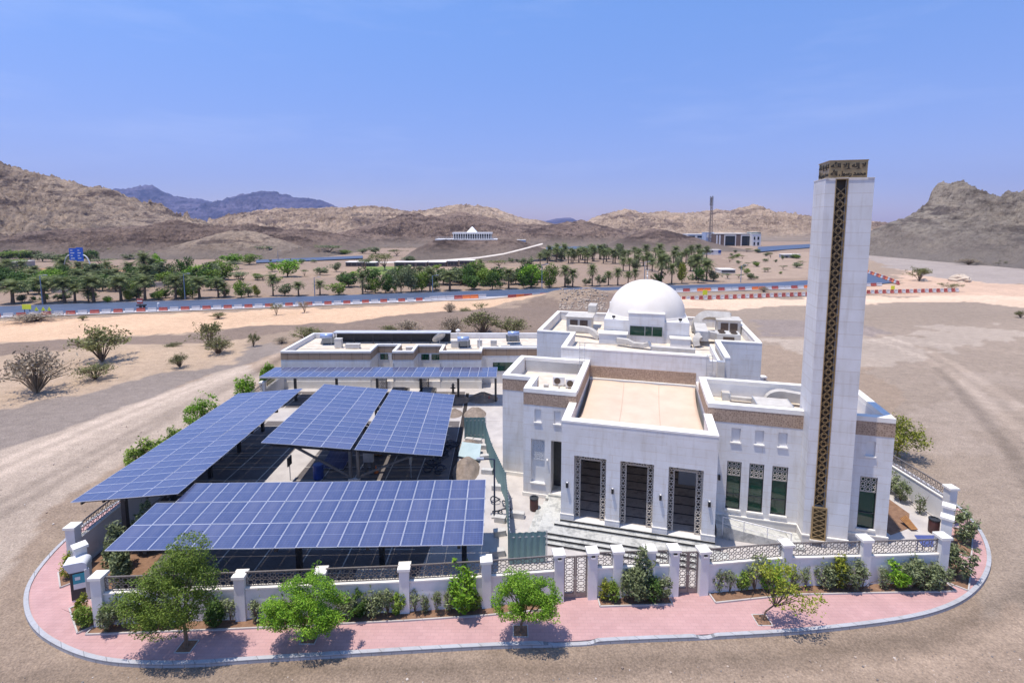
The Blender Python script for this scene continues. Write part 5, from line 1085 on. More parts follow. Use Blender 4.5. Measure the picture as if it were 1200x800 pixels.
# kiosk at the left corner
r = thing('vending_kiosk', 'grey kiosk with curved hood and teal poster at the left corner of pavement', 'kiosk', (-23.2, 25.25, 0), R(24)); r.scale = (.74, .8, 1.0)
b = MB(); b.box(-.5, .5, -.42, .42, 0, 1.75); b.build('cabinet', noisy('pale_grey_panel', (.58, .58, .60), (.66, .66, .68), 2, .45, 0), r)
b = MB(); prof = [(-.62, 1.75), (-.62, 2.0)] + [(-.62 + .45 * (1 - math.cos(t)), 2.0 + .28 * math.sin(t)) for t in np.linspace(.2, 1.57, 6)] + [(.95, 2.3), (.95, 2.22), (.6, 1.751)]
n = len(prof); b.v = [(-.6, p[0], p[1]) for p in prof] + [(.6, p[0], p[1]) for p in prof]
for i in range(n): j = (i + 1) % n; b.poly((i, j, n + j, n + i))
b.poly(tuple(range(n))[::-1]); b.poly(tuple(range(n, 2 * n))); o = b.build('hood', MATS['pale_grey_panel'], r, rotz=R(90)); o.scale = (.8, .85, .94)
b = MB(); b.box(-.5, .5, -.47, -.451, .1, 1.72); b.build('front_panel', DARK, r); b = MB(); b.box(-.32, .36, -.49, -.471, 1.0, 1.55, 0); b.box(-.32, .36, -.49, -.471, .7, .999, 1); b.box(-.2, .1, -.492, -.49, 1.2, 1.38, 1); b.build('poster', [TEAL, WHITEP], r)

# ================================================================== VEGETATION
def leaf_cloud(rng, blobs, n, size, flat=.35, gaps=.42, gs=1.6, seed=0, elong=1.7, floor=None):
    ws = np.array([b_[3] * b_[4] * b_[5] for b_ in blobs]); ws = ws / ws.sum(); P = []; need = n
    while need > 0:
        k = rng.choice(len(blobs), need * 2, p=ws); B = np.array(blobs)[k]
        d = rng.normal(size=(len(k), 3)); d /= np.linalg.norm(d, axis=1)[:, None]; rr = rng.uniform(.25, 1, len(k)) ** .55
        p = B[:, :3] + d * rr[:, None] * B[:, 3:6]
        g = vnoise(p[:, 0] * gs + 40 + p[:, 2] * .7, p[:, 1] * gs + 40 + p[:, 2] * gs, seed)
        p = p[g > gaps * rng.uniform(.5, 1.0, len(p))]
        if floor is not None: p = p[p[:, 2] > floor]
        P.append(p[:need]); need -= len(p[:need])
    P = np.concatenate(P); n = len(P)
    a = rng.normal(size=(n, 3)); a[:, 2] *= flat + .3; a /= np.linalg.norm(a, axis=1)[:, None]
    up = np.array([0, 0, 1.]) + rng.normal(size=(n, 3)) * .75; b_ = np.cross(a, up); b_ /= np.linalg.norm(b_, axis=1)[:, None] + 1e-9
    s = size * rng.uniform(.55, 1.35, n)[:, None]
    V = np.stack([P - a * s * elong * .5, P + b_ * s * .42, P + a * s * elong * .5, P - b_ * s * .42], 1).reshape(-1, 3)
    return V, np.arange(n * 4).reshape(n, 4)
def branches(rng, h0, r0, targets, lean=(0, 0), n=7):
    b = MB(); top = Vector((lean[0] * .45, lean[1] * .45, h0)); b.tube([(0, 0, -.1), (lean[0] * .12, lean[1] * .12, h0 * .5), top], [r0, r0 * .8, r0 * .62], n)
    for t in targets:
        t = Vector(t); m_ = top.lerp(t, .5) + Vector((rng.normal() * .1, rng.normal() * .1, .1)); b.tube([top - Vector((0, 0, .15)), m_, t], [r0 * .5, r0 * .32, r0 * .1], 5)
    return b
def plant(name, lab, cat, loc, blobs, n, size, lm, trunk_h=.8, r0=.06, lean=(0, 0), seed=1, group=None, gaps=.42, gs=1.6, ntw=7, rotz=0, floor=.05):
    rng = np.random.default_rng(seed); root = thing(name, lab, cat, loc, rotz, group); blobs = list(blobs); nb = len(blobs)
    for k in range(26):
        b_ = blobs[k % nb]; d = rng.normal(size=3); d[2] += .25; d /= np.linalg.norm(d); q_ = rng.uniform(.95, 1.22); w_ = rng.uniform(.2, .36) * min(1.0, b_[3])
        blobs.append((b_[0] + d[0] * b_[3] * q_, b_[1] + d[1] * b_[4] * q_, b_[2] + d[2] * b_[5] * q_, w_, w_, w_ * rng.uniform(.7, 1.5)))
    V, Q = leaf_cloud(rng, blobs, n, size, gaps=gaps, gs=gs, seed=seed, floor=floor); obj('crown', np_mesh('crown', V, Q, lm), root)
    tg = []
    for k in range(ntw):
        b_ = blobs[k % len(blobs)]; d = rng.normal(size=3); d /= np.linalg.norm(d); tg.append((b_[0] + d[0] * b_[3] * .7, b_[1] + d[1] * b_[4] * .7, b_[2] + abs(d[2]) * b_[5] * .6))
    branches(rng, trunk_h, r0, tg, lean).build('trunk', BARK, root); return root
def pit(x, y):
    b = MB(); b.box(x - .34, x + .34, y - .34, y + .34, .002, .018); o = struct(b.build('planting_pit', SOIL)); b = MB()
    for q0, q1, q2, q3 in ((-.38, .38, -.38, -.34), (-.38, .38, .34, .38), (-.38, -.34, -.339, .339), (.34, .38, -.339, .339)): b.box(x + q0, x + q1, y + q2, y + q3, .002, .02)
    struct(b.build('pit_edging', BLOCKS))
x, y, _ = at(219, 757); pit(x, y)
plant('street_tree', 'tallest round street tree, mid green crown overlapping the nearest carport', 'tree', (x, y, 0), [(.35, -.6, 3.1, 1.4, 1.3, 1.15), (-1.0, -.5, 2.7, 1.45, 1.25, 1.0), (.3, -.55, 4.3, 1.2, 1.1, 1.0), (.75, -.5, 5.2, 1.0, .9, .85), (-1.8, -.4, 2.9, 1.0, .9, .85), (1.15, -.55, 4.0, .95, .9, 1.0), (-.4, -.7, 1.95, 1.6, 1.1, .5), (-.5, -.5, 3.8, 1.0, .95, .7)], 30000, .052, LF_MID, 1.5, .1, (.1, -.4), 11, 'street trees along the kerb', .48, 1.7, 14, floor=1.35)
x, y, _ = at(363, 747); pit(x, y)
plant('street_tree', 'low bushy bright green street tree, second from the left along the kerb', 'tree', (x, y, 0), [(.1, -.5, 1.7, 1.65, 1.2, .95), (-1.0, -.45, 1.8, 1.1, .95, .8), (1.05, -.5, 1.9, 1.05, .95, .85), (.55, -.5, 2.75, 1.0, .85, .7), (-.5, -.45, 2.6, .95, .85, .65)], 23000, .051, LF_BRIGHT, .7, .07, (.1, -.35), 12, 'street trees along the kerb', .5, 1.9, 12)
x, y, _ = at(610, 739); pit(x, y)
plant('street_tree', 'neat bright green street tree just left of the nearer lattice gate', 'tree', (x, y, 0), [(.35, -.6, 2.05, 1.5, 1.15, .8), (-.4, -.5, 2.1, 1.1, 1.0, .75), (1.1, -.55, 2.1, .95, .9, .75), (.3, -.55, 2.75, 1.05, .9, .65), (0, -.55, 3.05, .6, .5, .4)], 20000, .051, LF_BRIGHT, .85, .075, (.3, -.4), 13, 'street trees along the kerb', .5, 1.9, 12)
x, y, _ = at(893, 726); pit(x, y)
plant('street_tree', 'thin leaning yellow green street tree, rightmost along the kerb', 'tree', (x, y, 0), [(.7, -.4, 2.5, 1.4, .9, .6), (1.5, -.7, 1.6, 1.4, .9, .6), (-.3, -.3, 2.8, .7, .5, .5), (.6, -.3, 3.1, .7, .5, .4)], 1700, .075, LF_YEL, 1.05, .05, (1.1, -.5), 14, 'street trees along the kerb', .6, 2.2, 14)
# shrub prototypes along the fence
def shrub_proto(kind, seed):
    rng = np.random.default_rng(seed)
    K = {'thin': (LF_OLIVE, [(0, 0, .55, .33, .28, .55), (.1, 0, .95, .25, .22, .4)], 380, .07), 'grey': (LF_OLIVE, [(0, 0, .6, .55, .45, .6), (.25, 0, .95, .4, .35, .4), (-.25, 0, .8, .4, .35, .45)], 1000, .085),
         'green': (LF_MID, [(0, 0, .6, .5, .42, .55), (.2, .05, .9, .4, .35, .4)], 850, .085), 'bright': (LF_BRIGHT, [(0, 0, .7, .55, .45, .6), (-.2, 0, 1.05, .42, .38, .35), (.28, 0, .9, .4, .35, .4)], 950, .085),
         'yellow': (LF_YEL, [(0, 0, .6, .4, .36, .6), (.1, 0, 1.1, .3, .28, .35)], 620, .085), 'dark': (LF_DARK, [(0, 0, .65, .65, .5, .65), (.3, 0, 1.0, .45, .4, .45), (-.3, 0, .9, .45, .4, .4)], 1500, .08), 'oleander': (LF_OLIVE, [(0, 0, .9, .8, .6, .85), (-.15, 0, 1.7, .55, .5, .7), (.45, 0, 1.3, .5, .45, .5), (-.1, 0, 2.35, .3, .3, .5)], 2300, .11)}[kind]
    bl = list(K[1]); b0 = len(bl)
    for k in range(16):
        b_ = bl[k % b0]; d = rng.normal(size=3); d[2] = abs(d[2]) + .4; d /= np.linalg.norm(d); q_ = rng.uniform(.85, 1.25)
        bl.append((b_[0] + d[0] * b_[3] * q_, b_[1] + d[1] * b_[4] * q_, b_[2] + d[2] * b_[5] * q_, .09, .09, rng.uniform(.16, .3)))
    V, Q = leaf_cloud(rng, bl, K[2], K[3] * .85, gaps=.56, gs=2.6, seed=seed, elong=2.3, floor=.02)
    tg = [(rng.normal() * .3, rng.normal() * .25, rng.uniform(.6, 1.3)) for _ in range(7)]; b = MB()
    for t in tg: b.tube([(0, 0, -.03), (t[0] * .4, t[1] * .4, t[2] * .5), t], [.018, .013, .005], 4, caps=False)
    return np_mesh('foliage', V, Q, K[0]), b.mesh('stems', BARK)
SP = {k: [shrub_proto(k, 100 + 7 * i + j) for j in range(2)] for i, k in enumerate(('thin', 'grey', 'green', 'bright', 'yellow', 'dark', 'oleander'))}
DESC = {'thin': 'thin wispy grey green', 'grey': 'grey green', 'green': 'mid green', 'bright': 'bright green', 'yellow': 'yellowing', 'dark': 'dark green', 'oleander': 'tall grey green oleander like'}
def shrub(kind, loc, s, lab, g, seed):
    f, st_ = SP[kind][seed % 2]; r = thing('shrub', lab, 'shrub', loc, seed * 1.7, g); r.scale = (s, s, s * 1.02); obj('foliage', f, r); obj('stems', st_, r); return r
BED = [('left bed', [(-19.9, 'grey', 1.15), (-19.2, 'thin', 1.0), (-18.2, 'green', 1.0), (-17.2, 'grey', .9), (-14.9, 'dark', 1.05), (-14.2, 'thin', 1.0), (-12.9, 'thin', 1.05), (-12.0, 'green', .9), (-11.2, 'grey', .85), (-10.3, 'thin', 1.0), (-8.4, 'grey', .95), (-7.8, 'dark', .95), (-7.1, 'grey', 1.0), (-6.4, 'thin', 1.15), (-5.9, 'green', .9), (-5.0, 'thin', .95), (-4.5, 'thin', .8), (-3.9, 'thin', .9), (-3.2, 'thin', 1.2), (-2.0, 'green', .9), (1.6, 'thin', .7)], lambda x: 23.9 + (x + 12) * .065 - .38),
       ('middle bed between the gates', [(4.9, 'yellow', .75), (5.4, 'green', .8), (6.05, 'thin', .8), (7.5, 'dark', .95), (8.0, 'grey', .9)], lambda x: 24.85),
       ('right bed', [(11.2, 'thin', 1.25), (11.9, 'thin', .95), (12.6, 'green', .9), (13.3, 'thin', 1.5), (14.0, 'bright', 1.1), (14.8, 'bright', 1.05), (15.6, 'thin', .9), (16.2, 'thin', .85), (17.3, 'grey', 1.05), (18.0, 'yellow', 1.25), (18.5, 'grey', 1.2), (19.3, 'thin', 1.15), (20.5, 'thin', 1.0), (21.2, 'bright', 1.05), (22.0, 'grey', 1.2), (22.6, 'grey', 1.15), (23.3, 'grey', 1.05), (23.9, 'thin', .9)], lambda x: 25.7 + (x - 15) * .04 if x < 15.2 else 25.78)]
sd = 0
for bname, its, yf in BED:
    for i, (x, k, s) in enumerate(its):
        sd += 1; shrub(k, (x, yf(x) + rnd.uniform(-.06, .06), .03), s, '%s shrub in %s, %s from left' % (DESC[k], bname, nth(i)), 'shrubs in the beds along the garden wall', sd)
shrub('bright', (-2.55, 24.05, .03), 1.65, 'large yellow green bush against the front wall beside the carport corner pillar', 'shrubs in the beds along the garden wall', 3)
shrub('oleander', (6.75, 24.9, .03), 1.05, 'tallest oleander like shrub with grey leaves between the two gates', 'shrubs in the beds along the garden wall', 2)
for i, (k, x, y, s, lab) in enumerate([('yellow', -25.2, 26.6, .95, 'olive yellow shrub outside the left corner behind the kiosk'), ('yellow', -21.8, 23.5, .9, 'yellow green shrub at foot of the left corner pillar'), ('green', -21.2, 23.1, .85, 'small green shrub in front of the left corner pillar'), ('oleander', -22.9, 27.2, 1.05, 'big dusty shrub inside the left corner, nearest the kiosk'), ('oleander', -22.2, 29.0, 1.1, 'big dusty shrub inside the left corner below the carport tips'), ('oleander', -21.6, 25.9, .95, 'big dusty shrub inside the left corner beside the front carport edge'), ('grey', -23.8, 29.6, 1.2, 'dusty shrub by the left carport front post'),
        ('grey', 25.3, 26.7, 1.5, 'grey green shrub outside the right angled corner, nearer the road'), ('grey', 28.6, 29.9, 1.45, 'grey green shrub outside the right angled corner, farther one'), ('thin', 28.3, 33.0, 1.1, 'thin shrub inside the right wall nearest the corner'), ('grey', 28.2, 34.6, 1.15, 'grey green shrub inside the right wall, middle one'), ('grey', 28.15, 35.9, 1.2, 'grey green shrub inside the right wall, third from corner'), ('thin', 28.1, 37.2, 1.2, 'thin shrub inside the right wall, farthest seen'), ('yellow', 28.0, 38.6, .6, 'low yellow plant in right bed by the mosque corner')]):
    shrub(k, (x, y, .03), s, lab, 'shrubs near the corners of the compound', i)
# trees outside the left and right walls
for i, (lab, x, y, h, w_, lm) in enumerate([('pointed bright green tree rising behind the left carport edge', -28.9, 45.4, 4.7, 1.5, LF_BRIGHT), ('olive green tree low behind the near part of left carport', -29.2, 38.3, 3.3, 1.3, LF_MID), ('small olive tree behind the left carport just right of the larger olive tree', -28.9, 41.0, 3.0, 1.0, LF_MID), ('round bright green young tree left of the far carport end', -29.4, 53.8, 3.9, 1.05, LF_BRIGHT), ('slim green sapling just beyond the far carport left tip', -29.2, 58.5, 3.9, .8, LF_BRIGHT), ('wide yellow green tree outside the right wall', 33.2, 41.5, 3.9, 2.1, LF_YEL), ('dark green bushy tree behind the right corner of mosque', 29.9, 46, 4.8, 1.5, LF_DARK)]):
    bl = [(0, 0, h * .52, w_, w_, h * .34), (w_ * .4, .2, h * .68, w_ * .6, w_ * .6, h * .24), (-w_ * .45, -.2, h * .5, w_ * .65, w_ * .6, h * .26), (0, 0, h * .82, w_ * .42, w_ * .42, h * .18), (w_ * .6, -.3, h * .42, w_ * .6, w_ * .5, h * .2)]
    plant('wall_tree', lab, 'tree', (x, y, -.12), bl, 3400, .115, lm, h * .3, .07, (0, 0), 40 + i, 'trees outside the side walls', .5, 1.5, 8)
# desert scrub
def scrub_proto(seed, lm, kind):
    rng = np.random.default_rng(seed); b = MB(); tips = []
    n = {'thorn': 26, 'dry': 70, 'low': 40, 'flat': 14}[kind]
    for k in range(n):
        a = rng.uniform(0, 6.283); out = rng.uniform(.25, 1.) if kind != 'dry' else rng.uniform(.1, 1.); hh = (1 - .45 * out ** 2) * rng.uniform(.75, 1.02)
        if kind == 'flat': hh = rng.uniform(.75, 1.)
        e_ = Vector((math.cos(a) * out, math.sin(a) * out, hh)); m_ = Vector((math.cos(a) * out * .35, math.sin(a) * out * .35, hh * .55 + .05)); b.tube([(0, 0, -.02), m_, e_], [.02, .012, .004], 4, caps=False)
        tips.append(e_); tips.append(m_.lerp(e_, .6))
        for q_ in range(3):
            s_ = m_.lerp(e_, rng.uniform(.1, .9)); d = Vector((rng.normal() * .16, rng.normal() * .16, rng.uniform(0, .18))); b.tube([s_, s_ + d], [.008, .003], 3, caps=False); tips.append(s_ + d)
    stems = b.mesh('stems', MATS['brown_bark'] if kind != 'dry' else LF_DRY)
    bl = [(t.x, t.y, t.z, .17, .17, .11) for t in tips]
    V, Q = leaf_cloud(rng, bl, {'thorn': 1500, 'dry': 900, 'low': 1500, 'flat': 700}[kind], .05, gaps=.35, gs=4, seed=seed, elong=2.0, floor=.01); return np_mesh('foliage', V, Q, lm), stems
SCR = {'thorn': [scrub_proto(201, LF_SCRUB, 'thorn'), scrub_proto(202, LF_SCRUB, 'thorn')], 'dry': [scrub_proto(211, LF_DRY, 'dry'), scrub_proto(212, LF_DRY, 'dry')], 'low': [scrub_proto(221, LF_SCRUB, 'low'), scrub_proto(222, LF_SCRUB, 'low')], 'flat': [scrub_proto(231, LF_SCRUB, 'flat'), scrub_proto(232, LF_DRY, 'flat')]}
def scrub(kind, px_, py, wpx, hpx, lab, i, cat='bush'):
    x, y, _ = at(px_, py, -.1); k = (y * math.cos(P_) + 20 * math.sin(P_)) / F
    f, st_ = SCR[kind][i % 2]; r = thing('desert_bush' if kind != 'flat' else 'acacia_tree', lab, cat, (x, y, -.12), i * 1.3, 'desert bushes and acacias'); r.scale = (wpx * k / 2 * .92, wpx * k / 2 * .92, hpx * k * .9); obj('foliage', f, r); obj('stems', st_, r)
for i, a_ in enumerate([('thorn', 120, 423, 80, 46, 'wide olive thorn tree on the sand left of the track'), ('dry', 43, 460, 86, 56, 'large brown leafless bush at far left beside the gravel'), ('low', 112, 444, 50, 20, 'low olive bush in front of the wide thorn tree'), ('thorn', 246, 407, 42, 34, 'upright olive thorn bush on the sandy bank'), ('low', 256, 416, 38, 24, 'rounded olive bush just below the upright thorn bush'), ('low', 211, 430, 27, 18, 'small olive bush alone on grey gravel'), ('thorn', 297, 406, 18, 18, 'little dark bush left of the annex roof'), ('low', 358, 399, 46, 17, 'yellow green grassy tuft behind the annex left end'), ('flat', 324, 369, 20, 15, 'left of two small flat acacias on the sand flat'), ('flat', 357, 366, 20, 14, 'right of two small flat acacias on the sand flat'), ('low', 256, 373, 22, 8, 'low green plant on the sand below the road barriers'), ('low', 97, 375, 13, 6, 'tiny green plant on the sand near the left barriers'), ('dry', 40, 376, 70, 10, 'strip of dry brown brush at the sand edge on left'), ('low', 566, 392, 58, 30, 'broad grey olive bush on the bank behind the annex'), ('low', 600, 394, 50, 24, 'grey olive bush on the bank close to mosque wall'), ('dry', 530, 394, 44, 24, 'dry bush on the bank left of the broad grey olive bush'), ('dry', 480, 393, 44, 20, 'dry brush behind the annex roof dish'), ('low', 455, 394, 30, 14, 'small olive brush behind the annex shelter'), ('flat', 563, 366, 22, 12, 'flat topped bush beside the bank end of the barriers'), ('dry', 527, 369, 20, 16, 'spindly dry shrub below the end of the red barriers'), ('low', 545, 372, 24, 13, 'low scrub right of the spindly dry shrub'), ('thorn', 1077, 329, 32, 18, 'dark rounded thorn tree at foot of the right hill'), ('flat', 1114, 341, 30, 10, 'flat acacia at right end of the striped fence'), ('low', 1196, 372, 14, 9, 'small bush at the right edge of the plain'), ('low', 1180, 312, 26, 8, 'scrub patch on the lower right hill slope'), ('dry', 1135, 310, 30, 8, 'brown scrub patch on the right hill foot'), ('dry', 1092, 302, 26, 12, 'brown scrub patch in the gully of the right hill'), ('dry', 895, 342, 16, 7, 'dry tuft near the striped fence behind the dome'), ('dry', 375, 410, 26, 9, 'dry tuft on sand just behind the annex left parapet'), ('low', 205, 408, 26, 8, 'low dusty tuft on the bank between the thorn bushes'), ('dry', 330, 402, 26, 8, 'dry tuft left of the grassy tuft')]): scrub(*a_, i)

# ------------------------------------------------------------------ palms and trees beyond the road
def palm_proto(seed, skirt=True):
    rng = np.random.default_rng(seed); V = []; Qd = []; mi = []
    th = 1.0
    nfr = 30
    for k in range(nfr):
        a = k * 2.399 + rng.uniform(-.2, .2); el = R(84 - 88 * (k / nfr)) + rng.uniform(-.12, .12); L_ = rng.uniform(.85, 1.05) * .62; nseg = 7; p = np.array([0, 0, 1.0 - .06 * k / nfr]); pts = [p.copy()]; e_ = el
        for s in range(nseg): e_ -= .10 + .035 * s; p = p + np.array([math.cos(a) * math.cos(e_), math.sin(a) * math.cos(e_), math.sin(e_)]) * L_ / nseg; pts.append(p.copy())
        side = np.array([-math.sin(a), math.cos(a), 0])
        for s in range(1, nseg + 1):
            c = pts[s]; d = pts[s] - pts[s - 1]; d /= np.linalg.norm(d); ll = .16 * math.sin(math.pi * (.12 + .85 * s / (nseg + .6))) + .03
            for t in (0, .5):
                c2 = pts[s - 1] + (pts[s] - pts[s - 1]) * t
                for sg in (-1, 1):
                    tip = c2 + side * sg * ll + d * ll * .75 + np.array([0, 0, -.03]); w_ = d * .017; n = len(V); V += [c2 - w_, c2 + w_, tip + w_ * .2, tip - w_ * .2]; Qd.append([n, n + 1, n + 2, n + 3])
    cm = np_mesh('crown', np.array(V), np.array(Qd), LF_PALM)
    b = MB(); b.tube([(0, 0, -.05), (.01, 0, .3), (.015, .01, .7), (0, 0, 1.0)], [.07, .052, .05, .06], 8)
    if skirt:
        for k in range(22):
            a = rng.uniform(0, 6.28); z = rng.uniform(.72, .98); b.bar((.05 * math.cos(a), .05 * math.sin(a), z), (.22 * math.cos(a), .22 * math.sin(a), z - rng.uniform(.1, .3)), .02, .008)
    return cm, b.mesh('trunk', BARK)
PALMS = [palm_proto(s) for s in (301, 302, 303)]
def btree_proto(seed, lm, flat=False):
    rng = np.random.default_rng(seed)
    if flat: bl = [(rng.normal() * .3, rng.normal() * .3, .82 + rng.uniform(-.06, .08), .38, .38, .12) for _ in range(8)]; n, sz = 900, .045
    else: bl = [(0, 0, .5, .42, .42, .42)] + [(rng.normal() * .22, rng.normal() * .22, rng.uniform(.3, .8), .27, .27, .22) for _ in range(7)]; n, sz = 1500, .055
    V, Q = leaf_cloud(rng, bl, n, sz, gaps=.52, gs=4.5, seed=seed, floor=.02)
    return np_mesh('crown', V, Q, lm), branches(rng, .3, .035, [(b_[0], b_[1], b_[2]) for b_ in bl]).mesh('trunk', BARK)
BT = {'dark': [btree_proto(401, LF_DARK), btree_proto(402, LF_DARK)], 'mid': [btree_proto(411, LF_MID), btree_proto(412, LF_MID)], 'bright': [btree_proto(421, LF_BRIGHT), btree_proto(422, LF_BRIGHT)], 'olive': [btree_proto(431, LF_OLIVE), btree_proto(432, LF_OLIVE)], 'acacia': [btree_proto(441, LF_OLIVE, True), btree_proto(442, LF_SCRUB, True)], 'yellow': [btree_proto(451, LF_YEL), btree_proto(452, LF_YEL)]}
TD = {'dark': 'dense dark green tree', 'mid': 'mid green bushy tree', 'bright': 'bright green broad tree', 'olive': 'dull olive tree', 'acacia': 'flat topped acacia', 'yellow': 'yellow green small tree', 'palm': 'date palm'}
def ftree(kind, px_, py, hpx, wpx, lab, i, g):
    x, y, _ = at(px_, py, 0); k = (y * math.cos(P_) + 20 * math.sin(P_)) / F; h = hpx * k; w_ = wpx * k
    zz = float((GZ[np.abs(rows - y).argmin(), np.abs(cols - x / (y + 62)).argmin()]))
    m = PALMS[i % 3] if kind == 'palm' else BT[kind][i % 2]
    r = thing('date_palm' if kind == 'palm' else ('acacia_tree' if kind == 'acacia' else 'field_tree'), lab, 'palm tree' if kind == 'palm' else 'tree', (x, y, zz), i * 2.1, g)
    hv = .88 + .24 * ((i * 37) % 11) / 10; w_ = w_ * (.76 if kind == 'palm' else .92); r.scale = (w_, w_, h * hv * (.72 if kind == 'palm' else .98)); obj('crown', m[0], r); obj('trunk', m[1], r)
    return r
front = [('palm', 15, 355, 32, 42), ('palm', 52, 355, 34, 40), ('palm', 76, 354, 30, 36), ('palm', 88, 354, 26, 30), ('palm', 110, 354, 34, 38), ('palm', 104, 354, 15, 20), ('bright', 126, 354, 10, 12), ('palm', 142, 352, 31, 34), ('yellow', 152, 352, 12, 14), ('palm', 170, 351, 32, 34), ('palm', 163, 351, 14, 18), ('mid', 185, 351, 14, 14), ('palm', 206, 350, 30, 30), ('yellow', 213, 350, 13, 12), ('palm', 234, 349, 30, 34), ('mid', 226, 349, 20, 18), ('palm', 256, 348, 22, 24), ('palm', 263, 348, 20, 22), ('mid', 283, 348, 21, 18), ('olive', 291, 347, 12, 14), ('yellow', 302, 347, 16, 11), ('palm', 320, 346, 26, 20), ('olive', 334, 346, 18, 20), ('palm', 350, 346, 18, 22), ('palm', 375, 345, 17, 20), ('mid', 397, 345, 18, 22), ('palm', 425, 344, 27, 18), ('mid', 440, 343, 17, 16), ('dark', 452, 343, 25, 20), ('olive', 470, 342, 30, 20), ('olive', 482, 342, 32, 24), ('mid', 494, 341, 26, 22), ('palm', 504, 341, 28, 22), ('palm', 527, 340, 28, 30), ('dark', 553, 339, 20, 22), ('dark', 577, 339, 22, 22), ('palm', 596, 338, 28, 24), ('palm', 565, 330, 22, 18), ('dark', 614, 338, 20, 14), ('bright', 622, 337, 32, 26), ('mid', 644, 337, 30, 20), ('palm', 662, 336, 24, 22), ('palm', 671, 336, 24, 20), ('palm', 694, 335, 26, 18), ('palm', 713, 334, 20, 16), ('olive', 703, 334, 15, 14), ('palm', 724, 334, 20, 18), ('palm', 736, 333, 18, 16), ('palm', 744, 333, 20, 14), ('palm', 775, 333, 34, 26), ('dark', 771, 333, 18, 16), ('palm', 787, 332, 25, 18), ('yellow', 799, 332, 24, 16), ('dark', 818, 331, 22, 18), ('palm', 816, 327, 30, 26), ('palm', 828, 329, 30, 26), ('olive', 836, 329, 14, 16)]
for i, (k, x, y, h, w_) in enumerate(front): ftree(k, x, y, h, w_, '%s in the roadside row, %s tree from the left' % (TD[k], nth(i)), i, 'trees in the row along the far road')
mid = [('dark', 26, 334, 21, 24), ('bright', 55, 336, 24, 28), ('olive', 44, 333, 18, 18), ('dark', 76, 330, 20, 22), ('dark', 92, 330, 20, 26), ('dark', 108, 329, 20, 24), ('mid', 122, 328, 18, 22), ('dark', 136, 331, 16, 22), ('palm', 93, 338, 22, 22), ('palm', 152, 327, 24, 24), ('palm', 170, 326, 32, 28), ('bright', 184, 322, 24, 16), ('olive', 195, 331, 30, 30), ('olive', 160, 332, 18, 20), ('dark', 216, 327, 26, 22), ('bright', 236, 331, 24, 32), ('palm', 215, 340, 20, 20), ('olive', 252, 331, 14, 14), ('acacia', 268, 316, 11, 26), ('bright', 337, 324, 20, 30), ('acacia', 281, 333, 18, 22), ('olive', 375, 322, 11, 18), ('olive', 394, 318, 11, 12), ('bright', 319, 318, 12, 14), ('acacia', 428, 318, 16, 18), ('acacia', 451, 316, 18, 26), ('dark', 437, 326, 13, 14), ('bright', 415, 325, 8, 12), ('olive', 478, 306, 8, 14), ('olive', 523, 304, 7, 10), ('acacia', 557, 303, 8, 12), ('acacia', 585, 313, 10, 20), ('palm', 563, 321, 18, 12), ('olive', 615, 313, 12, 18), ('palm', 633, 310, 16, 14)]
for i, (k, x, y, h, w_) in enumerate(mid): ftree(k, x, y, h, w_, '%s in the field, %s field tree from the left' % (TD[k], nth(i)), i + 60, 'trees in the fields beyond the road')
backl = [('dark', 10, 304, 12, 22), ('mid', 24, 304, 14, 26), ('dark', 36, 304, 12, 20), ('olive', 50, 306, 10, 22), ('olive', 66, 306, 10, 22), ('dark', 106, 306, 15, 20), ('dark', 80, 306, 10, 12), ('dark', 113, 289, 9, 12), ('olive', 106, 289, 8, 10), ('acacia', 133, 299, 8, 24), ('acacia', 200, 295, 8, 22), ('olive', 238, 297, 9, 14), ('olive', 262, 297, 9, 20), ('acacia', 288, 297, 8, 24), ('acacia', 305, 300, 12, 26), ('bright', 262, 305, 7, 9), ('bright', 275, 309, 14, 24), ('mid', 292, 310, 12, 22), ('acacia', 340, 296, 8, 22), ('acacia', 365, 296, 9, 24), ('acacia', 385, 298, 10, 26), ('mid', 405, 298, 6, 16), ('olive', 425, 297, 6, 14), ('olive', 440, 297, 10, 16), ('dark', 358, 284, 6, 8), ('mid', 22, 312, 9, 18), ('olive', 8, 320, 10, 22), ('acacia', 465, 300, 8, 16), ('acacia', 120, 313, 10, 22), ('olive', 152, 304, 8, 14)]
for i, (k, x, y, h, w_) in enumerate(backl): ftree(k, x, y, h, w_, '%s near the left hill foot, %s one counted' % (TD[k], nth(i)), i + 120, 'scattered trees near the hill foot')
rg = random.Random(9); grove = []
for k in range(66): x = 640 + k * 2.9 + rg.uniform(-2, 2); grove.append((x, rg.uniform(303, 309) if x < 720 else rg.uniform(302, 318)))
grove.sort()
for i, (x, y) in enumerate(grove): ftree('palm' if i % 6 else 'olive', x, y, rg.uniform(14, 20), rg.uniform(13, 17), '%s in the far grove behind the dome, %s from left' % ('date palm' if i % 6 else 'dull olive tree', nth(i)), i, 'palms of the far grove')
for i, (x, y, h, w_) in enumerate([(888, 296, 6, 10), (903, 302, 7, 6), (917, 304, 6, 5), (870, 303, 5, 6), (898, 300, 5, 8), (855, 307, 6, 9), (880, 327, 9, 12), (900, 318, 5, 8), (865, 309, 4, 7), (940, 310, 5, 9), (930, 302, 5, 10), (875, 295, 5, 8), (862, 296, 4, 6)]): ftree('acacia' if i % 2 else 'olive', x, y, h, w_, '%s on the dry plain left of minaret, %s one' % ('small acacia' if i % 2 else 'small olive bush', nth(i)), i, 'small bushes on the dry plain')

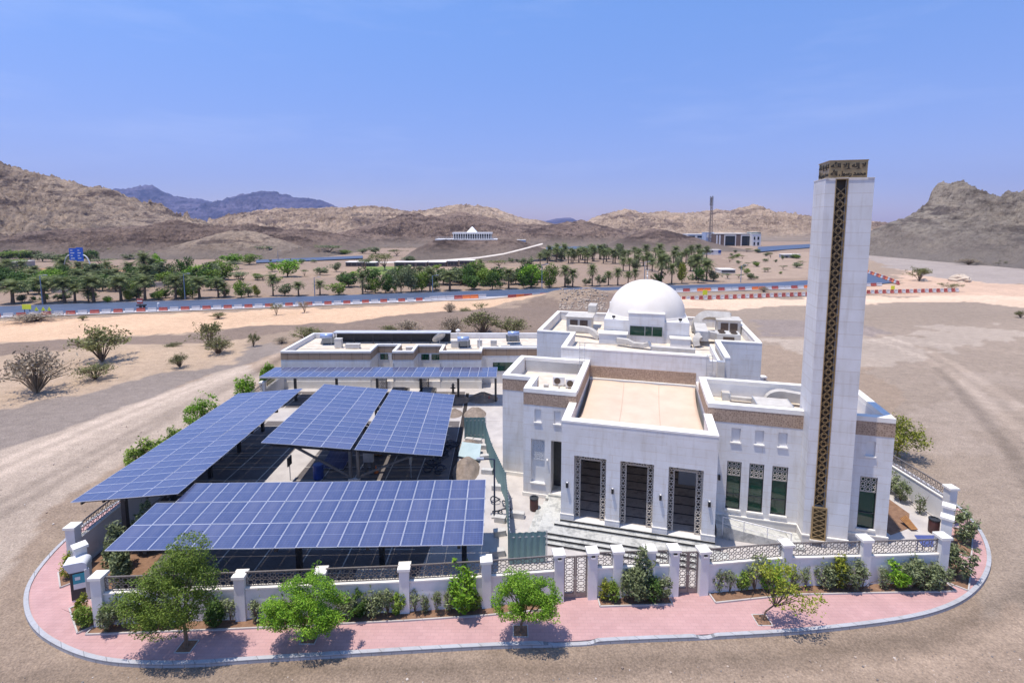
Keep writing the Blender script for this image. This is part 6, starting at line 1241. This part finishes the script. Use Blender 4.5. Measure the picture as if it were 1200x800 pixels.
rb2 = random.Random(5); belt = []
for k in range(112):
    x = rb2.uniform(-6, 262) if k < 72 else rb2.uniform(400, 640); t = max(0, min(1, x / 640)); y0 = 347 - 14 * t
    belt.append((x, y0 - rb2.uniform(1, 16) * (1 if k < 72 else .45), 'dark' if rb2.random() < .6 else ('mid' if rb2.random() < .6 else 'olive')))
for k in range(30): x = rb2.uniform(0, 290) if k < 18 else rb2.uniform(420, 700); belt.append((x, 354 - 18.5 * x / 640, 'olive' if k % 2 else 'dark'))
for k in range(26): belt.append((rb2.uniform(0, 262), rb2.uniform(322, 338), 'palm'))
for i, (x, y, kd) in enumerate(sorted(belt)):
    hh = rb2.uniform(13, 24) if y < 348 - 14 * x / 640 else rb2.uniform(7, 13)
    ftree(kd, x, y, hh, hh * rb2.uniform(.95, 1.35), '%s of the dense belt beyond the road, %s from left' % (TD[kd], nth(i)), i + 300, 'trees of the dense belt beyond the road')
rs = random.Random(77); spots = []
for k in range(64):
    if k < 44: px_, py = rs.uniform(0, 640), rs.uniform(306, 335)
    else: px_, py = rs.uniform(850, 945), rs.uniform(299, 327)
    spots.append((px_, py))
for i, (px_, py) in enumerate(sorted(spots)):
    kd = ('acacia', 'olive', 'olive', 'mid')[i % 4]; hh = rs.uniform(3.5, 9) * (py - 262) / 60; ftree(kd, px_, py, hh, hh * rs.uniform(1.0, 2.0), 'low %s scattered on the dry fields, %s from left' % (TD[kd], nth(i)), i + 200, 'low scrub on the dry fields')
for i, (a0, a1, py) in enumerate(((88, 104, 333), (112, 122, 331), (128, 146, 334), (20, 40, 341), (60, 84, 343), (182, 192, 336))):
    x0, y0, _ = at(a0, py); x1, y1, _ = at(a1, py); b = MB(); b.box(0, x1 - x0, 0, .4, -.6, 1.3); b.box(-.1, x1 - x0 + .1, -.08, .48, 1.301, 1.45); b.box(0, .4, .41, 6, -.6, 1.2); tag(b.build('field_wall', noisy('pale_block_wall', (.42, .37, .33), (.52, .47, .42), .6, .9, .1), loc=(x0, y0, 0)), 'pale low wall among the palms, %s from left' % nth((3, 4, 0, 1, 2, 5).index(i) if False else i), 'wall', 'low walls among the palms')
# ================================================================== ROAD BARRIERS AND SIGNS
def barrier_mesh(m, L_=2.0):
    b = MB(); pr = [(-.3, 0), (.3, 0), (.3, .2), (.14, .42), (.1, .95), (-.1, .95), (-.14, .42), (-.3, .2)]; n = len(pr)
    b.v = [(-L_ / 2, p[0], p[1]) for p in pr] + [(L_ / 2, p[0], p[1]) for p in pr]
    for i in range(n): j = (i + 1) % n; b.poly((i, n + i, n + j, j))
    b.poly(tuple(range(n))); b.poly(tuple(range(n, 2 * n))[::-1]); return b.mesh('road_barrier', m)
DUSTW = noisy('dusty_white_plastic', (.46, .44, .45), (.58, .56, .56), 1.2, .6, 0)
BR, BW, BO = barrier_mesh(REDP), barrier_mesh(DUSTW), barrier_mesh(ORANGE)
def along(pts, step):
    P = [Vector(at(*p)[:2]) for p in pts]; out = []; carry = 0
    for a, b_ in zip(P[:-1], P[1:]):
        L_ = (b_ - a).length; d = (b_ - a) / L_; t = carry
        while t < L_: out.append((a + d * t, math.atan2(d.y, d.x))); t += step
        carry = t - L_
    return out
cnt = {'r': 0, 'w': 0}
def barriers(pts, step, seq, where, scale=1., g='red and white road barriers'):
    for i, (p, a) in enumerate(along(pts, step)):
        c = seq[i % len(seq)]
        if c == '-': continue
        o = obj('road_barrier', {'r': BR, 'w': BW, 'o': BO}[c], loc=(p.x, p.y, .02), rotz=a); o.scale = (scale, scale, scale)
        tag(o, '%s plastic barrier %s, %s from its left end' % ({'r': 'red', 'w': 'white', 'o': 'orange'}[c], where, nth(i)), 'barrier', g)
E1 = [(x, y + 1.6) for x, y in NEAR]
barriers([(-40, 374.3)] + E1[1:5] + [(505, 352)], 2.25, 'rw', 'on the near road edge at left', .85)
barriers([(508, 351.6), (570, 349)], 2.2, 'wwwroo', 'where the sand track meets the road', 1.05)
barriers([(600, 350), (650, 347.5)], 2.3, 'rorwo', 'on the earth bank above the annex', 1.15)
barriers([(796, 342), (900, 339), (1000, 336), (1032, 334.8)], 2.3, 'wrwoowrw', 'on the road edge between dome and minaret', 1.0)
barriers([(1052, 333), (1040, 328), (1020, 321), (1010, 317)], 3.0, 'rwo', 'round the road end right of the minaret', 1.2)
PR, PW = barrier_mesh(REDP, 1.1), barrier_mesh(DUSTW, 1.1)
for i, (p, a) in enumerate(along([(796, 352.5), (860, 350), (940, 347), (1010, 344.5), (1122, 342)], 1.28)):
    o = obj('fence_block', PR if i % 2 else PW, loc=(p.x, p.y, .05), rotz=a); o.scale = (.85, .9, 1.15); tag(o, '%s block of the striped sand fence, %s from the dome end' % ('red' if i % 2 else 'white', nth(i)), 'fence block', 'red and white striped fence blocks')
def ypanel(lab, px_, py, w_, h_, z0):
    x, y, _ = at(px_, py); r = thing('warning_sign', lab, 'sign', (x, y, 0), 0, 'yellow roadwork signs'); b = MB(); b.box(-w_ / 2, w_ / 2, -.04, .04, z0, z0 + h_); b.build('sign_plate', YELLOW, r); b = MB(); b.bar((-w_ * .3, .05, 0), (-w_ * .3, .05, z0 + h_ * .6), .08); b.bar((w_ * .3, .05, 0), (w_ * .3, .05, z0 + h_ * .6), .08); b.build('leg', DARK, r)
ypanel('wide yellow green board by the road at far left', 32, 367.5, 2.0, 1.1, 1.0)
for k, x in enumerate((43, 51, 58)):
    x_, y_, _ = at(x, 366); r = thing('warning_sign', ('left', 'middle', 'right')[k] + ' of three small yellow triangle signs by the road', 'sign', (x_, y_, 0), 0, 'yellow roadwork signs'); b = MB(); b.v = [(-.5, -.03, .4), (.5, -.03, .4), (0, -.03, 1.3), (-.5, .03, .4), (.5, .03, .4), (0, .03, 1.3)]
    for f_ in ((0, 1, 2), (5, 4, 3), (0, 3, 4, 1), (1, 4, 5, 2), (2, 5, 3, 0)): b.poly(f_)
    b.build('sign_plate', YELLOW, r); b = MB(); b.bar((0, .05, 0), (0, .05, .5), .08); b.build('leg', DARK, r)
ypanel('yellow square board beside the road barriers behind the dome', 826, 347, 1.3, 1.3, .4); ypanel('yellow board at the road end right of minaret', 1046, 341, 1.1, 1.1, .5)
def streetlight(lab, px_, py, hpx, i):
    x, y, _ = at(px_, py); k = (y * math.cos(P_) + 20 * math.sin(P_)) / F; h = hpx * k; r = thing('street_lamp', lab, 'street lamp', (x, y, 0), 0, 'street lamps along the road'); b = MB(); b.tube([(0, 0, 0), (0, 0, h)], [.14, .08], 8); b.build('pole', noisy('blue_grey_pole', (.16, .22, .30), (.2, .26, .34), 2, .5, 0), r); b = MB(); b.bar((0, 0, h), (1.4, 0, h + .15), .09); b.build('arm', MATS['blue_grey_pole'], r); b = MB(); b.box(1.0, 1.8, -.16, .16, h + .1, h + .25); b.build('lamp_head', STEEL, r)
for i, (x, y, h, l_) in enumerate([(50, 357, 34, 'street lamp pole at far left of the road row'), (217, 351, 30, 'street lamp pole in front of the bright green field tree'), (369, 347, 22, 'street lamp pole between small palms along the road'), (507, 343, 20, 'street lamp pole before the tall middle trees'), (635, 338, 28, 'street lamp pole beside the bright trees left of dome'), (755, 333, 26, 'dark street lamp pole directly above the dome'), (868, 331, 20, 'thin street lamp pole on the plain left of minaret'), (326, 306, 12, 'distant lamp pole by the second road')]): streetlight(l_, x, y, h, i)
# construction vehicle / barrel by the road
x, y, _ = at(166, 361); r = thing('road_sign_trailer', 'small red and white roadwork trailer on the road at left', 'trailer', (x, y, .06)); b = MB(); b.box(-.9, .9, -.5, .5, .5, .8); b.build('chassis', DARK, r); b = MB(); b.box(-1.0, .4, -.05, .05, 1.0, 2.2); b.build('board', REDP, r); b = MB(); b.box(-.9, .3, -.06, -.051, 1.5, 1.8); b.build('stripe', WHITEP, r); b = MB(); b.bar((-.3, 0, .8), (-.3, 0, 1.0), .1); b.build('mast', DARK, r)
for s in (-1, 1): b = MB(); b.tube([(.2, s * .5, .3), (.2, s * .68, .3)], .3, 12); b.build('wheel', RUBBER, r)
b = MB(); b.lathe([(.28, 0), (.28, .9), (.2, 1.0), (.2, 1.1)], 12); x, y, _ = at(186, 360); tag(b.build('marker_post', WHITEP, loc=(x, y, .06)), 'white marker barrel on the road at left', 'marker')
# blue direction sign gantry
x, y, _ = at(92, 326); k = (y * math.cos(P_) + 20 * math.sin(P_)) / F
r = thing('direction_sign', 'large blue road direction sign above the dark trees', 'road sign', (x, y, 0)); w_ = 16 * k; z0 = 21 * k; h_ = 14 * k
b = MB(); b.box(-w_ / 2, -.05, -.1, .1, z0, z0 + h_); b.box(.05, w_ / 2, -.1, .1, z0 - .3, z0 + h_ + .3); sp = b.build('sign_plate', BLUESIGN, r)
b = MB()
for i in range(4): b.box(-w_ / 2 + .5, -w_ * .12 - (i % 2) * .6, -.12, -.101, z0 + .6 + i * h_ * .22, z0 + .9 + i * h_ * .22); b.box(.6, w_ * .36 - (i % 2) * .5, -.12, -.101, z0 + .6 + i * h_ * .22, z0 + .9 + i * h_ * .22)
b.build('lettering_bars', WHITEP, sp)
b = MB(); b.tube(arc((-w_ / 2 - 2.6, 0, 0), (-w_ / 2 - 2.6, 0, z0 + 1.5), (-w_ / 2, 0, z0 + 2), 8), .2, 8); b.tube(arc((w_ / 2 + 2.6, 0, 0), (w_ / 2 + 2.6, 0, z0 + 1.5), (w_ / 2, 0, z0 + 2), 8), .2, 8); b.build('support', WHITEP, r)

# ================================================================== FAR BUILDINGS
def ground_z(x, y): return float(GZ[np.abs(rows - y).argmin(), np.abs(cols - x / (y + 62)).argmin()])
# hilltop pavilion
Yp = 303; k = (Yp * math.cos(P_) + 8 * math.sin(P_)) / F
p0 = atY(553, 280, Yp); pv = thing('hilltop_pavilion', 'white colonnaded pavilion with pyramid roof on the knoll', 'pavilion', (p0[0], Yp, p0[2] - .6))
wl, wr = -22 * k, 23 * k
b = MB(); b.box(-42 * k, 30 * k, -4, 10, -3, .6); b.build('terrace', PLAIN, pv)
b = MB(); b.box(wl, wr, 3.5, 9, .6, 3.6); b.build('inner_wall', DARK, pv); b = MB(); b.box(wl - .4, wr + .4, -.6, 9.5, 3.6, 4.5); b.build('roof_slab', PLAIN, pv)
for i in range(17): b = MB(); x = wl + .3 + (wr - wl - .6) * i / 16; b.box(x - .22, x + .22, -.3, .15, .6, 3.6); b.build('column', PLAIN, pv)
b = MB(); s = 6.2 * k; b.v = [(-s, -.2, 4.5), (s, -.2, 4.5), (s, 2 * s - .2, 4.5), (-s, 2 * s - .2, 4.5), (0, s - .2, 4.5 + 7 * k)]
for f_ in ((0, 1, 4), (1, 2, 4), (2, 3, 4), (3, 0, 4)): b.poly(f_)
b.build('pyramid_roof', noisy('pale_blue_glass_roof', (.42, .48, .56), (.52, .57, .64), 2, .3, 0), pv)
b = MB()
for i in range(24): b.box(-41 * k + i * 3 * k - .06, -41 * k + i * 3 * k + .06, -3.9, -3.8, .6, 1.7)
b.box(-41.5 * k, 29.5 * k, -3.92, -3.78, 1.6, 1.75); b.build('balustrade', PLAIN, pv)
def block(name, lab, px0, px1, pyb, pyt, Y, dep, m, wins=(), parts=(), base=None):
    a = atY(px0, pyb, Y); c = atY(px1, pyt, Y); w_ = c[0] - a[0]; h = c[2] - a[2]; r = thing(name, lab, 'building', (a[0], Y, a[2]))
    b = MB(); b.box(0, w_, 0, dep, -3, h); b.build('wall', m, r); b = MB(); b.box(-.15, w_ + .15, -.15, dep + .15, h + .002, h + .25); b.build('roof', COPE if m is not DARK else DARK, r)
    for (f0, f1, g0, g1, mm, nm) in wins: b = MB(); b.box(w_ * f0, w_ * f1, -.25, -.02, h * g0, h * g1); b.build(nm, mm, r)
    return r
BRN = noisy('brown_cladding', (.15, .10, .075), (.2, .135, .10), 1, .7, 0)
block('office_building', 'modern office with big framed glass fronts left of the minaret', 838, 881, 289, 274, 460, 22, BRN, [(.02, .06, 0, .9, PLAIN, 'fin'), (.1, .14, 0, .9, PLAIN, 'fin'), (.24, .57, .0, .92, PLAIN, 'white_frame'), (.27, .54, .06, .84, DARKG, 'glazing'), (.7, .98, .0, .92, PLAIN, 'white_frame'), (.73, .95, .06, .84, DARKG, 'glazing')])
for o in [o for o in bpy.data.objects if o.name.startswith('glazing')]: o.location.y = -.12
block('office_wing', 'white three storey block at the right end of the modern office', 881, 892, 289, 274.5, 455, 22, PLAIN, [(.18, .34, .12, .36, DARKG, 'window'), (.6, .8, .12, .36, DARKG, 'window'), (.18, .34, .55, .8, DARKG, 'window'), (.6, .8, .55, .8, DARKG, 'window')])
block('roof_block', 'dark teal penthouse on the white office block', 881, 891.5, 274.3, 272.5, 462, 10, noisy('teal_roof_room', (.02, .07, .08), (.03, .09, .10), 1, .4, 0), [])
block('low_building', 'long low building with dark windows left of the cell tower', 806, 834, 279, 274.5, 480, 14, PLAIN, [(.05, .3, .1, .6, DARKG, 'window'), (.4, .6, .1, .6, DARKG, 'window'), (.7, .95, .1, .6, DARKG, 'window')])
block('plant_room', 'pale blue plant room behind the cell tower', 827, 837, 280, 272.5, 470, 10, noisy('pale_blue_wall', (.38, .44, .58), (.44, .5, .64), 1, .6, 0), [(.1, .4, .2, .8, WHITEP, 'panel'), (.6, .9, .2, .8, WHITEP, 'panel')])
block('site_cabin', 'white site cabin on the dry plain with a blue end', 822, 845, 296.5, 293, 330, 5, PLAIN, [(.1, .2, .3, .8, DARKG, 'window'), (.3, .4, .3, .8, DARKG, 'window'), (.5, .6, .3, .8, DARKG, 'window'), (.86, 1.0, .0, 1., BLUEB, 'blue_end')])
block('shed', 'small grey shed on the plain, left one of a pair near minaret', 918, 925, 302.5, 298.5, 300, 5, noisy('grey_shed', (.28, .30, .34), (.34, .36, .4), 1, .6, 0), [(.3, .7, .0, .6, DARK, 'door')])
block('shed', 'longer grey shed on the plain, right one of a pair near minaret', 926, 938, 302.5, 298.5, 300, 5, MATS['grey_shed'], [(.2, .4, .0, .6, DARK, 'door'), (.6, .8, .3, .7, DARK, 'window')])
block('canopy_hut', 'low pale canopy hut beside the palms left of minaret', 845, 862, 319, 316.3, 205, 6, COPE, [(.05, .95, .0, .7, DARK, 'opening')])
block('far_house', 'tiny pale house on slope at the hill foot on the left', 245, 256, 283, 278, 345, 8, COPE, [(.1, .45, .1, .6, DARK, 'opening'), (.6, .9, .1, .6, DARK, 'opening')])
block('far_works', 'pale blue factory block far off beside the minaret', 933, 958, 281, 277, 700, 14, noisy('blue_shed', (.28, .36, .5), (.33, .41, .55), 1, .6, 0), [(.1, .2, .1, .8, WHITEP, 'panel'), (.4, .5, .1, .8, WHITEP, 'panel')])
for i, (a0, a1, yb, yt) in enumerate(((405, 425, 311, 307.5), (428, 440, 312, 308), (462, 500, 312, 307.5), (502, 522, 311, 307.5), (524, 536, 310.5, 306), (538, 556, 309.5, 305.5))): block('farm_shed', '%s low farm shed with dark open front at foot of the knoll, from the left' % nth(i), a0, a1, yb, yt, 238, 6, noisy('shed_brown_%d' % i if False else 'weathered_shed', (.17, .13, .11), (.24, .19, .16), 1, .8, 0), [(.05, .3, .0, .75, DARK, 'opening'), (.36, .62, .0, .75, DARK, 'opening'), (.7, .95, .0, .75, DARK, 'opening')])
block('farm_shed', 'pale farm shed roof at the far left among trees', 2, 22, 311, 307, 235, 8, noisy('pale_shed', (.36, .31, .28), (.42, .37, .33), 1, .8, 0), [(.1, .9, .0, .6, DARK, 'opening')])
block('hut', 'small blue white hut on knoll right of the pavilion', 602, 616, 285.5, 281.5, 300, 5, MATS['pale_blue_wall'], [(.0, .3, .0, .95, WHITEP, 'panel'), (.5, .8, .2, .7, DARK, 'window')])
# cell tower
x, y, z = atY(832, 288, 420); h = atY(836, 231, 420)[2] - z
r = thing('cell_tower', 'tall thin lattice cell tower before the tan ridge', 'mast', (x, y, z)); b = MB(); wd = 1.7
for i in range(16):
    z0, z1 = h * i / 16, h * (i + 1) / 16; w0, w1 = wd * (1 - .6 * i / 16), wd * (1 - .6 * (i + 1) / 16)
    for a0 in range(3):
        A = 2.094 * a0; B = 2.094 * (a0 + 1); b.bar((w0 * math.cos(A), w0 * math.sin(A), z0), (w1 * math.cos(A), w1 * math.sin(A), z1), .3); b.bar((w0 * math.cos(A), w0 * math.sin(A), z0), (w1 * math.cos(B), w1 * math.sin(B), z1), .17)
b.build('lattice_mast', noisy('brown_mast', (.2, .15, .12), (.26, .2, .16), 1, .6, 0), r); b = MB()
for zz in (.86, .93, .99):
    for a0 in range(3): A = 2.094 * a0 + .5; b.box(1.2 * math.cos(A) - .3, 1.2 * math.cos(A) + .3, 1.2 * math.sin(A) - .3, 1.2 * math.sin(A) + .3, h * zz - 1.5, h * zz + 1.3)
b.build('antenna_panels', noisy('grey_antenna', (.3, .3, .33), (.36, .36, .4), 1, .6, 0), r)
# boulders
def boulder(lab, px_, py, w_, h_, seed):
    x, y, _ = at(px_, py); k = (y * math.cos(P_) + 20 * math.sin(P_)) / F; rng = np.random.default_rng(seed); b = MB(); n = 12; rw = 7
    for i in range(rw):
        t = math.pi / 2 * i / (rw - 1)
        for j in range(n): a = 6.283 * j / n; q_ = 1 + rng.uniform(-.14, .14); b.v.append((math.cos(a) * math.cos(t) * q_, math.sin(a) * math.cos(t) * q_, math.sin(t) * q_ - .03))
    for i in range(rw - 1):
        for j in range(n): j2 = (j + 1) % n; b.poly((i * n + j, i * n + j2, (i + 1) * n + j2, (i + 1) * n + j))
    o = b.build('boulder', ROCK, loc=(x, y, -.15)); o.scale = (w_ * k / 2, w_ * k / 2, h_ * k); tag(o, lab, 'boulder')
boulder('large pale boulder at the foot of right hill', 1125, 329, 22, 8, 3); boulder('small pale boulder beside the dark thorn tree', 1083, 329, 8, 3, 5)
rb = random.Random(21); b = MB()
for k in range(420):
    px_ = rb.uniform(655, 712); py = rb.uniform(352, 364); x, y, _ = at(px_, py); z = ground_z(x, y); s = rb.uniform(.1, .38)
    b.prism([(x + s * math.cos(a) * rb.uniform(.7, 1.1), y + s * math.sin(a) * rb.uniform(.7, 1.1)) for a in (0, 1.2, 2.3, 3.5, 4.8)], z - .1, z + s * rb.uniform(.4, 1.0))
o = b.build('rubble', ROCK); o['kind'] = 'stuff'; o['label'] = 'pale stone rubble scattered on the earth bank behind the dome'; o['category'] = 'rubble'
b = MB()
for k in range(9000):
    x = rb.uniform(-40, 42); y = rb.uniform(11, 24) if k % 3 else rb.uniform(24, 60)
    inside_p = (-29 < x < 33) and y > 20.7 + (0.05 * max(0, x) if x > 0 else 0)
    if inside_p: continue
    s_ = rb.uniform(.012, .035) if k % 7 else rb.uniform(.035, .08); st0 = rb.uniform(.2, .8); b.prism([(x + s_ * math.cos(a) * rb.uniform(.7, 1.1), y + s_ * math.sin(a) * rb.uniform(.7, 1.1)) for a in (0, 1.5, 3.0, 4.6)], -.16, -.13 + s_ * st0, k % 4)
o = b.build('loose_stones', [noisy('pale_loose_stone', (.42, .35, .30), (.60, .52, .45), 3, .95, 0), noisy('brown_loose_stone', (.20, .15, .115), (.28, .21, .165), 3, .95, 0), noisy('grey_loose_stone', (.15, .13, .12), (.24, .21, .19), 3, .95, 0), noisy('tan_loose_stone', (.34, .26, .20), (.44, .35, .28), 3, .95, 0)]); o['kind'] = 'stuff'; o['label'] = 'loose pale stones scattered over the gravel around the pavement'; o['category'] = 'stones'

# ================================================================== HAZE
b = MB(); b.box(-9000, 9000, -120, 9200, -60, 900); hz = bpy.data.materials.new('haze'); hz.use_nodes = True; t_ = hz.node_tree; t_.nodes.clear()
vo = t_.nodes.new('ShaderNodeVolumePrincipled'); vo.inputs['Color'].default_value = (.42, .56, 1.0, 1); vo.inputs['Density'].default_value = 0.7e-4; vo.inputs['Anisotropy'].default_value = .2
ou = t_.nodes.new('ShaderNodeOutputMaterial'); t_.links.new(vo.outputs[0], ou.inputs['Volume'])
o = b.build('haze', hz); o['kind'] = 'stuff'; o['label'] = 'thin blue air haze over the whole valley'; o['category'] = 'haze'
